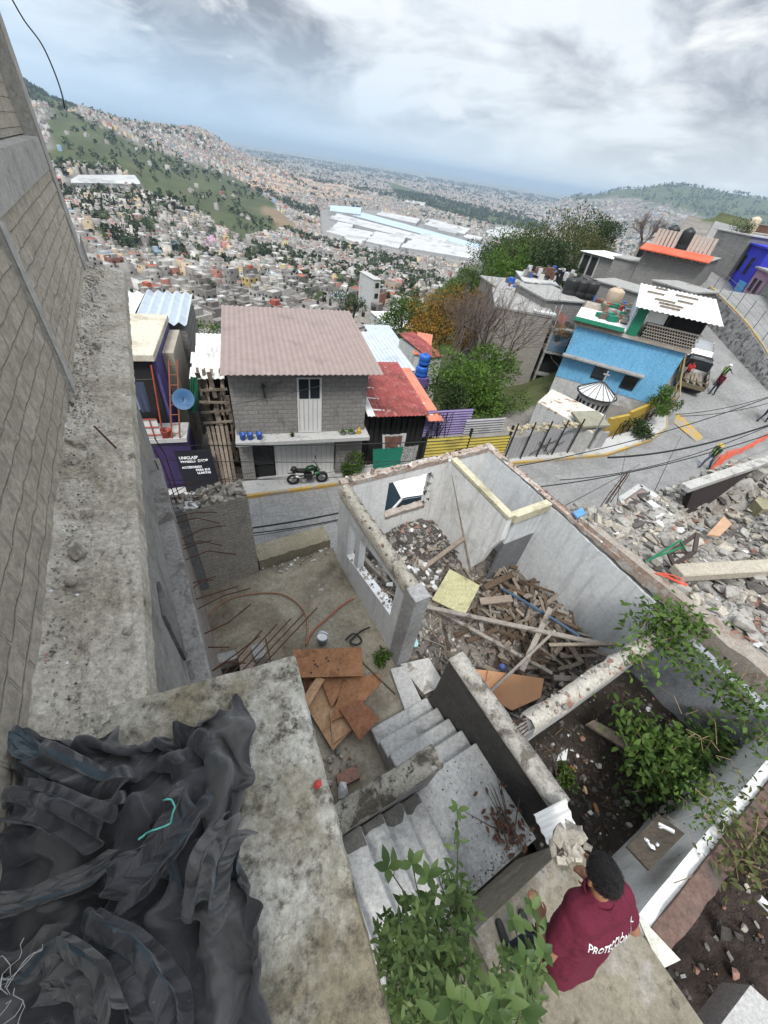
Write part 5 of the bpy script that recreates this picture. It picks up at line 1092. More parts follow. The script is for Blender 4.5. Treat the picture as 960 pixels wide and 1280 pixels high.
def topstones(fr,s0,s1,y0,y1,zt0,zt1,n,mix,size=(.05,.16)):
    m=MB()
    for k in range(n):
        f=rnd.random(); m.rock(fr.w(s0+(s1-s0)*f,rnd.uniform(y0,y1),zt0+(zt1-zt0)*f+rnd.uniform(-.02,.04)),rnd.uniform(*size),m=rnd.choices(range(5),mix)[0])
    return m
X0=Fr(Rm.w(0,0,0),35.3-90)    # runs along the left wall away from the street; its +y points along the street
# ground block under the plot
pb=MB(); q=[Rm.w(*p,0) for p in ((-4.6,.95),(.1,.95),(.1,-.05),(4.1,-.05),(4.1,-3.3),(20,-3.3),(20,-14),(-4.6,-14))]
pb.prism([(p[0],p[1]) for p in q],-13,-7.45); struct('plot_ground',pb,mottled('plot_earth',(.09,.075,.06),(.15,.13,.105),1.5,(.06,.05,.04),2,bump=.5,bs=12))
pm=MB(); n1,n2=60,70; P=np.zeros((n1,n2,3))
for i in range(n1):
    for j in range(n2):
        x=-3.3+3.35*i/(n1-1); y=.35-6.2*j/(n2-1); P[i,j]=Rm.w(x,y,-7.2+.02*float(vnoise(x*3,y*3))-.0)
pm.grid(P[:, ::-1]); struct('patio_floor',pm,mottled('stained_patio',(.24,.21,.155),(.33,.3,.24),1.6,(.13,.11,.08),.75,(.42,.62),(.5,.48,.45),1.15,(.62,.72),bump=.35,bs=30),True)
m=MB(); 
n=40; P=np.zeros((n,6,3))
for i in range(n):
    f=i/(n-1); x=-1.72+1.72*f; j=.03*float(vnoise(f*20,3))
    for k,(y,z) in enumerate(((.36,-7.25),(.36+j,-6.92+j),(.5,-6.88+j),(.8+j,-6.87+j*.5),(.9,-6.93),(.93,-7.6))): P[i,k]=Rm.w(x,y,z)
m.grid(P[:, ::-1]); m.prism([tuple(Rm.w(x,y,0)[:2]) for x,y in ((-1.72,.38),(0,.38),(0,.9),(-1.72,.9))],-7.4,-6.95); solo('parapet_kerb',m,mottled('mossy_concrete',(.2,.18,.125),(.27,.245,.18),2.5,(.38,.37,.34),1.6,(.58,.68),bump=.5),'low mossy concrete kerb at the street edge of the patio','kerb')
m=MB()
for k in range(40): m.rock(Rm.w(rnd.uniform(-1.9,-.1),rnd.uniform(.1,.4),-7.17),rnd.uniform(.03,.1),m=rnd.choice([0,3,2]))
o=solo('plaster_chips',m,rubm,'pale mortar crumbs along the patio kerb','crumbs',kind='stuff')
# brick stub with smooth pillar
t=thing('brick_wall','grey brick wall stub with a smooth dark end pillar beside the patio','wall',Rm.w(-2.4,.5,-7.2))
stubm=blocks('grey_brick',A0,(.4,.37,.325),(.5,.46,.41),(.55,.52,.48),bw=.24,bh=.075,mo=.012,c3=(.28,.26,.23),t3=(.5,.66),s3=1.3,bump=.8,wob=.012,fine=30)
m=MB(); ruinwall(Rm,m,-2.83,-1.76,.3,.75,-7.4,-4.95,-4.9,24,.04); obj('wall',m,stubm,t)
m=MB(); q=[Rm.w(-3.12,.28,-7.3),Rm.w(-2.84,.3,-7.3),Rm.w(-2.84,.75,-7.3),Rm.w(-3.2,.75,-7.3)]; m.add(q+[p+V3(0,0,2.42) for p in q],[(3,2,1,0),(4,5,6,7),(0,1,5,4),(1,2,6,5),(2,3,7,6),(3,0,4,7)]); obj('pillar',m,conc_dark,t,bevel=.012)
m=topstones(Rm,-3.1,-1.8,.32,.72,-4.9,-4.88,70,(5,0,4,1,0),(.05,.18)); obj('broken_top',m,rubm,t,kind='stuff')
m=MB()
for k in range(3): m.tube([Rm.w(-3.0+.07*k,.5,-4.95),Rm.w(-3.02+.07*k,.5+.1*k,-4.3+.15*k),Rm.w(-3.05+.05*k,.6,-4.0+.2*k)],.009,5)
for k in range(9): 
    x=-3.1+rnd.random()*.9; m.tube([Rm.w(x,.5,-4.85),Rm.w(x+rnd.uniform(-.3,.4),.45+rnd.uniform(-.2,.3),-4.72),Rm.w(x+rnd.uniform(-.5,.8),.5+rnd.uniform(-.2,.5),-4.8)],.006,4)
obj('bent_rebar',m,rusty,t)
# left wall of the ruin: window gap under a tie beam
t=thing('ruin_house','roofless white walled ruin open to the sky','ruin',Rm.w(2,-2.5,-7.2))
m=MB(); ruinwall(X0,m,0,2.86,-.0,.18,-6.0+.0,-4.92,-5.0,20,.03) if 0 else None
# (x along wall 0..2.86, y 0..0.18 inward)
def xb(m,s0,s1,z0a,z0b,z1a,z1b,y0=0.,y1=.18):
    q=[X0.w(s0,y0,z0a),X0.w(s1,y0,z0b),X0.w(s1,y1,z0b),X0.w(s0,y1,z0a),X0.w(s0,y0,z1a),X0.w(s1,y0,z1b),X0.w(s1,y1,z1b),X0.w(s0,y1,z1a)]
    m.add(q,[(3,2,1,0),(4,5,6,7),(0,1,5,4),(1,2,6,5),(2,3,7,6),(3,0,4,7)])
xb(m,0,.52,-7.4,-7.4,-5.05,-5.07); xb(m,.52,2.4,-7.4,-7.4,-6.55,-6.25); xb(m,2.4,2.7,-7.4,-7.4,-5.15,-5.18)
xb(m,.52,.95,-5.45,-5.5,-5.07,-5.08); xb(m,.95,2.4,-5.5,-5.35,-5.08,-5.15); xb(m,.86,1.02,-6.5,-6.47,-5.5,-5.5,.01,.16)
obj('side_wall',m,ruinw2,t)
m=MB(); g=np.random.RandomState(4); n=24; P=np.zeros((n,5,3))
for i in range(n):
    s=2.72*i/(n-1); j=g.uniform(-.025,.025)
    for k,(y,z) in enumerate(((-.03,-.16),(-.02+j,.02+j),(.1,.06+j),(.2+j,.03-j),(.2,-.16))): P[i,k]=X0.w(s,y,-4.99-.07*i/(n-1)+z)
m.grid(P); obj('tie_beam',m,mottled('crumbling_beam',(.36,.33,.27),(.46,.43,.37),5,(.16,.14,.11),3.2,(.52,.62),(.22,.12,.09),4.5,(.62,.7),bump=.9,bs=35,bd=.03),t,True)
m=topstones(X0,0,2.7,-.02,.2,-4.97,-5.04,110,(6,1,3,.6,2),(.02,.08)); obj('broken_top',m,rubm,t,kind='stuff')
m=topstones(X0,.6,2.3,.02,.17,-6.53,-6.25,60,(4,2,2,.6,1),(.02,.07)); obj('broken_sill',m,rubm,t,kind='stuff')
m=MB(); xb(m,2.7,3.0,-7.4,-7.4,-5.0,-5.0,-.06,.24); obj('column',m,lgrey,t,bevel=.01)
# front (street) wall with window hole
m=MB()
def fbx(s0,s1,z0,z1,y0=0.,y1=.16): Rm.bx(m,s0,s1,y0,y1,z0,z1)
fbx(0.18,1.2,-7.4,-5.02); fbx(1.2,2.38,-7.4,-6.3); fbx(1.2,2.38,-5.22,-5.02); fbx(2.38,4.0,-7.4,-5.02); obj('street_wall',m,ruinw,t)
m=MB(); ruinwall(Rm,m,0.05,4.16,-.01,.17,-5.02,-4.92,-4.9,40,.035); topm=mottled('brick_wall_head',(.3,.2,.16),(.42,.36,.31),5,(.45,.43,.4),4,(.5,.58),bump=.8,bs=30); obj('wall_head',m,topm,t)
m=topstones(Rm,.1,4.1,0,.16,-4.9,-4.88,60,(5,3,1,3,0),(.03,.09)); obj('broken_top',m,rubm,t,kind='stuff')
m=MB(); P=[]; g=np.random.RandomState(6)
for i in range(14): f=i/13; P.append([Rm.w(1.22+1.15*f,-.02,-6.32+g.uniform(-.03,.01)),Rm.w(1.22+1.15*f,-.035,-6.22+g.uniform(-.04,.05)*(1-f)),Rm.w(1.22+1.15*f,.18,-6.24+g.uniform(-.03,.03)),Rm.w(1.22+1.15*f,.18,-6.33)])
m.grid(np.array(P)); obj('broken_sill',m,mottled('brick_sill',(.32,.26,.22),(.42,.38,.34),6,(.28,.16,.12),4,(.55,.65),bump=.7),t)
m=MB(); 
for i in range(12): z=-6.25+i*.085; m.rock(Rm.w(2.38+.07*rnd.random(),.06+rnd.uniform(-.05,.05),z),.13,.1,.1,m=rnd.choice([2,4,4]))
obj('broken_jamb',m,rubm,t)
# partition with broken diagonal end
Xp=Fr(Rm.w(2.83,0,0),35.3-90); m=MB(); pr=[(0,-7.4),(0,-4.95),(2.1,-5.05),(2.15,-5.6),(1.98,-6.1),(1.9,-6.6),(1.72,-7.0),(1.68,-7.4)]
m.add([Xp.w(x,-.07,z) for x,z in pr]+[Xp.w(x,.07,z) for x,z in pr],[tuple(range(8)),tuple(range(8,16))[::-1]]+[((i+1)%8,i,8+i,8+(i+1)%8) for i in range(8)]); obj('partition_wall',m,ruinw,t)
yb=mottled('yellowed_plaster_beam',(.45,.42,.3),(.55,.51,.38),3,(.33,.3,.2),2.5,(.5,.65),bump=.4)
m=MB(); Xp.bx(m,.12,2.12,-.09,.09,-4.96,-4.85) if 0 else m.add([Xp.w(x,y,z) for x,y,z in ((.1,-.085,-4.94),(2.12,-.085,-5.04),(2.12,.085,-5.04),(.1,.085,-4.94),(.1,-.085,-4.84),(2.12,-.085,-4.94),(2.12,.085,-4.94),(.1,.085,-4.84))],[(3,2,1,0),(4,5,6,7),(0,1,5,4),(1,2,6,5),(2,3,7,6),(3,0,4,7)])
Rm.bx(m,2.93,3.98,-2.17,-1.99,-5.17,-4.95); obj('cross_beam',m,yb,t,bevel=.012)
m=MB(); Rm.bx(m,3.05,3.98,-2.1,-2.04,-7.3,-5.9); obj('grey_panel',m,mottled('grey_door_panel',(.15,.155,.165),(.19,.195,.205),2,bump=.2),t)
m=MB(); Rm.bx(m,3.05,3.98,-2.1,-2.04,-5.88,-5.18); obj('upper_panel',m,ruinw2,t)
# right wall
X4=Fr(Rm.w(4.0,0,0),35.3-90); m=MB(); ruinwall(X4,m,0,5.1,0,.16,-7.4,-4.93,-5.22,40,.02); obj('long_wall',m,ruinw2,t)
m=MB(); ruinwall(X4,m,-.16,5.15,-.01,.17,-4.93,-4.88,-5.12,50,.03); obj('long_wall_head',m,topm,t); m=topstones(X4,0,5.1,0,.18,-4.88,-5.13,110,(4,3,3,.4,1),(.02,.07)); obj('broken_top',m,rubm,t,kind='stuff')
# near cross wall between the two rooms
m=MB(); ruinwall(Rm,m,.36,3.98,-5.2,-5.06,-7.4,-5.05,-5.22,30,.02); obj('cross_wall',m,ruinw2,t)
m=MB(); n=34; P=np.zeros((n,5,3)); g=np.random.RandomState(8)
for i in range(n):
    s=.3+3.7*i/(n-1); j=g.uniform(-.03,.03)
    for k,(y,z) in enumerate(((-5.25,-.1),(-5.24+j,.03+j),(-5.13,.07+j),(-5.02+j,.02-j),(-5.02,-.1))): P[i,k]=Rm.w(s,y,-5.02-.16*i/(n-1)+z)
m.grid(P[:, ::-1]); obj('cross_wall_head',m,mottled('crumbling_head',(.42,.39,.33),(.52,.49,.44),5,(.24,.13,.1),2.2,(.54,.64),(.2,.18,.15),6,(.6,.68),bump=.9,bs=35,bd=.03),t,True)
m=topstones(Rm,.35,3.9,-5.23,-5.03,-4.98,-5.13,150,(6,3,2,.8,1),(.02,.075)); obj('broken_top',m,rubm,t,kind='stuff')
m=MB(); 
for k in range(5): m.tube([Rm.w(.36,-5.05-.03*k,-5.1-.03*k),Rm.w(.15+.02*k,-5.02-.04*k,-5.1-.03*k)],.007,4)
obj('rebar',m,rusty,t)
m=MB(); m.add([Rm.w(.36,-5.205,-5.35),Rm.w(1.3,-5.205,-5.25),Rm.w(.36,-5.205,-7.0)],[(0,2,1)]) ; obj('bare_patch',m,lgrey,t)
# second room: back wall going on and the low wall on the near side
X4b=Fr(Rm.w(3.85,-5.2,0),35.3-90); m=MB(); ruinwall(X4b,m,.02,1.9,0,.16,-7.6,-5.25,-5.3,14,.03); obj('rear_room_wall',m,mottled('dull_grey_blue',(.24,.255,.28),(.3,.315,.34),1.5,(.17,.17,.18),1,bump=.3),t)
m=MB(); ruinwall(Rm,m,-.25,3.9,-7.0,-6.88,-7.8,-4.98,-4.98,16,.01); obj('low_wall',m,ruinw,t)
m=MB(); ruinwall(Rm,m,-.22,4.2,-7.17,-6.99,-7.8,-4.94,-4.92,40,.035); obj('low_wall_brick',m,mottled('dusty_red_brick',(.12,.075,.06),(.18,.12,.1),4,(.1,.085,.075),3,(.5,.65),bump=.8,bs=28),t)
# ---------------------------------------------------------------- floors of rubble inside
def heap(name,fr,x0,x1,y0,y1,zf,mat,nx=70,ny=70):
    m=MB(); P=np.zeros((nx,ny,3)); xs=np.linspace(x0,x1,nx); ys=np.linspace(y0,y1,ny); X,Y=np.meshgrid(xs,ys,indexing='ij'); Z=zf(X,Y)
    for i in range(nx):
        for j in range(ny): P[i,j]=fr.w(X[i,j],Y[i,j],Z[i,j])
    m.grid(P if (x1-x0)*(y1-y0)>0 else P[:, ::-1]); return struct(name,m,mat,True)
def zroom(X,Y):
    X=np.asarray(X,float); Y=np.asarray(Y,float)
    b=-7.22+.55*np.exp(-(((X-2.0)/1.0)**2+((Y+.35)/.75)**2))+.42*np.exp(-(((X-3.3)/.8)**2+((Y+3.6)/1.2)**2))+.12*np.exp(-(((X-1.2)/.6)**2+((Y+1.6)/.8)**2))
    return b+.13*(fbm(X*2.5,Y*2.5,4)-.5)
heap('rubble_floor',Rm,.1,4.02,0.05,-5.15,zroom,mottled('earthy_rubble_floor',(.13,.115,.1),(.2,.18,.16),2.5,(.42,.4,.37),1.3,(.6,.68),(.07,.06,.05),6,(.5,.6),bump=.8,bs=25))
def zpit(X,Y): X=np.asarray(X,float);Y=np.asarray(Y,float); return -7.0+.35*np.exp(-(((X-1.2)/1)**2+((Y+5.4)/.35)**2))+.3*np.clip((X-2.2)/1.6,0,1)+.22*(fbm(X*2.2+4,Y*2.2,4)-.5)
soil=mottled('black_soil',(.028,.022,.018),(.055,.045,.036),4,(.1,.085,.07),3,(.6,.7),bump=1.,bs=22,bd=.04)
heap('soil_floor',Rm,.34,3.9,-5.2,-7.0,zpit,soil)
def zmound(X,Y): X=np.asarray(X,float);Y=np.asarray(Y,float); return -7.12+1.4*np.clip((X-.3)/1.8,0,1)*np.clip((-Y-7.35)/1.0,0,1)+.5*(fbm(X*2.1+9,Y*2.1,5)-.5)
heap('earth_mound',Rm,-.35,7,-7.2,-11,zmound,mottled('pinkish_earth',(.085,.066,.058),(.14,.108,.097),1.6,(.04,.032,.028),.6,(.5,.62),bump=.9,bs=14,bd=.05))
def scatter_rocks(name,fr,n,reg,zf,size,mix,label,flat=.6,seed=1,mats=None,power=2.2):
    g=random.Random(seed); m=MB()
    for k in range(n):
        x,y=reg(g); s=size[0]+(size[1]-size[0])*g.random()**power
        m.rock(fr.w(x,y,float(zf(x,y))+s*.12),s,s*g.uniform(.5,1),s*flat*g.uniform(.4,1),m=g.choices(range(5),mix)[0],rg=g)
    o=obj(name,m,mats or rubm); o['kind']='stuff'; o['label']=label; return o
scatter_rocks('tile_rubble',Rm,1500,lambda g:(min(2.72,max(.25,g.gauss(1.9,.55))),min(-.08,g.gauss(-.6,.45))),zroom,(.04,.22),(1,.3,2,.25,7),'dark tile shards heaped in the back corner of the ruin',.35,3)
scatter_rocks('plaster_rubble',Rm,700,lambda g:(g.uniform(.25,2.6),g.uniform(-2.9,-.4)),zroom,(.025,.12),(2,.3,2,.9,2.5),'small mortar and plaster crumbs over the ruin floor',.7,4,power=3.5)
scatter_rocks('floor_crumbs',Rm,1500,lambda g:(g.uniform(.1,3.9),g.uniform(-5.0,-1.8)),zroom,(.015,.09),(2.5,1.5,2,1.2,2),'crumbs and splinters over the ruin floor',.6,5,power=3)
m=MB(); g=random.Random(44)
for k in range(1100):
    x=g.uniform(.2,3.85); y=g.uniform(-5.0,-.5)
    if x>2.65 and y>-1.9 or (x<1.1 and y<-4.2): continue
    an=g.random()*6.28; L=g.choice([g.uniform(.04,.15),g.uniform(.1,.45)]); z=float(zroom(x,y))+.02; q=V3(math.cos(an),math.sin(an),g.uniform(-.2,.25)); m.beam(Rm.w(x,y,z),Rm.w(min(3.95,max(.15,x+q[0]*L)),max(-5.03,y+q[1]*L),z+abs(q[2])*L),g.uniform(.012,.07),g.uniform(.006,.02),roll=g.uniform(-.8,.8),m=g.choice([0,0,1,2,2,3]))
o=obj('splinters',m,[woodm,rubm[2],mottled('dark_splinters',(.05,.04,.032),(.1,.08,.065),9,bump=.3,island=.4),rubm[0]]); o['kind']='stuff'; o['label']='splinters, laths and scraps littering the ruin floor'
wc_pts=[]
for k in range(46):
    x=rnd.gauss(1.25,.42); y=rnd.gauss(-1.35,.5)
    if .3<x<2.6 and -2.7<y<-.3:
        m=MB(); m.rock((0,0,0),rnd.uniform(.1,.2),m=0); m.v=[(p[0]+Rm.w(x,y,0)[0],p[1]+Rm.w(x,y,0)[1],p[2]+float(zroom(x,y))+.09) for p in m.v]
        solo('plaster_chunk',m,rubm[3],'white plaster chunk lying among the dark shards of the ruin floor','plaster chunk','white plaster chunks on the ruin floor',bevel=.008)
# timber in the pile: every piece a thing
wmat=[woodm,mottled('grey_wood',(.22,.195,.17),(.31,.28,.25),8,(.11,.095,.08),3,bump=.5,bs=60),mottled('brown_wood',(.075,.052,.036),(.13,.09,.06),8,(.05,.036,.026),3,bump=.5,bs=60)]
for k in range(190):
    x=min(3.8,max(1.5,rnd.gauss(2.95,.6))); y=min(-2.1,max(-4.85,rnd.gauss(-3.6,.7))); L=rnd.choice([rnd.uniform(.15,.5),rnd.uniform(.3,1.1)]); an=rnd.gauss(-.9,1.1); z=float(zroom(x,y))+.04+rnd.uniform(0,.16)
    a=V3(x-L/2*math.cos(an),y-L/2*math.sin(an),0); b=V3(x+L/2*math.cos(an),y+L/2*math.sin(an),0); a[0],b[0]=min(a[0],3.9),min(b[0],3.9); a[1],b[1]=max(a[1],-4.98),max(b[1],-4.98)
    m=MB(); m.beam(Rm.w(a[0],a[1],z+rnd.uniform(-.08,.12)),Rm.w(b[0],b[1],z+rnd.uniform(-.05,.14)),rnd.uniform(.03,.1),rnd.uniform(.015,.05),roll=rnd.uniform(-.6,.6)); i=rnd.choice([0,0,0,1,2,2])
    solo('wood_scrap',m,wmat[i],['split grey brown board in the timber heap by the long wall','bleached grey lath in the timber heap by the long wall','dark brown stick in the timber heap by the long wall'][i],'board',['weathered boards of the timber heap','bleached laths of the timber heap','brown sticks of the timber heap'][i])
def plank(pa,pb,za,zb,w,t,mat,label,nm='plank',cat='plank'):
    m=MB(); m.beam(at(*pa,za),at(*pb,zb),w,t); return solo(nm,m,mat,label,cat,bevel=.004)
plank((520,748),(690,842),-6.75,-6.7,.07,.05,wmat[1],'long thin batten running from the grey column to the brown board'); plank((530,758),(765,808),-6.7,-6.2,.09,.05,wmat[1],'long grey plank crossing the timber heap')
plank((688,760),(652,838),-6.2,-6.7,.1,.03,wmat[1],'wide bleached board lying steeply on the timber heap'); plank((694,788),(610,868),-6.3,-6.9,.05,.03,wmat[1],'narrow bleached lath leaning toward the brown board'); plank((686,806),(772,805),-6.3,-6.1,.06,.04,wmat[0],'short grey rail on the timber heap below the long wall')
plank((564,578),(590,712),-5.0,-7.0,.11,.03,woodm,'tall brown plank leaning on the broken end of the partition'); plank((527,712),(602,656),-7.0,-6.15,.11,.05,wmat[0],'dark timber propped against the partition wall'); plank((445,688),(484,728),-6.5,-6.75,.09,.09,wmat[1],'pale pole fallen into the side window gap')
plank((605,735),(640,718),-6.75,-6.7,.14,.05,wmat[2],'reddish brown board by the end of the partition'); plank((600,752),(640,748),-6.75,-6.6,.17,.05,wmat[0],'thick pale brown plank left of the timber heap')
m=MB(); m.tube([at(628,736,-6.75),at(664,757,-6.5),at(695,776,-6.4),at(724,795,-6.3)],.03,8); solo('blue_pipe',m,plain('blue_pvc',(.05,.09,.15),.7),'long blue pipe lying along the foot of the long white wall','pipe')
def sheet(px,z,th,mat,label,nm='board_sheet',cat='board',holes=0):
    P=[at(u,v,zz) for (u,v),zz in zip(px,z if hasattr(z,'__len__') else [z]*len(px))]; n=len(P); m=MB()
    m.add(P+[p-V3(0,0,th) for p in P],[tuple(range(n))[::-1],tuple(range(n,2*n))]+[(i,(i+1)%n,n+(i+1)%n,n+i) for i in range(n)]); return solo(nm,m,mat,label,cat)
sheet([(562,711),(600,732),(581,769),(540,749)],[-6.72,-6.7,-6.82,-6.85],.03,mottled('pale_green_sheet',(.36,.34,.19),(.43,.41,.25),2,(.26,.24,.13),2.5,(.55,.68),bump=.3),'pale yellow green sheet lying on the ruin floor')
cardb=mottled('brown_hardboard',(.36,.19,.1),(.42,.235,.13),2,(.27,.14,.075),1.5,(.55,.7),bump=.15)
sheet([(586,836),(612,838),(604,868),(585,858)],[-6.9,-6.9,-7.0,-7.0],.02,cardb,'narrow brown hardboard leaning by the dark stair wall'); sheet([(610,838),(680,848),(676,872),(640,888),(604,868)],[-6.85,-6.8,-6.9,-7.0,-7.0],.02,cardb,'wide brown hardboard before the cross wall of the ruin')
m=MB(); m.beam(at(506,724,-6.75),at(509,712,-6.72),.09,.06); solo('green_bottle',m,plain('green_plastic',(.03,.25,.13),.4),'green plastic piece by the side window gap','plastic piece'); m=MB(); [m.rock(at(517+rnd.uniform(-5,5),800+rnd.uniform(-8,8),-7.05),.1) for k in range(9)]; solo('plastic_bag',m,plain('pale_aqua_plastic',(.3,.5,.52),.4),'crumpled pale aqua plastic behind the grey column','plastic bag'); m=MB(); [m.rock(at(506+rnd.uniform(-2,2),814+rnd.uniform(-4,4),-7.1),.07) for k in range(5)]; solo('plastic_bag',m,plain('bright_blue_plastic',(.03,.22,.5),.4),'small bright blue plastic wad behind the grey column','plastic bag')
m=MB(); m.lathe(at(626,836,-6.85),[(.05,0),(.055,.12),(.02,.15)],10); solo('tin_can',m,plain('blue_tin',(.05,.08,.25),.4),'small blue tin between timber and brown hardboard','can')
sheet([(500,830),(536,822),(556,856),(530,868)],[-7.1]*4,.02,mottled('white_floor_patch',(.4,.39,.37),(.5,.49,.47),4,(.25,.23,.2),3,(.55,.62),bump=.4),'pale broken floor screed by the dark stair wall','floor_patch','screed')
sheet([(488,836),(506,832),(532,886),(508,892)],[-7.05]*4,.2,conc_light,'pale concrete threshold beam between patio and stairs','threshold','threshold')
# ---------------------------------------------------------------- stairs
stairm=mottled('grey_stair_cement',(.37,.37,.365),(.46,.46,.45),3,(.24,.24,.235),1.6,(.55,.7),(.42,.42,.41),9,(.6,.7),bump=.4,bs=35)
t=thing('staircase','grey concrete staircase turning at a square landing','stairs',Rm.w(-.5,-4.8,-7.2))
for i in range(5):
    y=-3.78-.27*i; z=-7.2+.19*(i+1); m=MB(); Rm.bx(m,-1.06,.09,-5.1,y,z-.19,z); 
    if i==4: continue
    obj('step',m,stairm,t,bevel=.015)
m=MB(); Rm.bx(m,-1.06,.09,-6.12,-4.86,-7.4,-6.25); obj('landing',m,stairm,t,bevel=.01)
for i in range(5):
    x=-1.08-.3*i; z=-6.25+.19*(i+1); m=MB(); Rm.bx(m,-3.0,x,-6.15,-4.98,z-.19,z-.002); obj('step',m,stairm,t,bevel=.015)
m=MB(); Rm.bx(m,-3.0,-1.08,-6.14,-4.99,-7.4,-6.26); obj('base',m,stairm,t)
mossb=mottled('black_moss',(.1,.096,.088),(.17,.165,.15),9,bump=.6,bs=60); g=random.Random(5)
for i in range(5):
    x1=-1.08-.3*i; x0=x1-.3; z=-6.25+.19*(i+1)+.002; m=MB(); L=g.uniform(.06,.16); n=26; a=[(x0+.01+(x1-x0-.02)*k/n,-4.985) for k in range(n+1)]; b=[(x0+.01+(x1-x0-.02)*k/n,-4.985-L*(.3+1.2*float(vnoise(k*.11+i*7,i*3.1)))) for k in range(n+1)]
    for k in range(n): m.quad(Rm.w(*a[k],z),Rm.w(*b[k],z),Rm.w(*b[k+1],z),Rm.w(*a[k+1],z))
    o=obj('moss_stain',m,mossb,t); o['kind']='stuff'
m=MB()
for k in range(260):
    x=rnd.uniform(-1.05,.08); y=rnd.choice([rnd.uniform(-6.1,-4.9),-6.1+abs(rnd.gauss(0,.08))]); m.rock(Rm.w(x,y,-6.248),rnd.uniform(.008,.03),m=rnd.choice([2,4,0]))
o=obj('stair_dirt',m,rubm); o['kind']='stuff'; o['label']='dirt and crumbs on the stair landing'
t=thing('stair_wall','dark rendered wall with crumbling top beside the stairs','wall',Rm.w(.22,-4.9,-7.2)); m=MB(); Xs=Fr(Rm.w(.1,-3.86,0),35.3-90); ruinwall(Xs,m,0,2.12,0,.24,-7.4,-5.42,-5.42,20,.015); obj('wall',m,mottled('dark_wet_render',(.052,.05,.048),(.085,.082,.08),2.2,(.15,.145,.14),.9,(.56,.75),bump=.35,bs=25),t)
m=MB(); n=26; P=np.zeros((n,5,3)); g=np.random.RandomState(9)
for i in range(n):
    s=2.12*i/(n-1); j=g.uniform(-.02,.02)
    for k,(y,z) in enumerate(((-.015,-.05),(-.01+j,.02+j),(.12,.045+j),(.25+j,.02-j),(.255,-.05))): P[i,k]=Xs.w(s,y,-5.42+z)
m.grid(P); crum=mottled('lichen_concrete',(.38,.36,.32),(.48,.46,.42),5,(.17,.155,.13),3,(.5,.6),(.11,.1,.085),12,(.58,.66),bump=.9,bs=40,bd=.03); obj('crumbling_top',m,crum,t,True)
t=thing('stub_wall','short wall stub with weathered lichen top between the stair flights','wall',Rm.w(-1.5,-4.8,-7.2)); m=MB(); ruinwall(Rm,m,-2.3,-.86,-4.96,-4.72,-7.4,-5.36,-5.33,14,.02); obj('wall',m,conc,t); m=MB(); n=22; P=np.zeros((n,5,3))
for i in range(n):
    s=-2.32+1.47*i/(n-1); j=g.uniform(-.02,.02)
    for k,(y,z) in enumerate(((-4.98,-.05),(-4.97+j,.02+j),(-4.84,.045+j),(-4.71+j,.02-j),(-4.7,-.05))): P[i,k]=Rm.w(s,y,-5.34+z)
m.grid(P[:, ::-1]); lich=mottled('black_spotted_concrete',(.3,.28,.24),(.4,.38,.33),6,(.09,.08,.065),2.6,(.47,.58),(.06,.055,.045),14,(.52,.6),bump=.9,bs=45,bd=.03); obj('weathered_top',m,lich,t,True)
# slab where the man stands
slabm=mottled('mossy_path_slab',(.17,.15,.115),(.24,.215,.165),2.5,(.3,.285,.26),1.3,(.56,.68),(.09,.08,.06),6,(.56,.66),bump=.5,bs=35)
m=MB(); q=[Rm.w(*p,0) for p in ((-1.6,-6.14),(-.3,-6.14),(-.3,-9.6),(-1.6,-9.6))]; m.prism([(p[0],p[1]) for p in q],-8,-4.6); struct('path_slab',m,slabm)
m=MB()
for k in range(16): m.rock(Rm.w(rnd.uniform(-.62,-.25),rnd.uniform(-6.25,-6.05),-4.57),rnd.uniform(.06,.2),m=0)
solo('broken_corner',m,rubm[0],'pale broken concrete at the corner of the path slab','rubble',kind='stuff')
P=[at(667,1018,-5.22),at(707,998,-5.2),at(722,1040,-5.15),at(685,1056,-5.18)]; m=MB(); n=22; Q=np.zeros((n,2,3))
for i in range(n):
    f=i/(n-1); d=.015*math.sin(f*3*2*math.pi); Q[i,0]=P[0]+(P[3]-P[0])*f+V3(0,0,d); Q[i,1]=P[1]+(P[2]-P[1])*f+V3(0,0,d)
m.grid(Q); m.grid((Q-V3(0,0,.008))[:, ::-1]); solo('corrugated_sheet_piece',m,palesheet,'small white corrugated sheet piece on the end of the dark stair wall','sheet piece',smooth=True)
sheet([(797,1146),(806,1152),(851,1200),(826,1212)],[-4.7]*4,.02,mottled('white_board',(.5,.49,.42),(.58,.57,.5),3,bump=.2),'long white board scrap along the edge of the path slab')
tb=sheet([(784,1058),(824,1018),(856,1042),(812,1088)],[-5.2,-5.3,-4.95,-4.9],.04,mottled('dirty_wood_panel',(.13,.105,.08),(.19,.155,.12),4,(.07,.06,.045),3,bump=.4),'dirty square wooden panel leaning on the low white wall'); 
m=MB(); m.beam(at(823,1030,-5.02),at(843,1040,-4.97),.03,.03); solo('white_stick',m,plain('white_stick',G(.6)),'short white stick on the dirty wooden panel','stick'); m=MB(); [m.rock(at(u,v,-5.0),.05) for u,v in ((812,1056),(816,1059),(808,1050),(822,1056),(826,1034))]; solo('plaster_crumbs',m,rubm[3],'few white crumbs on the dirty wooden panel','crumbs')
m=MB(); m.tube([at(948,1122,-5.6),at(968,1142,-5.6)],.045,10); solo('white_pipe',m,plain('white_pvc',G(.62),.4),'white plastic pipe end at the right edge above the pit','pipe')
m=MB(); q=[at(u,v,-5.3) for u,v in ((925,1295),(968,1235),(1030,1290),(1000,1350))]; m.prism([(p[0],p[1]) for p in q],-6.0,-5.6); solo('concrete_corner',m,conc_light,'pale concrete corner at the bottom right of the pit','concrete block')
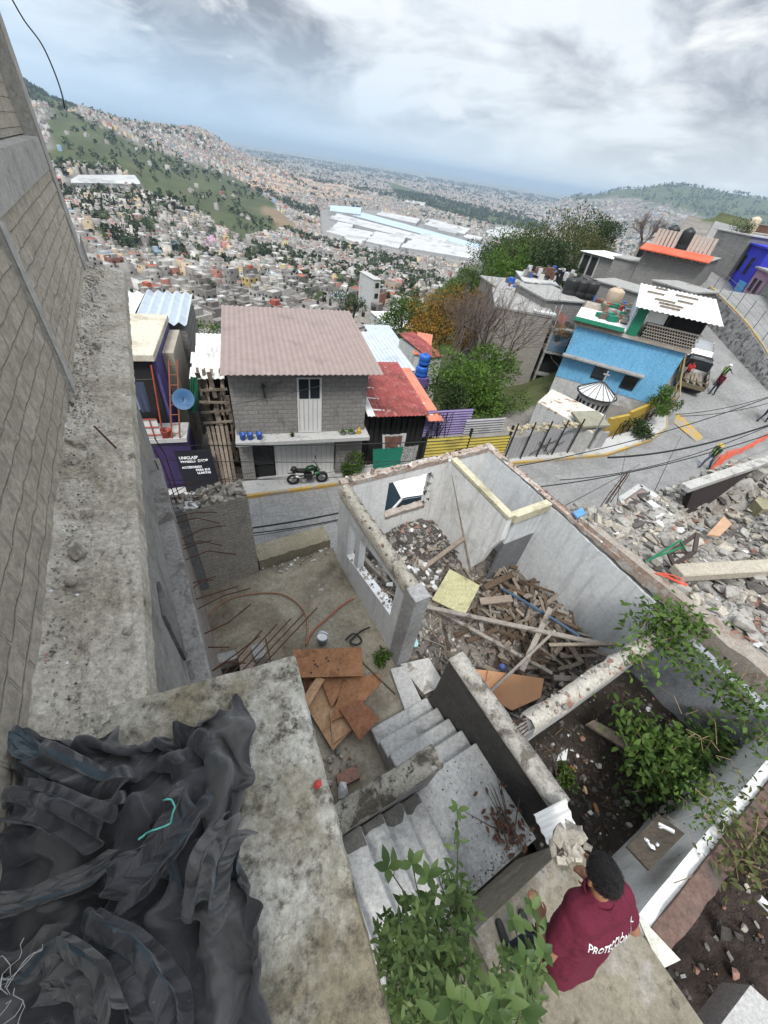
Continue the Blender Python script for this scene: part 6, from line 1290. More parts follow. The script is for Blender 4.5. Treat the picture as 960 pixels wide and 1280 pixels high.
scatter_rocks('earth_clods',Rm,900,lambda g:(g.uniform(-.2,3.5),-7.3-2.5*g.random()),zmound,(.02,.16),(1,2.5,1.5,.3,4),'clods and stones on the earth mound',.6,13,power=3)
# litter in the soil room
scatter_rocks('soil_litter',Rm,700,lambda g:(g.uniform(.4,3.8),g.uniform(-6.9,-5.25)),zpit,(.02,.11),(.7,.6,.8,.5,9),'dark clods, twigs and litter on the black soil',.6,12,power=3)
m=MB()
for k in range(140):
    x=rnd.uniform(.5,3.6); y=rnd.uniform(-6.8,-5.3); an=rnd.random()*6.28; L=rnd.uniform(.05,.2); z=float(zpit(x,y))+.03; m.beam(Rm.w(x,y,z),Rm.w(x+L*math.cos(an),y+L*math.sin(an),z+rnd.uniform(0,.06)),.012,.008)
o=obj('dry_twigs',m,wmat[2]); o['kind']='stuff'; o['label']='dry twigs scattered over the black soil'
sheet([(686,934),(710,934),(708,950),(688,952)],[-6.75]*4,.03,plain('white_paper',G(.62)),'crumpled white paper sheet on the black soil','paper_sheet','paper'); sheet([(733,905),(742,900),(800,930),(792,942)],[-6.5,-6.5,-6.3,-6.3],.05,wmat[0],'dark plank half buried under leaves in the soil room','plank','plank')
for (u,v,mt,lb) in ((716,960,'orange_scrap','orange peel coloured scrap on the black soil'),(732,988,'tan_scrap','tan scrap of wood on the black soil'),(745,1010,'brown_scrap','brown leaf shaped scrap on the black soil'),(738,1016,'pale_scrap','pale bone like stick on the black soil')):
    m=MB(); m.rock(at(u,v,-6.85),.13,.06,.03); solo('litter_scrap',m,plain(mt,{'orange_scrap':(.4,.15,.05),'tan_scrap':(.5,.33,.18),'brown_scrap':(.25,.12,.05),'pale_scrap':(.55,.53,.5)}[mt],.8),lb,'scrap')
# ---------------------------------------------------------------- rubble plot beyond the long wall
def zrub(X,Y):
    X=np.asarray(X,float);Y=np.asarray(Y,float); return -5.28-2.5*np.clip(Y+2.7-.5*np.exp(-((X-4.6)/1.1)**2),0,2.6)-1.25*np.exp(-((X-9.)/1.5)**2-((Y+3.7)/.8)**2)+.25*np.exp(-(((X-6.5)/1.5)**2+((Y+3.3)/.8)**2))+.28*(fbm(X*1.3+2,Y*1.3,4)-.5)-.18*np.exp(-((X-4.2)/.5)**2)
heap('rubble_ground',Rm,4.17,19,-.35,-13,zrub,mottled('dusty_rubble_ground',(.25,.24,.225),(.34,.325,.305),2,(.19,.165,.145),1,(.5,.65),(.42,.41,.4),5,(.6,.68),bump=.8,bs=22),110,100)
m=MB(); Rm.bx(m,4.17,12.1,-.4,-.26,-13,-11.2); solo('retaining_wall',m,conc,'rough retaining wall under the rubble plot at the street','wall')
scatter_rocks('rubble',Rm,12500,lambda g:(4.25+7.8*g.random()**1.15,-.5-9*g.random()**1.1),zrub,(.03,.34),(5,.6,6,.3,.8),'heap of broken concrete and stones beyond the long white wall',.5,21,power=4.2)
scatter_rocks('brick_rubble',Rm,380,lambda g:(g.uniform(4.9,7.2),g.uniform(-9,-5.4)),zrub,(.05,.3),(2,6,2,.6,.3),'broken red bricks mixed into the near rubble',.65,22,power=2.2)
big=[(560+260,665),(745,672),(770,690),(860,690),(835,655),(905,690),(930,665),(800,640),(780,655),(890,655),(915,740),(880,770),(930,780),(945,720),(850,735),(760,665),(820,700),(955,690)]
for k,(u,v) in enumerate(big):
    p=at(u,v,-5.15); m=MB(); m.rock((0,0,0),rnd.uniform(.25,.42)); m.v=[(x+p[0],y+p[1],z+p[2]) for x,y,z in m.v]; solo('concrete_lump',m,rubm[2],'large broken concrete lump on the rubble heap','concrete lump','large lumps on the rubble heap',bevel=.02)
m=MB(); m.beam(at(845,716,-5.05),at(985,708,-5.05),.3,.2); solo('concrete_beam',m,mottled('tan_concrete_beam',(.36,.32,.26),(.43,.39,.32),3,bump=.4),'tan fallen concrete beam lying across the rubble','beam',bevel=.02)
Xn=Fr(Rm.w(4.18,0,0),35.3-90); m=MB(); ruinwall(Xn,m,3.0,9.5,0,.34,-7,-5.05,-5.0,30,.04); solo('low_brick_wall',m,mottled('brown_grey_wall_top',(.26,.225,.19),(.34,.3,.26),3,(.2,.14,.11),2,(.55,.65),bump=.6),'low brown grey wall between rubble and vine covered room','wall')
m=MB(); Q=[V3(0,0,0)]
p=lambda u,v,z:at(u,v,z)
f0=[p(808,702,-5.0),p(850,676,-4.5),p(858,690,-4.9),p(838,700,-5.0)]
t=thing('broken_frame','bent green steel frame and brown door leaf thrown on the rubble','frame',f0[0]); m=MB(); m.tube([f0[0],f0[1]],.02,5); m.tube([f0[1],f0[2]],.02,5); m.tube([f0[0]+V3(.05,.05,0),(f0[1]+f0[2])/2],.02,5); obj('green_bar',m,plain('green_frame_paint',(.02,.17,.08),.5),t)
m=MB(); q=[p(836,692,-4.95),p(872,667,-4.55),p(868,690,-4.7),p(842,706,-5.0)]; 
for i in range(4): m.beam(q[i],q[(i+1)%4],.07,.04)
m.beam(q[0],q[2],.03,.02); obj('door_leaf',m,plain('dark_brown_frame',(.05,.035,.03),.7),t)
m=MB(); [m.tube([p(818+k*4,716,-5.05),p(835+k*5,722+3*math.sin(k),-5.0),p(856+k,732,-5.05)],.012,5) for k in range(4)]; solo('plastic_mesh_strip',m,plain('orange_red_mesh',(.6,.08,.04),.6),'scrap of red orange mesh on the rubble','mesh scrap')
sheet([(884,668),(905,645),(915,655),(900,670)],-5.0,.04,plain('tan_board',(.42,.26,.16),.8),'tan broken board on the rubble'); sheet([(716,640),(728,634),(732,642),(722,647)],-4.9,.04,plain('blue_rag',(.1,.25,.5),.8),'blue rag on the corner of the rubble heap','rag','rag')
# lattice rebar stump and tiled patch at the street side
m=MB(); c0=p(755,632,-5.9)
for dx,dy in ((0,0),(.12,0),(.12,.12),(0,.12)): m.tube([c0+V3(dx,dy,-.6),c0+V3(dx*.8,dy*.8,.3),c0+V3(dx*.5+.1,dy*.5+.1,1.0)],.012,4)
for k in range(6): z=-.5+k*.22; m.tube([c0+V3(0,0,z),c0+V3(.12,0,z),c0+V3(.12,.12,z),c0+V3(0,.12,z),c0+V3(0,0,z)],.006,4)
solo('rebar_cage',m,rusty,'bent rebar cage standing at the street edge of the rubble','rebar'); 
m=MB(); q=[p(u,v,-6.6) for u,v in ((775,625),(800,608),(818,620),(826,640),(784,640))]; m.prism([(a[0],a[1]) for a in q],-13,-6.6); m2=m; t=thing('tiled_floor_patch','dusty red floor patch with pale rim above the street','floor',q[0]-V3(0,0,4)); obj('floor',m2,mottled('dusty_red_floor',(.2,.15,.14),(.26,.2,.19),3,bump=.4),t); m=MB(); m.beam(q[0],q[1],.16,.1); m.beam(q[1],q[2],.16,.1); m.beam(q[4],q[0],.12,.1); obj('rim',m,conc_light,t)
# standing wall fragment with dark paint at the right edge
t=thing('wall_fragment','standing dark painted wall fragment with pale concrete lintel at the right edge','wall',p(900,640,-6)); A_=p(858,607,-4.75); B_=p(985,565,-4.75); d_=unit(B_-A_); n_=np.cross(d_,V3(0,0,1)); m=MB(); m.obox(A_-n_*.12,B_-A_,n_*.24,V3(0,0,-.14)); obj('lintel',m,mottled('pale_lintel',(.36,.35,.33),(.46,.45,.43),4,(.25,.24,.22),3,bump=.5),t,bevel=.015)
m=MB(); e=A_+(B_-A_)*.08; m.add([e+V3(0,0,-.142),A_+(B_-A_)*.72+V3(0,0,-.142),A_+(B_-A_)*.6+V3(0,0,-.6),A_+(B_-A_)*.5+V3(0,0,-1.05),A_+(B_-A_)*.36+V3(0,0,-1.5),A_+(B_-A_)*.2+V3(0,0,-1.0)],[(0,5,4,3,2,1)]); m.add([q_-n_*-.12 if 0 else q_+n_*.06 for q_ in []],[]) if 0 else None
v6=[V3(*x) for x in m.v]; m.v=[tuple(x+n_*.05) for x in v6]+[tuple(x-n_*.08) for x in v6]; m.f.append((6,7,8,9,10,11)); m.m.append(0)
for i in range(6): m.f.append((i,(i+1)%6,6+(i+1)%6,6+i)); m.m.append(0)
obj('dark_panel',m,mottled('dark_brown_paint',(.045,.035,.034),(.06,.05,.048),2,bump=.2),t)
m=MB(); m.rock(p(945,592,-5.3),.9,.5,1.0); obj('broken_block',m,rubm[2],t,bevel=.03); m=MB(); m.rock(p(930,612,-5.6),.8,.5,.7); obj('broken_block',m,rubm[2],t,bevel=.03)
m=MB(); q=[p(u,v,-5.6) for u,v in ((940,628),(990,590),(1010,640),(950,640))]; m.prism([(a[0],a[1]) for a in q],-7,-5.5); solo('olive_block',m,mottled('olive_concrete',(.24,.22,.14),(.3,.28,.19),3,bump=.4),'olive stained concrete block at the right edge','block')
# ---------------------------------------------------------------- hollow, rubble and things on the patio
m=MB(); q=[at(u,v,-6.95) for u,v in ((245,826),(300,812),(304,822),(250,838))]; m.prism([(a[0],a[1]) for a in q],-7.2,-6.9); q2=[at(u,v,-7.1) for u,v in ((252,842),(306,826),(310,846),(256,862))]; t=thing('drain_pit','concrete edged dark pit at the near corner of the patio','pit',q[0]-V3(0,0,.2)); obj('edge_beam',m,conc,t,bevel=.01); m=MB(); m.prism([(a[0],a[1]) for a in q2],-7.25,-7.15); obj('dark_bottom',m,dark,t)
for k,(a,b,lb) in enumerate((((300,808),(306,842),'left of the short boards standing by the pit'),((308,806),(316,838),'middle of the short boards standing by the pit'),((332,798),(338,826),'thin orange lath by the pit'))): plank(a,b,-6.85,-7.0,.13 if k<2 else .03,.03,woodm if k<2 else wmat[2],lb)
pb_=at(324,818,-7.0); m=MB(); m.box(pb_,(.22,.3,.3),R(35)); solo('block_offcut',m,conc,'grey block offcut beside the short boards','block',bevel=.01)
rost=mottled('reddish_plywood',(.25,.12,.06),(.33,.17,.09),3,(.17,.075,.04),1.8,(.54,.66),bump=.25); rost2=mottled('pale_plywood',(.36,.22,.12),(.43,.28,.17),3,(.27,.15,.08),2,(.55,.68),bump=.25); rost3=mottled('dark_plywood',(.2,.09,.05),(.26,.125,.07),3,(.13,.06,.035),2,(.55,.68),bump=.25)
for px,z,mt,lb in (([(378,842),(440,838),(462,862),(420,928),(384,880)],-7.12,rost3,'dark plywood sheet at the bottom of the patio pile'),([(388,852),(408,848),(446,905),(416,938),(380,878)],-7.06,rost2,'pale split plywood at the left of the pile'),([(412,890),(430,870),(446,908),(416,930)],-7.02,rost2,'pale plywood offcut at the near end of the pile'),
    ([(400,846),(436,842),(424,870),(414,884)],-6.98,rost,'torn plywood piece with stripped veneer'),([(430,848),(474,842),(478,852),(446,886),(414,902)],-6.95,rost,'wide orange plywood sheet in the middle of the pile'),([(424,886),(450,874),(474,898),(450,926)],-6.9,rost3,'square red brown plywood piece on the near side of the pile'),([(396,846),(406,849),(386,883),(376,876)],-6.88,rost2,'light wooden plank lying across the pile'),([(366,812),(452,809),(454,845),(370,847)],-6.84,rost,'large perforated plywood sheet on top of the pile')):
    o=sheet(px,z,.018,mt,lb,'plywood_sheet','plywood')
m=MB()
for k in range(14): u=rnd.uniform(385,435); v=rnd.uniform(815,842); pz=at(u,v,-6.838); m.lathe(pz,[(rnd.uniform(.008,.022),0),(.008,.002)],7)
obj('punched_holes',m,dark,o); 
plank((440,816),(494,868),-6.95,-6.85,.025,.025,wmat[2],'thin yellow lath lying beside the plywood pile')
pbk=bucket(at(403,803,-7.19),.11,.24,plain('pale_blue_bucket',(.3,.38,.45),.4),'pale blue bucket with white lid on the patio'); m=MB(); m.lathe(at(403,803,-7.19)+V3(0,0,.235),[(.115,0),(.115,.02),(.02,.025)],14); obj('lid',m,plain('white_lid',G(.65),.4),pbk)
def hose(px,z,r,mat,label,nm='hose'):
    m=MB(); P=[at(u,v,z) for u,v in px]; Q=[]
    for i in range(len(P)-1):
        p0,p1,p2,p3=P[max(i-1,0)],P[i],P[i+1],P[min(i+2,len(P)-1)]
        for k in range(6): t_=k/6; Q.append(.5*((2*p1)+(-p0+p2)*t_+(2*p0-5*p1+4*p2-p3)*t_**2+(-p0+3*p1-3*p2+p3)*t_**3))
    Q.append(P[-1]); m.tube(Q,r,6); return solo(nm,m,mat,label,'hose',smooth=True)
hm_=mottled('tan_hose',(.27,.15,.09),(.33,.19,.12),5,bump=.1); hose([(262,770),(280,752),(310,743),(350,742),(375,757),(384,775),(383,802)],-7.15,.016,hm_,'tan garden hose curving across the patio'); hose([(382,806),(392,788),(410,772),(428,756),(442,748)],-7.15,.02,mottled('red_hose',(.3,.11,.07),(.36,.14,.09),5,bump=.1),'reddish hose running to the ruin wall')
hose([(432,800),(442,792),(452,800),(446,806),(438,802),(450,790),(462,784)],-7.13,.02,black_metal,'coil of black hose near the weeds on the patio')
def weed(name,label,base,w,hh,kind,n,ls,seed): return shrub(name,label,base,w,hh,kind,n,ls,seed,'plant')
weed('weed_clump','bright green weed clump at the foot of the grey column',at(476,830,-7.2),.34,.42,'green',420,.07,61); weed('weed_clump','small green weed in the black soil beside white paper',at(700,975,-6.95),.36,.3,'green',320,.07,62)
m=MB(); 
for k in range(26): m.rock(at(rnd.uniform(400,440),rnd.uniform(935,985),-7.15),rnd.uniform(.03,.12),m=rnd.choice([0,1,2]))
o=obj('patio_litter',m,rubm); o['kind']='stuff'; o['label']='small rubble on the shady patio corner'
sheet([(420,968),(446,955),(450,972),(424,985)],-7.1,.1,rubm[1],'reddish paving block in the shady patio corner','paving_block','block'); m=MB(); m.rock(at(428,988,-6.95),.22); solo('white_bag',m,rubm[3],'white lump beside the top of the weathered stub wall','lump')
# wall below the ledge with rods
t=thing('party_wall','tall rough party wall below the ledge with rods sticking out','wall',Rm.w(-3.1,-2,-7.2)); Xl=Fr(Rm.w(-3.02,0,0),35.3-90)
m=MB(); Xl.bx(m,-.9,4.4,-.3,-.16,-4.1,-1.84); Xl.bx(m,-6,-.95,-.4,-.28,-13,-1.84) ; obj('upper_wall',m,mottled('grey_rough_render',(.24,.235,.225),(.31,.305,.29),3,(.17,.165,.155),1.5,(.5,.66),(.38,.37,.36),9,(.6,.68),bump=.6,bs=30),t); m=MB(); Xl.bx(m,-.9,4.4,-.34,.03,-4.5,-4.15); obj('slab_band',m,mottled('grey_spotted_band',(.22,.215,.205),(.3,.29,.275),4,(.13,.12,.11),3,bump=.6,bs=40),t,bevel=.015)
m=MB(); Xl.bx(m,-.3,4.4,-.3,.02,-7.4,-4.55); obj('lower_wall',m,blocks('pinkish_rubble_masonry',A1,(.3,.26,.23),(.38,.33,.3),(.34,.32,.3),bw=.28,bh=.12,mo=.03,c3=(.22,.16,.145),t3=(.52,.64),s3=2.5,bump=1.,wob=.04,fine=18),t)
m=MB(); Xl.bx(m,2.1,2.9,-.15,-.0,-4.08,-3.0) if 0 else Xl.bx(m,2.75,3.15,-.155,-.13,-3.9,-3.1); obj('dark_recess',m,conc_dark,t)
for k in range(17):
    s=-.2+k*.24+rnd.uniform(-.06,.06); L=rnd.uniform(.25,.75); z=-4.6-rnd.uniform(.05,.5); m=MB(); m.tube([Xl.w(s,0,z),Xl.w(s+rnd.uniform(-.1,.1),L*.5,z+.02),Xl.w(s+rnd.uniform(-.3,.3),L,z+rnd.uniform(-.12,.12))],.009,5); obj('rebar_rod',m,rusty,t)
for k in range(5):
    m=MB(); a=Xl.w(3.0+.06*k,.0,-4.9-.05*k); m.tube([a,a+Rm.ex*(1.0+.3*k)*.7+Rm.ey*(.5+.12*k)*.8+V3(0,0,.1)],.009,5); obj('rebar_rod',m,rusty,t)
# ---------------------------------------------------------------- camera-side block wall, ledge and roof slab
Wl=Fr((-1.19,.45),123.3)
wallm=blocks('rough_block_wall',R(123.3),(.66,.595,.49),(.76,.69,.575),(.6,.55,.46),bw=.27,bh=.115,mo=.011,c3=(.44,.4,.33),t3=(.5,.68),s3=2.2,bump=1.,wob=.004,bd=.03,fine=30)
castm=mottled('smooth_cast_concrete',(.38,.37,.345),(.46,.45,.42),3,(.26,.25,.23),2,(.52,.7),(.15,.14,.12),7,(.62,.72),bump=.35,bs=35)
t=thing('block_wall','tall rough block wall with cast concrete columns along the ledge','wall',Wl.w(3,.1,-1.7))
def roughface(fr,x0,x1,z0,z1,y,nx,nz,amp,sc,course=True):
    P=np.zeros((nx,nz,3)); xs=np.linspace(x0,x1,nx); zs=np.linspace(z0,z1,nz)
    X,Z=np.meshgrid(xs,zs,indexing='ij'); D=amp*(fbm(X*sc+3,Z*sc+8,5)-.5)*2
    if course:
        cz=np.abs(((Z+1.7)/.125+.5)%1-.5)*.125; row=np.floor((Z+1.7)/.125); cx=np.abs(((X/.3+.5*(row%2))+.5)%1-.5)*.3
        D-= .006*np.exp(-(cz/.012)**2)+.005*np.exp(-(cx/.012)**2); D+=.008*(vnoise(np.floor(X/.3+.5*(row%2))*7.7,row*3.3)-.5)
    for i in range(nx):
        for j in range(nz): P[i,j]=fr.w(X[i,j],y-D[i,j],Z[i,j])
    return P
m=MB(); P=roughface(Wl,-2.2,6.95,-1.72,-.56,.0,560,90,.012,9,False); m.grid(P[:, ::-1]); Wl.bx(m,-2.2,6.93,.03,.2,-6,-.57); obj('blockwork',m,wallm,t,True)
m=MB(); P=roughface(Wl,-2.2,6.95,-.56,-.27,-.012,200,14,.006,6,False); m.grid(P[:, ::-1]); Wl.bx(m,-2.2,6.94,-.008,.3,-.56,-.272); obj('tie_beam',m,castm,t)
m=MB(); P=roughface(Wl,2.5,6.6,-.26,3.2,.13,200,110,.014,7,False); m.grid(P[:, ::-1]); Wl.bx(m,2.5,6.6,.16,.34,-.268,3.2); P=roughface(Wl,-2.2,1.2,-.26,3.2,.13,120,110,.014,7,False); m.grid(P[:, ::-1]); Wl.bx(m,-2.2,1.2,.16,.34,-.268,3.2); obj('upper_blockwork',m,wallm,t,True)
xc=[Wl.px(90,490)[0],Wl.px(15,300)[0]]; print('column',xc)
for x0,x1,y0,z1 in ((6.55,6.97,-.02,3.2),(xc[0]-.08,xc[0]+.09,-.03,-.57)):
    m=MB(); P=roughface(Wl,x0,x1,-1.75,z1,y0,14,90,.004,7,False); m.grid(P[:, ::-1]); Wl.bx(m,x0,x1,y0+.004,.33 if z1>0 else .02,-1.75,z1); obj('column',m,castm,t)
pp=at(36,829,-1.7); lx=np.dot(pp-Wl.P,Wl.ex); ly=np.dot(pp-Wl.P,Wl.ey); print('pillar',lx,ly)
m=MB(); Wl.bx(m,lx-.9,lx,ly,.2,-1.8,-.9); obj('near_pillar',m,castm,t,bevel=.015)
# ledge
E0,E1=V3(-.73,.40,0),V3(-4.50,6.36,0); F0,F1=V3(-1.12,.31,0),V3(-5.14,6.42,0)
def ledgepts(nu,nv):
    P=np.zeros((nu,nv,3)); U=np.linspace(0,1,nu); Vv_=np.linspace(0,1,nv)
    for i,u in enumerate(U):
        a=F0+(F1-F0)*u; b=E0+(E1-E0)*u
        for j,v in enumerate(Vv_): P[i,j]=a+(b-a)*v
    L=U[:,None]*7*np.ones((1,nv)); T=np.ones((nu,1))*Vv_[None]*.42
    h=.05*(fbm(L*3.2,T*9,5)-.5)+.018*(fbm(L*26,T*8,3)-.5)+.02*(fbm(L*14,T*20,4)-.5)
    h+=.045*np.exp(-(Vv_[None]/.22)**2)*(.4+fbm(L*2,T*2,3))
    h*=1-.75*np.clip((Vv_[None]-.86)/.06,0,1)
    P[...,2]=-1.7+h; return P
m=MB(); P=ledgepts(620,48); m.grid(P); 
edge=P[:,-1]; nE=len(edge); S_=np.zeros((nE,4,3)); w_=unit(V3(.846,.534,0))
for i in range(nE):
    S_[i,0]=edge[i]; S_[i,1]=edge[i]+w_*.006-V3(0,0,.012); S_[i,2]=edge[i]+w_*(.006+.01*float(vnoise(i*.2,1)))-V3(0,0,.14); S_[i,3]=edge[i]-w_*.1-V3(0,0,.15)
m.grid(S_); ledgem=mottled('gritty_concrete',(.54,.5,.42),(.66,.62,.54),6,(.38,.34,.27),1.6,(.48,.64),(.17,.155,.13),9,(.56,.68),bump=1.,bs=55,bd=.02,grain=.55); solo('concrete_ledge',m,ledgem,'long gritty concrete ledge at the foot of the block wall','ledge')
m=MB()
for k in range(2600):
    u=rnd.random()**1.15; v=min(.93,abs(rnd.gauss(0,.3))); a=F0+(F1-F0)*u; b=E0+(E1-E0)*u; q=a+(b-a)*v; s=rnd.uniform(.004,.03)*(1.2-v*.6)*(.45+.55*u)
    m.rock(q+V3(0,0,-1.69+.03*math.exp(-(v/.25)**2)),s,m=rnd.choices(range(5),(4,.3,3,1,.2))[0])
o=obj('grit',m,rubm); o['kind']='stuff'; o['label']='grit and small stones on the concrete ledge'
for k,(u,v,s) in enumerate(((95,552,.13),(98,690,.1),(88,727,.07),(158,790,.05),(120,430,.09),(88,500,.09))):
    m=MB(); m.rock(at(u,v,-1.66),s,s*.8,s*.6); m.rock(at(u+3,v+2,-1.66),s*.6,s*.5,s*.5); solo('loose_stone',m,rubm[0],['large pale stone on the ledge against the wall base','flat pale stone halfway along the ledge','small stone below the flat pale one on the ledge','little light lump near the outer ledge edge','stone on the far part of the ledge','dark crumb stone at the foot of the cast column'][k],'stone',bevel=.006)
m=MB(); m.tube([at(118,533,-1.66),at(145,560,-1.66)],.007,5); solo('rusty_rod',m,rusty,'short rusty rod lying on the ledge','rod')
# roof slab
sl_=mottled('lichen_roof_slab',(.46,.445,.39),(.58,.565,.51),4,(.27,.24,.17),1.9,(.45,.6),(.12,.105,.08),19,(.5,.64),bump=.9,bs=55,bd=.015,grain=.5)
C0,C1,C2,C3=V3(-1.36,.29,0),V3(-.305,.825,0),V3(.46,-.56,0),V3(-1.9,-1.2,0)
n1,n2=150,170; P=np.zeros((n1,n2,3)); 
for i in range(n1):
    for j in range(n2):
        s,t_=i/(n1-1),j/(n2-1); P[i,j]=(C0*(1-s)+C1*s)*(1-t_)+(C3*(1-s)+C2*s)*t_
hh=.02*(fbm(P[...,0]*5,P[...,1]*5,4)-.5)+.012*(fbm(P[...,0]*34,P[...,1]*34,4)-.5); P[...,2]=-1.695+hh
P[-1,:,0]+=.012*(fbm(np.arange(n2)*.25,np.zeros(n2),3)-.5); m=MB(); m.grid(P[:, ::-1])
sk=np.stack([P[-1],P[-1]+V3(.008,.004,-.02),P[-1]+V3(0,0,-.18),P[-1]-V3(.3,.1,.18)],1); m.grid(sk); sk=np.stack([P[:,0],P[:,0]+V3(-.002,.01,-.02),P[:,0]+V3(0,0,-.18),P[:,0]+V3(.1,-.3,-.18)],1); m.grid(sk[:, ::-1])
solo('roof_slab',m,sl_,'lichen stained concrete roof slab in the foreground','slab')
m=MB(); q=[C0-V3(.1,.1,0),C1-V3(.08,.1,0),C2-V3(.2,.05,0),C3]; m.prism([(a[0],a[1]) for a in q],-8,-1.87); solo('house_wall',m,conc,'grey house wall under the roof slab','wall')
m=MB(); m.rock(at(396,980,-1.685),.035,.03,.012); solo('red_chip',m,plain('red_paint_chip',(.4,.04,.04),.6),'small red paint chip on the slab edge','chip')
# ---------------------------------------------------------------- shade cloth, settled by a small cloth solver
u1=unit(V3(.483,-.875,0)); u2=unit(V3(-.875,-.483,0))
tarpm=[]
def weave(name,c1,c2,c3):
    m,nt,b=newmat(name); v=objvec(nt); uvv=nd(nt,'ShaderNodeAttribute',attribute_name='sheet_uv').outputs['Vector']
    col=mixc(nt,ramp(nt,noise(nt,v,7,5,.6),.35,.65),c1,c2); mpp=nd(nt,'ShaderNodeMapping'); mpp.inputs['Scale'].default_value=(9,.8,1); nt.links.new(uvv,mpp.inputs[0]); col=mixc(nt,ramp(nt,noise(nt,mpp.outputs[0],1,2,.4),.54,.57),col,c3); mp2=nd(nt,'ShaderNodeMapping'); mp2.inputs['Scale'].default_value=(.9,11,1); mp2.inputs['Location'].default_value=(3,5,1); nt.links.new(uvv,mp2.inputs[0]); col=mixc(nt,ramp(nt,noise(nt,mp2.outputs[0],1,2,.4),.6,.63),col,(.03,.048,.062))
    col=mixc(nt,ramp(nt,noise(nt,v,60,5,.7),.62,.8),col,tuple(x*2.0+.03 for x in c2)); nt.links.new(col,b.inputs['Base Color']); b.inputs['Roughness'].default_value=.62; b.inputs['Specular IOR Level'].default_value=.3
    b.inputs['Sheen Weight'].default_value=.25; 
    cr=nd(nt,'ShaderNodeTexNoise',noise_type='RIDGED_MULTIFRACTAL'); cr.inputs['Scale'].default_value=18; cr.inputs['Detail'].default_value=6; cr.inputs['Roughness'].default_value=.55; cr.inputs['Distortion'].default_value=.8; nt.links.new(v,cr.inputs['Vector'])
    ad=nd(nt,'ShaderNodeMath',operation='MULTIPLY_ADD'); nt.links.new(noise(nt,v,220,3,.8),ad.inputs[0]); ad.inputs[1].default_value=.25; nt.links.new(cr.outputs['Fac'],ad.inputs[2]); bumpn(nt,b,ad.outputs[0],.8,.012); return m
tm1=weave('black_shade_cloth',(.022,.0225,.026),(.045,.045,.05),(.09,.089,.088)); tm2=weave('blue_grey_strip',(.035,.055,.07),(.05,.075,.09),(.025,.04,.055)); tm3=weave('worn_grey_strip',(.07,.069,.069),(.115,.112,.11),(.04,.04,.043))
tm4=weave('charcoal_strip',(.035,.035,.04),(.062,.061,.066),(.02,.02,.024))
tp=thing('shade_cloth','crumpled black shade cloth heaped on the roof slab','tarpaulin',at(150,1080,-1.69))
def clothobj(name,X,mat,label=None):
    N,M_=X.shape[:2]; m=MB(); m.grid(X); o=obj(name,m,mat,tp,True); me=o.data; a=me.attributes.new('sheet_uv','FLOAT_VECTOR','POINT'); s,t_=np.meshgrid(np.linspace(0,1,N),np.linspace(0,1,M_),indexing='ij'); a.data.foreach_set('vector',np.stack([s,t_,s*0],-1).reshape(-1))
    so_=o.modifiers.new('thickness','SOLIDIFY'); so_.thickness=.0018; sb=o.modifiers.new('smooth','SUBSURF'); sb.levels=1; sb.render_levels=1
    if label: o['label']=label
    return o
def ridg(x,y,o=4,sh=1.0):
    s=0;a=1;t=0
    for i in range(o):
        n=1-np.abs(2*vnoise(x*2.1**i+31*i,y*2.1**i+7*i)-1); s=s+a*n**(1.5*sh); t+=a; a*=.52
    return s/t
def settle(N,M_,LX,LY,CX,CY,frames):
    """gather a flat sheet into loose folds and let Blender's cloth solver drop it on a floor; returns the settled points"""
    s,t=np.meshgrid(np.linspace(0,1,N),np.linspace(0,1,M_),indexing='ij'); flat=np.stack([s*LX,t*LY,s*0],-1)
    wx=.2*(fbm(s*3+1,t*3+4,3)-.5); wy=.2*(fbm(s*3+9,t*3+2,3)-.5); ph=fbm(s*2.2+5,t*2.2,3)*16; ph2=fbm(s*2+3,t*2.6+8,3)*16
    z=.05*np.sin(2*math.pi*s*10+ph)+.045*np.sin(2*math.pi*t*8.0+ph2)+.06*(fbm(s*14,t*14,3)-.5); g=np.stack([s*CX+wx,t*CY+wy,z+.15],-1)
    me=bpy.data.meshes.new('loose_sheet'); idx=np.arange(N*M_).reshape(N,M_); me.from_pydata(flat.reshape(-1,3).tolist(),[],np.stack([idx[:-1,:-1],idx[1:,:-1],idx[1:,1:],idx[:-1,1:]],-1).reshape(-1,4).tolist())
    o=bpy.data.objects.new('loose_sheet',me); COL.objects.link(o); o.shape_key_add(name='Basis'); k=o.shape_key_add(name='gathered'); k.data.foreach_set('co',g.reshape(-1)); k.value=1
    c=o.modifiers.new('cloth','CLOTH'); st=c.settings; st.quality=5; st.mass=.15; st.tension_stiffness=12; st.compression_stiffness=12; st.shear_stiffness=4; st.bending_stiffness=.25; st.rest_shape_key=me.shape_keys.key_blocks['Basis']; st.air_damping=2; st.tension_damping=8; st.compression_damping=8; st.shear_damping=8
    cs=c.collision_settings; cs.use_self_collision=True; cs.self_distance_min=.007; cs.distance_min=.006; cs.collision_quality=2; cs.self_friction=8; cs.self_impulse_clamp=.3; cs.impulse_clamp=.5
    pm=bpy.data.meshes.new('rest_floor'); pm.from_pydata([(-3,-3,0),(6,-3,0),(6,6,0),(-3,6,0)],[],[(0,1,2,3)]); p=bpy.data.objects.new('rest_floor',pm); COL.objects.link(p); p.modifiers.new('collide','COLLISION'); p.collision.cloth_friction=30; p.collision.thickness_outer=.004
    c.point_cache.frame_end=frames
    for f in range(1,frames+1): S.frame_set(f)
    m=o.evaluated_get(bpy.context.evaluated_depsgraph_get()).data; X=np.zeros(len(m.vertices)*3); m.vertices.foreach_get('co',X)
    bpy.data.objects.remove(o); bpy.data.objects.remove(p); S.frame_set(1); return X.reshape(N,M_,3)
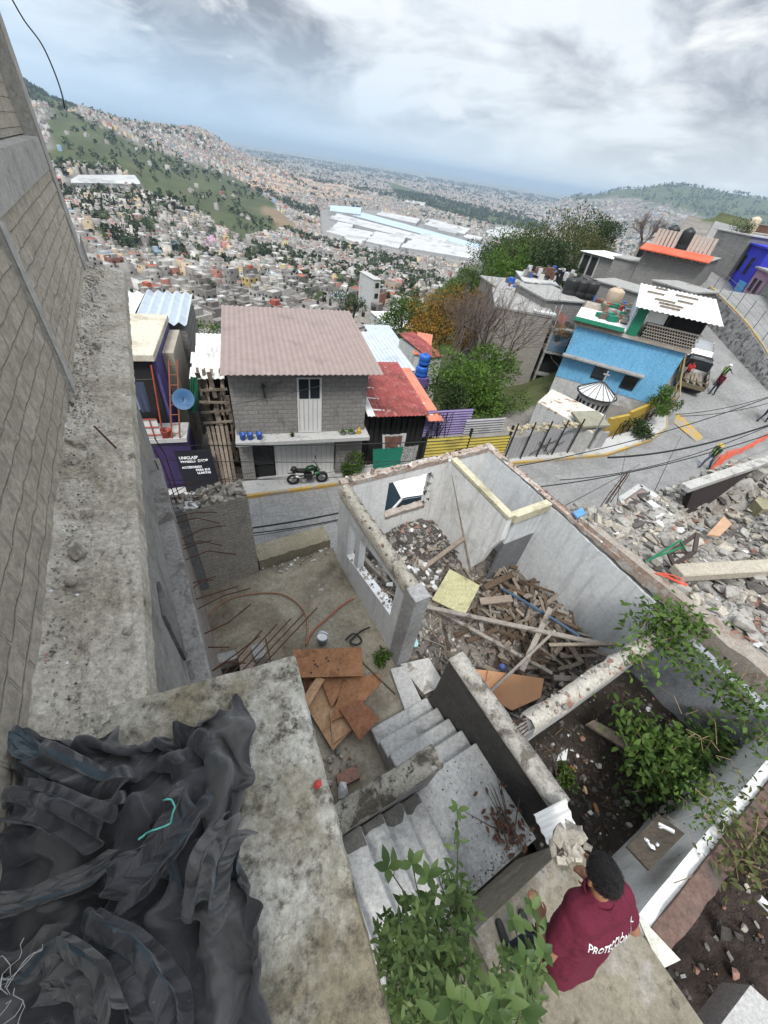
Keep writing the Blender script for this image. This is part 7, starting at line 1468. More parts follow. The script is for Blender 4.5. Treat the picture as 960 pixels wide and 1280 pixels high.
import time; _t=time.time(); XC=settle(124,112,3.5,3.0,1.55,1.32,28); print('cloth settled',time.time()-_t,XC.min((0,1)),XC.max((0,1)))
O_=at(336,872,-1.69); ca1=unit(V3(-.95,-.31,0)); ca2=unit(V3(.43,-.9,0)); XA=O_+ca1*(XC[...,:1]-.02)*1.06+ca2*(XC[...,1:2]-.08)*1.05+V3(0,0,1)*(XC[...,2:]-.006)*.8+V3(0,0,.012)
GX=np.full((260,260),-1.69); ox,oy=-2.1,-1.3
def stamp(X):
    ii=np.clip(((X[...,0]-ox)/.011).astype(int),0,259).ravel(); jj=np.clip(((X[...,1]-oy)/.011).astype(int),0,259).ravel(); np.maximum.at(GX,(ii,jj),X[...,2].ravel())
def gh(x,y,r=1):
    i=int((x-ox)/.011); j=int((y-oy)/.011); i=min(max(i,r),259-r); j=min(max(j,r),259-r); return float(GX[i-r:i+r+1,j-r:j+r+1].max())
clothobj('cloth_sheet',XA[::-1],tm1); stamp(XA)
def strip_cloth(px,w,mat,seed,wave=.02,label=None,tw=.5):
    g=np.random.RandomState(seed); P=[at(u,v,-1.6) for u,v in px]; Q=[]
    for i in range(len(P)-1):
        p0,p1,p2,p3=P[max(i-1,0)],P[i],P[i+1],P[min(i+2,len(P)-1)]
        for k in range(16): f=k/16; Q.append(.5*((2*p1)+(-p0+p2)*f+(2*p0-5*p1+4*p2-p3)*f**2+(-p0+3*p1-3*p2+p3)*f**3))
    Q=np.array(Q+[P[-1]]); n=len(Q); k=25; X=np.zeros((n,k,3)); ph=g.rand()*6; bow=g.uniform(-1,1)
    A_,B_=np.meshgrid(np.arange(n)/n*len(P),np.linspace(-.5,.5,k),indexing='ij'); pl=.055*ridg(A_*1.1+seed,B_*5+seed,3,.8)+.02*ridg(A_*5+seed,B_*9,2); pl*=wave/.03*.8
    for i in range(n):
        d=unit(Q[min(i+1,n-1)]-Q[max(i-1,0)]); x=V3(-d[1],d[0],0); ww=w*(.92+.1*math.sin(i*.11+ph))
        for j in range(k):
            s=(j/(k-1)-.5); p=Q[i]+x*(s+.07*math.sin(s*19+ph+i*.05))*ww+d*.02*math.sin(s*11+ph); z=max(gh(p[0],p[1],2),-1.685)
            X[i,j]=(p[0],p[1],z)
    base=X[...,2].copy()
    for _ in range(5): 
        base[1:-1]=(base[:-2]+2*base[1:-1]+base[2:])/4; base[:,1:-1]=(base[:,:-2]+2*base[:,1:-1]+base[:,2:])/4
    sg=np.linspace(-.5,.5,k)[None]; X[...,2]=np.maximum(base+.004,X[...,2]-.012)+pl+.06*w/.1*tw*.3*(1-(2*sg)**2)
    e=np.minimum(1,np.minimum(np.arange(n),n-1-np.arange(n))/4)[:,None]; X[...,2]=X[...,2]*(.75+.25*e)+(base+.003)*(.25-.25*e)
    o=clothobj('strip',X,mat,label); stamp(X); return o
strip_cloth([(-20,905),(20,925),(50,945),(80,955)],.06,tm2,6,.015,'blue grey strip'); strip_cloth([(150,1078),(90,1108),(30,1130),(-30,1140)],.065,tm3,5,.015,'worn grey folded strip')
for _k,(_q,_w,_m) in enumerate(((((250,1000),(225,1045),(190,1085),(150,1120)),.12,tm4),(((300,1030),(270,1080),(262,1140)),.12,tm3),(((60,960),(120,985),(170,985)),.12,tm1),(((30,1010),(80,1020),(140,1050)),.12,tm4),(((120,1170),(170,1200),(205,1250),(210,1300)),.13,tm4),(((60,1230),(90,1200),(130,1215),(150,1280)),.12,tm3))): strip_cloth(list(_q),_w,_m,60+_k,.03)
m=MB(); q=[at(u,v,-1.5) for u,v in ((208,1004),(218,1003),(222,1012),(215,1030),(200,1040),(185,1044),(178,1052))]; q=[V3(p[0],p[1],gh(p[0],p[1])+.03) for p in q]; m.tube([V3(*[np.interp(k/40,np.linspace(0,1,len(q)),[p[j] for p in q]) for j in range(3)])+V3(0,0,.006*math.sin(k*.5)) for k in range(41)],.0028,6); solo('green_string',m,plain('aqua_cord',(.1,.42,.36),.5),'thin aqua green cord knotted on the black shade cloth','string',smooth=True)
m=MB(); g=np.random.RandomState(2)
for k in range(12):
    c=at(20+g.normal(0,16),1240+g.normal(0,12),-1.55); q=[]; d=g.normal(0,1,3)*V3(1,1,.2)
    for i in range(9): c=c+unit(d)*.012; d=d+g.normal(0,.5,3)*V3(1,1,.2); q.append(V3(c[0],c[1],gh(c[0],c[1])+.02+.01*g.rand()))
    m.tube(q,.0009,4)
o=solo('white_threads',m,plain('white_thread',G(.5),.7),'frayed white threads on the black shade cloth','threads',kind='stuff')
m=MB()
for k in range(0):
    c=at(g.uniform(60,330),g.uniform(900,1250),-1.6); z=gh(c[0],c[1])+.012; d=unit(g.normal(0,1,3)*V3(1,1,.1)); q=[V3(c[0],c[1],z)+d*f*.05+V3(0,0,.008*g.rand()) for f in (0,.5,1)]; m.tube(q,.0007,3)
# ---------------------------------------------------------------- figures
def capsule(m,a,b,ra,rb,n=12):
    a=np.asarray(a,float); b=np.asarray(b,float); L=np.linalg.norm(b-a)
    if L<1e-6: b=a+V3(0,0,1e-4); L=1e-4
    prof=[]
    for k in range(5): th=math.pi/2*(k/4); prof.append((max(ra*math.sin(th),1e-4),-ra*math.cos(th)))
    for k in range(5): th=math.pi/2*(k/4); prof.append((max(rb*math.cos(th),1e-4),L+rb*math.sin(th)))
    m.lathe(a,prof,n,axis=b-a)
def ellip(m,c,ax,n=14):
    c=np.asarray(c,float); X,Y,Z=ax; vs=[];fs=[]
    for i in range(n+1):
        th=math.pi*i/n
        for j in range(n): ph=2*math.pi*j/n; vs.append(c+X*math.sin(th)*math.cos(ph)+Y*math.sin(th)*math.sin(ph)+Z*math.cos(th))
    for i in range(n):
        for j in range(n): fs.append((i*n+j,(i+1)*n+j,(i+1)*n+(j+1)%n,i*n+(j+1)%n))
    m.add(vs,fs)
def fuse(name,parts,mats,parent,voxel,smooth_it=3,wrinkle=None):
    """one continuous body grown from tapered limbs; parts: (kind, data, region)"""
    m=MB(); 
    for kd,dt,rg in parts:
        if kd=='c': capsule(m,*dt)
        else: ellip(m,*dt)
    me=bpy.data.meshes.new(name); me.from_pydata(m.v,[],m.f); o=bpy.data.objects.new('tmp',me); COL.objects.link(o)
    r=o.modifiers.new('r','REMESH'); r.mode='VOXEL'; r.voxel_size=voxel; s=o.modifiers.new('s','SMOOTH'); s.iterations=smooth_it; s.factor=.5
    dg=bpy.context.evaluated_depsgraph_get(); me2=bpy.data.meshes.new_from_object(o.evaluated_get(dg)); bpy.data.objects.remove(o)
    nv=len(me2.vertices); co_=np.zeros(nv*3); me2.vertices.foreach_get('co',co_); co_=co_.reshape(-1,3)
    if wrinkle is not None:
        nm=np.zeros(nv*3); me2.vertices.foreach_get('normal',nm); co_=co_+nm.reshape(-1,3)*wrinkle(co_)[:,None]
    off=wloc(parent); me2.vertices.foreach_set('co',(co_-off).reshape(-1)); me2.materials.clear()
    for a in mats: me2.materials.append(a)
    np_=len(me2.polygons); ce=np.zeros(np_*3); me2.polygons.foreach_get('center',ce); ce=ce.reshape(-1,3)+off; best=np.full(np_,1e9); idx=np.zeros(np_,int)
    for kd,dt,rg in parts:
        if kd=='c':
            a,b=np.asarray(dt[0],float),np.asarray(dt[1],float); d=b-a; t_=np.clip(((ce-a)@d)/(d@d+1e-9),0,1); dist=np.linalg.norm(ce-a-t_[:,None]*d,axis=1)-(dt[2]+(dt[3]-dt[2])*t_)
        else: dist=np.linalg.norm(ce-np.asarray(dt[0]),axis=1)-np.mean([np.linalg.norm(q) for q in dt[1]])
        k=dist<best; best=np.where(k,dist,best); idx=np.where(k,rg,idx)
    me2.polygons.foreach_set('material_index',idx.astype(np.int32)); me2.polygons.foreach_set('use_smooth',[True]*np_); me2.update(); me2.name=name
    o=bpy.data.objects.new(name,me2); COL.objects.link(o); o.parent=parent; return o
def hand(parts,w,d,nrm,side,rg,s=1.0,curl=.6):
    """palm, four bent fingers of unequal length and a thumb from the palm side"""
    d=unit(d); nrm=unit(nrm-d*np.dot(nrm,d)); x=np.cross(d,nrm)*side; pc=w+d*.085*s
    parts.append(('c',(w+d*.01*s,w+d*.08*s,.024*s,.027*s),rg)); parts.append(('c',(w+d*.02*s+x*.02*s,pc+x*.026*s,.015*s,.014*s),rg)); parts.append(('c',(w+d*.02*s-x*.02*s,pc-x*.026*s,.015*s,.014*s),rg))
    for k,(o_,L) in enumerate(((.032,.075),(.011,.085),(-.011,.078),(-.032,.06))):
        b=w+d*.085*s+x*o_*s; e1=unit(d*math.cos(curl*.5)+nrm*math.sin(curl*.5)); e2=unit(d*math.cos(curl*1.4)+nrm*math.sin(curl*1.4)); k1=b+e1*L*.5*s; parts.append(('c',(b,k1,.0095*s,.009*s,8),rg)); parts.append(('c',(k1,k1+e2*L*.5*s,.009*s,.0075*s,8),rg))
    b=w+d*.025*s+x*.03*s; k1=b+unit(d*.7+x*.7+nrm*.25)*.045*s; parts.append(('c',(b,k1,.012*s,.011*s,8),rg)); parts.append(('c',(k1,k1+unit(d+nrm*.5)*.035*s,.011*s,.008*s,8),rg))
skin=mottled('brown_skin',(.25,.12,.07),(.3,.15,.09),8,rough=.5,bump=.1,bs=80); hairm=mottled('black_hair',(.006,.006,.007),(.016,.015,.015),30,rough=.45,bump=.7,bs=140); shoem=plain('dark_shoe',G(.02),.6)
def figure(label,base,face,H=1.7,shirt=None,pants=None,lean=.0,arms=((.15,-.1),(.15,-.1)),stride=.12,bend=.0,group=None,vest=None,hat=None,voxel=.013,name='person'):
    """standing or walking figure; arms: (forward swing, elbow bend) for left and right"""
    base=V3(*base); f=V3(math.cos(face),math.sin(face),0); r=V3(f[1],-f[0],0); up_=V3(0,0,1); k=H/1.7; t=thing(name,label,'person',base); P=[]
    hip=base+up_*.9*k; tr=unit(up_+f*(lean+.05)); sh=hip+tr*.5*k; neck=hip+tr*.57*k; head=hip+tr*.68*k+f*.03*k
    P+= [('c',(hip+r*.06*k,hip-r*.06*k,.13*k,.13*k),1),('c',(hip+tr*.02,hip+tr*.3*k,.135*k,.145*k),0),('c',(hip+tr*.28*k+r*.07*k,hip+tr*.4*k+r*.08*k,.12*k,.09*k),0),('c',(hip+tr*.28*k-r*.07*k,hip+tr*.4*k-r*.08*k,.12*k,.09*k),0),('c',(sh+r*.17*k,sh-r*.17*k,.062*k,.062*k),0),('c',(sh,neck+tr*.05*k,.058*k,.052*k),2)]
    P+= [('e',(head+tr*.01*k,(f*.095*k,r*.075*k,tr*.115*k)),2),('c',(head-tr*.05*k+f*.045*k,head-tr*.08*k+f*.05*k,.05*k,.04*k),2),('c',(head+f*.09*k-tr*.01*k,head+f*.11*k-tr*.03*k,.012*k,.017*k),2),('c',(head+r*.077*k,head+r*.082*k-tr*.02*k,.018*k,.014*k),2),('c',(head-r*.077*k,head-r*.082*k-tr*.02*k,.018*k,.014*k),2)]
    for s,st in ((1,stride),(-1,-stride)):
        h0=hip+r*s*.09*k; foot=base+r*s*.1*k+f*st+up_*.07*k; knee=(h0+foot)/2+f*(.05+abs(st)*.2)*k; P+= [('c',(h0,knee,.088*k,.062*k),1),('c',(knee,foot,.062*k,.045*k),1),('c',(foot-f*.05*k-up_*.03*k,foot+f*.15*k-up_*.035*k,.042*k,.033*k),3)]
    for s,(sw,eb) in ((-1,arms[0]),(1,arms[1])):
        s0=sh+r*s*.19*k; ud=unit(-up_+f*sw+r*s*.22); el=s0+ud*.29*k; fd=unit(-up_+f*(sw+eb)+r*s*.05); wr=el+fd*.25*k; P+= [('c',(s0,s0+ud*.16*k,.055*k,.05*k),0),('c',(s0+ud*.16*k,el,.045*k,.04*k),2),('c',(el,wr,.04*k,.028*k),2)]; hand(P,wr,fd,r*-s,s,2,k)
    fuse('body',P,[shirt,pants,skin,shoem],t,voxel*k)
    m=MB()
    if hat is None: ellip(m,head+tr*.03*k-f*.012*k,(f*.1*k,r*.084*k,tr*.108*k),12); obj('hair',m,hairm,t,True)
    else:
        ellip(m,head+tr*.05*k,(f*.125*k,r*.105*k,tr*.1*k),12); m.lathe(head+tr*.05*k,[(.12*k,-.01),(.155*k,-.015),(.155*k,.0),(.12*k,.01)],16,axis=tr); obj('hard_hat',m,hat,t,True)
    if vest is not None:
        m=MB()
        for s in (-1,1):
            for z0,z1 in ((.12,.47),): m.tube([hip+tr*z0*k+r*s*.08*k+f*.147*k,hip+tr*.35*k+r*s*.09*k+f*.15*k,sh+r*s*.09*k+f*.06*k,sh+r*s*.09*k+up_*.068*k,sh+r*s*.09*k-f*.07*k,hip+tr*.3*k+r*s*.09*k-f*.155*k,hip+tr*.1*k+r*s*.08*k-f*.14*k],.02*k,6)
        obj('reflective_strap',m,vest,t)
    return t
green_sh=plain('dark_green_shirt',(.012,.05,.02),.85); jeans=plain('blue_jeans',(.06,.075,.12),.9); navy=plain('navy_trousers',(.015,.017,.035),.9); maroon=mottled('maroon_polo',(.1,.011,.027),(.13,.015,.035),5,(.08,.009,.022),9,(.55,.7),rough=.85,bump=.25,bs=220,bd=.003); hiv=plain('lime_reflective',(.35,.5,.12),.5); yhat=plain('yellow_hard_hat',(.6,.42,.02),.35); what=plain('white_hard_hat',G(.65),.35); blk=plain('black_clothes',(.012,.012,.018),.9)
pA=onroad(880,585); figure('worker in dark green shirt and yellow hard hat walking by the orange mesh',pA,R(200),1.72,green_sh,jeans,.12,((.3,.2),(-.3,.3)),.25,vest=hiv,hat=yhat)
pB=onroad(889,493); figure('person in maroon shirt and dark trousers standing beside the pickup',pB,R(205),1.72,maroon,navy,.1,((.1,.2),(.2,.3)),.1)
pC=onroad(894,482); figure('worker in green vest and white hard hat standing by the pickup with one arm out',pC,R(20),1.7,green_sh,blk,.02,((.2,.1),(1.4,.2)),.08,vest=hiv,hat=what)
pD=onroad(951,527); figure('person in dark clothes walking at the right edge of the street',pD,R(25),1.74,blk,navy,.1,((.4,.2),(-.3,.3)),.3)
# ---------------------------------------------------------------- vehicles
paint={}
def veh(name,label,cat,c,ang,L,Wd,body,roofh,belt,hood,kind,glassm=None,extra=None):
    """lofted body; local x is forward"""
    ca_,sa=math.cos(ang),math.sin(ang); fx=V3(ca_,sa,0); fy=V3(-sa,ca_,0); c=V3(*c); slope=float(zr(c[0]+ca_,c[1]+sa)-zr(c[0]-ca_,c[1]-sa))/2; fz=unit(V3(0,0,1)-fx*slope); fx=unit(fx+V3(0,0,slope))
    Q=lambda x,y,z:c+fx*x+fy*y+fz*z
    t=thing(name,label,cat,c)
    def loft(st):
        P=np.array([[Q(x,-w,zb),Q(x,-w*1.0,(zb+zt)/2),Q(x,-w*.97,zt-.05),Q(x,-w*.85,zt),Q(x,w*.85,zt),Q(x,w*.97,zt-.05),Q(x,w,(zb+zt)/2),Q(x,w,zb),Q(x,-w,zb)] for x,w,zb,zt in st]); m=MB(); m.grid(P); m.add(P[0][:8],[tuple(range(8))]); m.add(P[-1][:8],[tuple(range(8))[::-1]]); return m
    w=Wd/2; hl=L/2
    low=[(-hl,w*.86,.35,belt*.8),(-hl+.12,w*.97,.28,belt*.95),(-hl+.9,w,.25,belt),(0,w,.25,belt),(hl-1.3,w,.25,belt),(hl-1.1,w,.25,hood),(hl-.3,w*.95,.28,hood*.92),(hl,w*.84,.35,hood*.75)]
    if kind=='pickup': low=[(-hl,w*.95,.4,belt*.62),(-.3,w,.35,belt*.62),(-.28,w,.35,belt),(hl-1.3,w,.3,belt),(hl-1.1,w,.3,hood),(hl-.2,w*.95,.32,hood*.93),(hl,w*.86,.4,hood*.8)]
    obj('body',loft(low),body,t,True)
    x0,x1={'car':(-hl+.35,hl-1.0),'pickup':(-.3,hl-1.05),'van':(-hl+.05,hl-.7)}[kind]; ry=w*.84
    cab=[(x0,w*.9,belt-.04,belt),(x0+(.5 if kind=='car' else .06),ry,belt-.04,roofh-.03),(x0+.9,ry,belt-.04,roofh),(x1-.9,ry,belt-.04,roofh),(x1-.65,ry,belt-.04,roofh-.04),(x1,w*.92,belt-.04,belt)]
    P=np.array([[Q(x,-w*.94,zb),Q(x,-wt,zt),Q(x,wt,zt),Q(x,w*.94,zb)] for x,wt,zb,zt in cab]); m=MB(); m.grid(P); obj('cabin_glass',m,glassm or glass_dark,t)
    m=MB(); P=np.array([[Q(x,-wt*1.0-.01,zt-.05),Q(x,-wt*.92,zt+.02),Q(x,0,zt+.035),Q(x,wt*.92,zt+.02),Q(x,wt*1.0+.01,zt-.05)] for x,wt,zb,zt in cab[1:5]]); m.grid(P); rf=obj('roof',m,body,t,True)
    if extra=='ribs':
        m=MB(); [m.beam(Q(x0+.3,y,roofh+.045),Q(x1-.9,y,roofh+.045),.05,.02) for y in np.linspace(-w*.6,w*.6,6)]; obj('roof_rib',m,body,rf)
    for s in (-1,1):
        m=MB()
        for x in ([x1-.03,(x0+x1)/2,x0+.1]): xt=x-.62 if x==x1-.03 else (x+.45 if x==x0+.1 and kind=='car' else x); m.beam(Q(x,s*w*.945,belt),Q(xt,s*(ry+.008),roofh-.03),.09,.05)
        obj('pillar',m,body,t)
        for x in (-hl+.8,hl-.85):
            m=MB(); m.lathe(Q(x,s*(w-.18),.32),[(.2,-.01),(.31,0),(.33,.05),(.33,.15),(.3,.2)] if s>0 else [(.2,.01),(.31,0),(.33,-.05),(.33,-.15),(.3,-.2)],18,axis=fy); w_=obj('wheel',m,plain('tyre_black',G(.012),.85) if 'tyre_black' not in bpy.data.materials else bpy.data.materials['tyre_black'],t,True); m=MB(); m.lathe(Q(x,s*(w+.005),.32),[(.19,0),(.17,.015),(.05,.02)],14,axis=fy*s); obj('rim',m,plain('rim_grey',G(.35),.4,.6) if 'rim_grey' not in bpy.data.materials else bpy.data.materials['rim_grey'],w_)
        m=MB(); m.box(Q(hl-.05,s*w*.62,hood*.72),(.14,.34,.14),ang); obj('headlight',m,plain('headlight_glass',G(.55),.15) if 'headlight_glass' not in bpy.data.materials else bpy.data.materials['headlight_glass'],t,bevel=.02); m=MB(); m.box(Q(-hl+.03,s*w*.74,belt*.66),(.12,.2,.22),ang); obj('tail_light',m,redpl,t,bevel=.02); m=MB(); m.box(Q(x1-.35,s*(w+.1),belt+.08),(.1,.18,.13),ang); obj('mirror',m,body,t,bevel=.02)
    for x in (hl-.02,-hl+.02): m=MB(); m.box(Q(x,0,.42),(.16,Wd*.9,.2),ang); obj('bumper',m,black_metal,t,bevel=.03)
    m=MB(); m.box(Q(hl+.0,0,hood*.66),(.06,Wd*.4,.14),ang); obj('grille',m,black_metal,t)
    return t,Q
silver=plain('silver_car_paint',(.36,.37,.38),.3,.4); white=plain('white_car_paint',G(.68),.3); darkp=plain('dark_grey_truck_paint',(.05,.053,.057),.35)
vc=at(518,612,-10.3); veh('van','white van with ribbed roof parked in the street behind the ruin window','van',(vc[0],vc[1],float(zr(vc[0],vc[1]))),R(204),4.4,1.75,white,1.85,1.05,.95,'van',plain('blue_dark_glass',(.02,.035,.05),.1),'ribs')
pc=onroad(860,474); t,Q=veh('pickup_truck','dark pickup with timber in its bed parked against the yellow rail','pickup truck',pc,R(66),4.5,1.75,darkp,1.7,1.05,1.0,'pickup')
m=MB()
for s in (-1,1): m.beam(Q(-2.4,s*.88,.72),Q(-.35,s*.88,.72),.05,.3); m.beam(Q(-2.4,s*.88,1.15),Q(-.35,s*.88,1.15),.05,.06)
for x in (-2.4,-1.4,-.4): 
    for s in (-1,1): m.beam(Q(x,s*.88,.6),Q(x,s*.88,1.18),.06,.06)
m.beam(Q(-2.42,-.88,.72),Q(-2.42,.88,.72),.05,.3); m.beam(Q(-2.42,-.88,1.15),Q(-2.42,.88,1.15),.05,.06); obj('bed_rail',m,plain('dull_wood_rail',(.13,.11,.07),.7),t)
m=MB()
for k in range(9): m.beam(Q(-2.2,-.6+k*.15,.75+.1*(k%3)),Q(-.6,-.5+k*.13,.8+.1*(k%2)),.12,.05)
solo('timber_load',m,woodm,'loose timber carried in the bed of the dark pickup','timber'); figure('person in bright red shirt sitting low in the pickup bed',Q(-1.0,.5,.25),R(246),1.55,plain('bright_red_shirt',(.5,.03,.03),.8),navy,.25,((.4,.6),(.4,.6)),.05,hat=None)
cc=onroad(866,449); veh('car','silver car parked uphill in front of the pickup','car',cc,R(66),4.2,1.7,silver,1.45,.9,.85,'car')
rc=P_=atr(897,349,74); veh('car','red car parked far up the lane by the grey houses','car',(rc[0],rc[1],rc[2]-.8),R(70),4.2,1.7,plain('dull_red_paint',(.35,.06,.07),.4),1.45,.9,.85,'car')
# yellow guard rail and orange mesh
t=thing('guard_rail','yellow steel guard rail at the end of the blue house','guard rail',onroad(843,505)); r0,r1,r2=onroad(838,512),onroad(840,490),onroad(846,462)
for p_ in (r0,(r0+r1)/2,r1,(r1+r2)/2,r2): m=MB(); m.tube([p_-V3(0,0,.2),p_+V3(0,0,1.1)],.06,6); obj('post',m,yel,t)
for z in (.55,1.08): m=MB(); m.tube([r0+V3(0,0,z),r1+V3(0,0,z),r2+V3(0,0,z)],.05,6); obj('rail',m,yel,t)
om=plain('orange_barrier_mesh',(.62,.11,.06),.6); m=MB(); bp=[onroad(u,v) for u,v in ((884,592),(896,582),(908,573),(925,566),(940,558),(955,549),(975,540))]
hs=[.75,.8,.55,.35,.35,.4,.4]
for i in range(len(bp)-1):
    for k in range(14):
        f=k/14; a=bp[i]*(1-f)+bp[i+1]*f; h0=hs[i]*(1-f)+hs[i+1]*f; w_=.08*math.sin((i*14+k)*.5); m.beam(a+V3(w_,-w_,.02),a+V3(w_*1.5+.25*h0,-w_+.3*h0,h0),.035 if i<2 else .018,.006)
for z in np.linspace(0,1,9): m.tube([bp[i]+V3(.25*hs[i]*z,.3*hs[i]*z,.03+z*hs[i]) for i in range(len(bp))],.018 if z in (0,1) else .012,4)
solo('barrier_mesh',m,om,'orange plastic barrier mesh stretched along the street','barrier mesh')
# ---------------------------------------------------------------- cables
cabm=plain('black_cable',G(.012),.6)
def cable(pa,pb,ra,rb,sag,label,r=.012,name='cable',dz=0):
    a=atr(*pa,ra); b=atr(*pb,rb); m=MB(); m.tube([a+(b-a)*f-V3(0,0,sag*4*f*(1-f)) for f in np.linspace(0,1,25)],r,5); solo(name,m,cabm,label,'cable','overhead cables across the street')
for k,(a,b,ra,rb,s,r) in enumerate((((160,556),(560,551),12,13,.1,.018),((205,575),(565,575),12,13,.1,.012),((190,600),(500,592),11,12,.1,.012),((285,507),(432,474),13,14,.05,.009),((430,382),(300,400),30,30,.6,.01) if 0 else ((215,606),(540,571),11,13,.2,.01),
    ((300,662),(430,640),9,9.5,.05,.03),((300,668),(430,648),9,9.5,.08,.02),((300,672),(470,640),9,10,.1,.012),((640,584),(980,490),17,30,.5,.025),((640,612),(985,535),14,26,.6,.025),((760,572),(985,523),18,27,.5,.045),((700,600),(985,522),15,27,.8,.02),((845,518),(985,488),25,33,.3,.02),((850,520),(985,497),25,33,.3,.02),((690,640),(800,580),9,20,.1,.01),((818,614),(852,545),11,24,.1,.01),((770,640),(784,560),9,20,.1,.008))):
    cable(a,b,ra,rb,s,'thin black cable strung over the street',r)
m=MB(); q=[atr(u,v,8.0) for u,v in ((10,-10),(30,25),(52,55),(68,90),(78,120),(81,138))]; Q_=[]
for i in range(len(q)-1):
    for k in range(5): f=k/5; p0,p1,p2,p3=q[max(i-1,0)],q[i],q[i+1],q[min(i+2,5)]; Q_.append(.5*((2*p1)+(-p0+p2)*f+(2*p0-5*p1+4*p2-p3)*f**2+(-p0+3*p1-3*p2+p3)*f**3))
m.tube(Q_,.008,5); solo('hanging_wire',m,cabm,'loose wire end hanging from the top of the block wall','wire',smooth=True)
# ---------------------------------------------------------------- the man in the maroon polo
def man():
    f=unit(V3(-.36,.93,0)); r=V3(f[1],-f[0],0); up_=V3(0,0,1); pel=at(712,1192,-3.7); feet=V3(pel[0]-.02,pel[1]+.02,-4.6); ch=at(748,1132,-3.2); head=at(752,1094,-2.97); t=thing('person','man in maroon polo shirt with white back print bending forward on the path slab','person',feet)
    tr=unit(ch-pel); hd=unit(head-ch); hd=unit(hd+up_*.5); L=np.linalg.norm(ch-pel); P=[]
    hf=unit(f-hd*np.dot(f,hd)); hr=np.cross(hf,hd)
    bf=unit(f-tr*np.dot(f,tr)); br=np.cross(bf,tr)
    neck0=ch+tr*.03; nk=head-hd*.09-hf*.01
    P+= [('c',(neck0,nk,.056,.054),0),('e',(head+hd*.015,(hf*.098,hr*.078,hd*.118)),0),('c',(head-hd*.06+hf*.045,head-hd*.085+hf*.055,.048,.038),0),('c',(head+hf*.09-hd*.01,head+hf*.115-hd*.035,.012,.017),0)]
    for s in (-1,1): P.append(('c',(head+hr*s*.078-hf*.005+hd*.0,head+hr*s*.085-hf*.008-hd*.03,.019,.014),0))
    shl=[ch-br*.2-up_*.03,ch+br*.2-up_*.03]
    arms=[]
    for s,sp in ((-1,shl[0]),(1,shl[1])):
        el=at(686,1192,-3.5) if s<0 else sp+unit(-up_*.6-f*.55+r*.3)*.27; wr=at(676,1152,-3.5) if s<0 else el+unit(f*.85-up_*.35-r*.25)*.25; arms.append((sp,el,wr)); P+= [('c',(sp,el,.05,.042),0),('c',(el,wr,.042,.029),0)]; hand(P,wr,wr-el,-up_+f*.2,s,0)
    P+= [('c',(pel,ch-tr*.05,.095,.085),0)]
    for s in (-1,1):
        h0=pel+r*s*.09-up_*.04; ft=feet+r*s*.11+up_*.07; kn=(h0+ft)/2+f*.05; P+= [('c',(h0,kn,.09,.065),1),('c',(kn,ft,.065,.046),1),('c',(ft-f*.06-up_*.03,ft+f*.16-up_*.035,.043,.033),2)]
    P.append(('c',(pel-r*.07-up_*.03,pel+r*.07-up_*.03,.125,.125),1))
    fuse('body',P,[skin,navy,shoem],t,.0085)
    Sx=[]
    for k in np.linspace(-.04,1,11):
        c=pel+(ch-pel)*k; w=.13+.055*max(0,k); Sx.append(('c',(c-br*(w-.035),c+br*(w-.035),.125-.015*k,.125-.015*k),0))
    Sx+= [('c',(ch-br*.165,ch+br*.165,.082,.082),0),('c',(ch-br*.1-bf*.03-tr*.1,ch+br*.1-bf*.03-tr*.1,.12,.12),0)]
    for sp,el,wr in arms: Sx.append(('c',(sp,sp+(el-sp)*.62,.074,.072),0))
    Sx.append(('c',(ch+tr*.0,ch+(nk-ch)*.42,.085,.076),0))
    wr_=lambda co:.006*(fbm((co@br)*14+3,(co@tr)*9,4)-.5)*2+.004*np.sin((co@br)*30+(co@tr)*22+4*fbm(co[:,0]*6,co[:,2]*6,2))
    sh=fuse('polo_shirt',Sx,[maroon],t,.009,4,wr_)
    m=MB(); c=ch+(nk-ch)*.45; n=18; Pg=np.zeros((n+1,5,3))
    for i in range(n+1):
        a=2*math.pi*i/n
        for j,(rr,h) in enumerate(((.082,-.01),(.078,.022),(.083,.03),(.094,.012),(.102,-.012))): Pg[i,j]=c+(br*math.cos(a)+bf*math.sin(a))*rr+unit(nk-ch)*h
    m.grid(Pg); obj('collar',m,maroon,sh,True)
    # hair: cap of short swept locks
    m=MB(); g=np.random.RandomState(5); ellip(m,head+hd*.035-hf*.014,(hf*.104,hr*.088,hd*.112),22); m.v=[tuple(V3(*p)+unit(V3(*p)-head)*.002*float(g.normal(0,.6))) for p in m.v]
    for k in range(1500):
        d=unit(g.normal(0,1,3)); 
        if np.dot(d,hd)<-.45 or (np.dot(d,hf)>.55 and np.dot(d,hd)<.25): continue
        p=head+hd*.035-hf*.014+hf*np.dot(d,hf)*.102+hr*np.dot(d,hr)*.086+hd*np.dot(d,hd)*.11; dr=unit(hf*.8+hr*g.normal(0,.4)-hd*(.9 if np.dot(d,hd)<.3 else .0)); dr=unit(dr-d*np.dot(dr,d)+d*.05); m.leafq(p-d*.003,unit(dr+d*(.28 if k%4==0 else 0)),d,g.uniform(.03,.045),.006)
    obj('hair',m,hairm,t)
    # white print across the upper back, laid on the cloth
    from mathutils.bvhtree import BVHTree
    me=sh.data; off=wloc(sh.parent); bv=BVHTree.FromPolygons([tuple(V3(*v.co)+off) for v in me.vertices],[tuple(p.vertices) for p in me.polygons]); v,fc=text_geo('PROTECCIÓN CIVIL',1.0,.012)
    bm=bmesh.new(); vv=[bm.verts.new(p) for p in v]
    for q in fc:
        try: bm.faces.new([vv[i] for i in q])
        except ValueError: pass
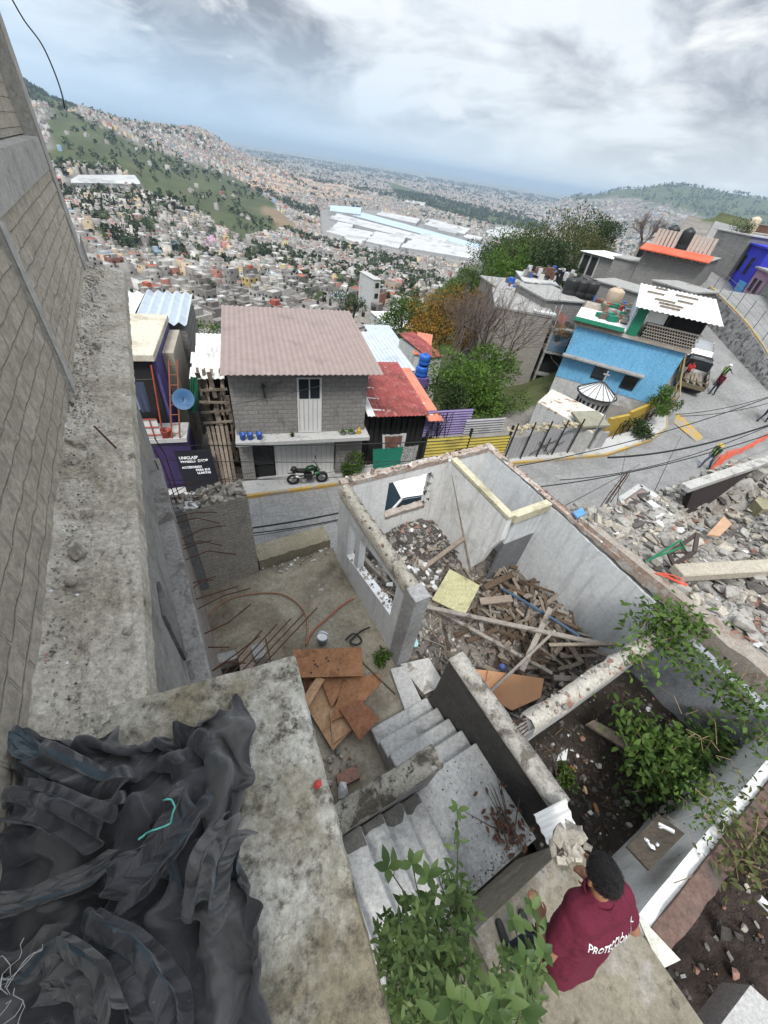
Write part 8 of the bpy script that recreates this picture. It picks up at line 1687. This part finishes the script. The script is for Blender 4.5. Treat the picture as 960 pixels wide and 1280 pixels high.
    bmesh.ops.triangulate(bm,faces=bm.faces[:]); bmesh.ops.subdivide_edges(bm,edges=[e for e in bm.edges if e.calc_length()>.25],cuts=1); bm.verts.index_update(); v=[tuple(p.co) for p in bm.verts]; fc=[tuple(q.index for q in fa.verts) for fa in bm.faces]; bm.free()
    wid=max(p[0] for p in v); org=ch-tr*.10-bf*.3; m=MB(); out=[]
    for p in v:
        x=(p[0]/wid-.42)*.5; o_=Vector(tuple(org+br*x+tr*(p[1]*.074))); hit=bv.ray_cast(o_,Vector(tuple(bf+br*(-x*.9))))
        q=hit[0]-Vector(tuple(bf))*.004 if hit[0] is not None else o_+Vector(tuple(bf*.2)); out.append(tuple(q))
    m.add(out,fc); obj('lettering',m,plain('white_print',G(.66),.7),sh)
man()
# ---------------------------------------------------------------- plants in the foreground
bigl=leafmat('broad_weed_leaf',(.035,.07,.018),(.13,.19,.06),(.07,.11,.035),rough=.5,trans=.2); stemm=plain('green_stem',(.07,.09,.035),.7); drystem=plain('dry_stem',(.22,.16,.09),.8)
def broadplant(name,label,root,tips,ls,lw,nl,seed,mat=bigl,group=None,stem=.008,cat='plant',smat=None):
    g=np.random.RandomState(seed); root=V3(*root); t=thing(name,label,cat,root,group); m=MB(); lf=MB()
    for tip in tips:
        tip=V3(*tip); mid=root+(tip-root)*.5+g.normal(0,.06,3)+V3(0,0,.08); pts=[(1-f)**2*root+2*f*(1-f)*mid+f*f*tip for f in np.linspace(0,1,9)]; m.tube(pts,[stem*(1.1-.75*f) for f in np.linspace(0,1,9)],5)
        for k in range(nl):
            f=.28+.72*(k+g.rand()*.6)/nl; f=min(f,.99); i=int(f*8); p=pts[i]+(pts[min(i+1,8)]-pts[i])*(f*8-i); ax=unit(tip-root); a=k*2.4+g.rand(); s=unit(np.cross(ax,V3(math.cos(a),math.sin(a),.2))); d=unit(s+ax*.5+V3(0,0,g.uniform(-.1,.35))); L=ls*g.uniform(.55,1.15)*(1.1-.45*f); m.tube([p,p+d*L*.25],[.003,.002],4); lf.leaf(p+d*L*.22,d+g.normal(0,.12,3),unit(V3(g.normal(0,.3),g.normal(0,.3),1)),L,L*lw,fold=g.uniform(.1,.35),curl=g.uniform(.1,.5))
        for k in range(4): a=k*1.57+g.rand(); d=unit(V3(math.cos(a),math.sin(a),.8)); lf.leaf(tip,d,unit(V3(-math.cos(a),-math.sin(a),.6)),ls*.7*g.uniform(.6,1),ls*.7*lw,curl=.2)
    obj('stem',m,smat or stemm,t); obj('leaves',lf,mat,t,True); return t
rt=lambda u,v,z:at(u,v,z)
broadplant('broad_leaf_weed','tall broad leaved weed with pale upright leaves by the slab edge',rt(548,1190,-4.2),[rt(515,1080,-2.9),rt(485,1085,-2.8),rt(535,1095,-2.9)],.16,.4,6,71)
broadplant('slender_weed','slender weed with small leaves standing above the landing',rt(570,1180,-4.0),[rt(572,1012,-2.6)],.1,.4,16,72); broadplant('broad_leaf_weed','broad leaved weed just left of the man in maroon',rt(660,1250,-4.4),[rt(665,1135,-2.9),rt(640,1150,-2.9),rt(680,1190,-2.95),rt(655,1200,-2.85)],.13,.46,6,73)
for k in range(21):
    u=rnd.uniform(482,675); v=rnd.uniform(1125,1290); z=-2.9-.6*rnd.random()
    if k%3==0: u=rnd.uniform(478,570); v=rnd.uniform(1165,1290)
    broadplant('leafy_weed','leafy green weed in the thicket between the slab and the man',rt(u+rnd.uniform(-15,15),min(v+30,1290),-4.5),[rt(u+rnd.uniform(-28,28),v+rnd.uniform(-45,15),z+rnd.uniform(-.2,.2)) for _ in range(7)],.088,.32,9,200+k,group='leafy weeds of the foreground thicket',stem=.006)
for k,(u,v) in enumerate(((590,1285),(625,1270),(565,1270))): broadplant('broad_leaf_weed','large pale leaved weed at the bottom edge of the thicket',rt(u,1300,-3.6),[rt(u,v-20,-2.4),rt(u+25,v-10,-2.4)],.17,.34,5,230+k,group='large weeds at the bottom edge')
# vines and weeds along the ruin wall
def vine(label,px,z0,z1,n,ls,seed,kind='green',name='vine'):
    g=np.random.RandomState(seed); pts=[at(u,v,z0+(z1-z0)*g.rand()) for u,v in px]; c=sum(pts)/len(pts); t=thing(name,label,'plant',V3(c[0],c[1],min(p[2] for p in pts))); m=MB(); lf=MB()
    for i in range(len(pts)-1): m.tube([pts[i],(pts[i]+pts[i+1])/2+g.normal(0,.05,3),pts[i+1]],.008,5)
    for k in range(n):
        i=g.randint(0,len(pts)-1); f=g.rand(); p=pts[i]*(1-f)+pts[i+1]*f+g.normal(0,.17,3)*V3(1,1,.6); d=unit(g.normal(0,1,3)+V3(0,0,.3)); L=ls*g.uniform(.5,1.2); lf.leaf(p,d,unit(g.normal(0,.5,3)+V3(0,0,1)),L,L*.42,curl=g.uniform(.1,.5))
    obj('stem',m,drystem,t); obj('leaves',lf,LM[kind],t,True); return t
vine('leafy green vine hanging over the corner of the long wall',((800,790),(812,770),(835,765),(850,780),(870,770),(860,795),(830,800),(845,815)),-5.1,-4.7,620,.13,81); vine('small leaf tuft at the top of the cross wall corner',((792,830),(800,822),(806,836)),-5.1,-4.9,90,.11,82,'bright')
vine('dark green creeper filling the middle of the soil room',((785,890),(800,920),(820,940),(850,930),(830,960),(810,975),(850,965),(880,940),(905,920),(870,950)),-6.4,-5.7,1300,.14,83); vine('creeper trailing along the grey brick wall toward the rubble',((840,810),(870,830),(895,845),(915,860),(940,880),(900,860),(920,850)),-5.0,-4.7,420,.1,84,'green'); vine('thin yellow green sprig over the low white wall',((870,985),(885,1000),(895,1010),(880,1020),(905,1000)),-5.0,-4.7,260,.06,85,'bright'); vine('weeds growing on the right end of the low white wall',((915,1010),(940,1000),(958,1030),(935,1060),(905,1080),(950,1080),(920,1040)),-5.1,-4.6,520,.09,86,'olive'); vine('dark leaves at the shady foot of the low wall',((800,960),(830,985),(790,990),(840,1000)),-6.7,-6.3,350,.1,87,'dark')
vine('creeper leaves along the grey wall top at the far right',((930,870),(950,900),(965,930),(945,920)),-5.0,-4.6,260,.1,88,'green')
m=MB()
for k in range(22):
    u=rnd.uniform(840,955); v=rnd.uniform(840,960); a=at(u,v,-5.2); b=a+V3(rnd.uniform(-.5,.5),rnd.uniform(-.5,.5),rnd.uniform(-.2,.3)); m.tube([a,(a+b)/2+V3(0,0,.12),b],.005,4)
o=obj('dry_stems',m,drystem); o['kind']='stuff'; o['label']='tangled dry stems over the vine covered corner'
m=MB()
for k in range(16):
    u=rnd.uniform(860,960); v=rnd.uniform(1000,1110); a=at(u,v,-5.0); b=a+V3(rnd.uniform(-.4,.4),rnd.uniform(-.4,.4),rnd.uniform(0,.4)); m.tube([a,(a+b)/2+V3(0,0,.1),b],.004,4)
o=obj('dry_stalks',m,drystem); o['kind']='stuff'; o['label']='dry stalks over the pit at the right edge'
# dry branch and leaves on the landing
m=MB(); b0=Rm.w(-.25,-5.95,-6.22)
for k in range(9): d=unit(V3(-.2+rnd.gauss(0,.3),.6+rnd.gauss(0,.3),.15)); m.tube([b0+V3(rnd.uniform(-.1,.1),rnd.uniform(-.1,.1),0),b0+d*.3+V3(0,0,.05),b0+d*rnd.uniform(.4,.8)],[.012,.008,.003],5)
for k in range(60): m.leaf(b0+V3(rnd.gauss(-.05,.15),rnd.gauss(.15,.18),rnd.uniform(.01,.06)),(rnd.gauss(0,1),rnd.gauss(0,1),.1),(0,0,1),.09,.04,m=1)
solo('dead_branch',m,[barkm,leafmat('dead_leaf',(.07,.03,.02),(.13,.06,.035),trans=.1)],'dead branch with brown leaves on the stair landing','branch')
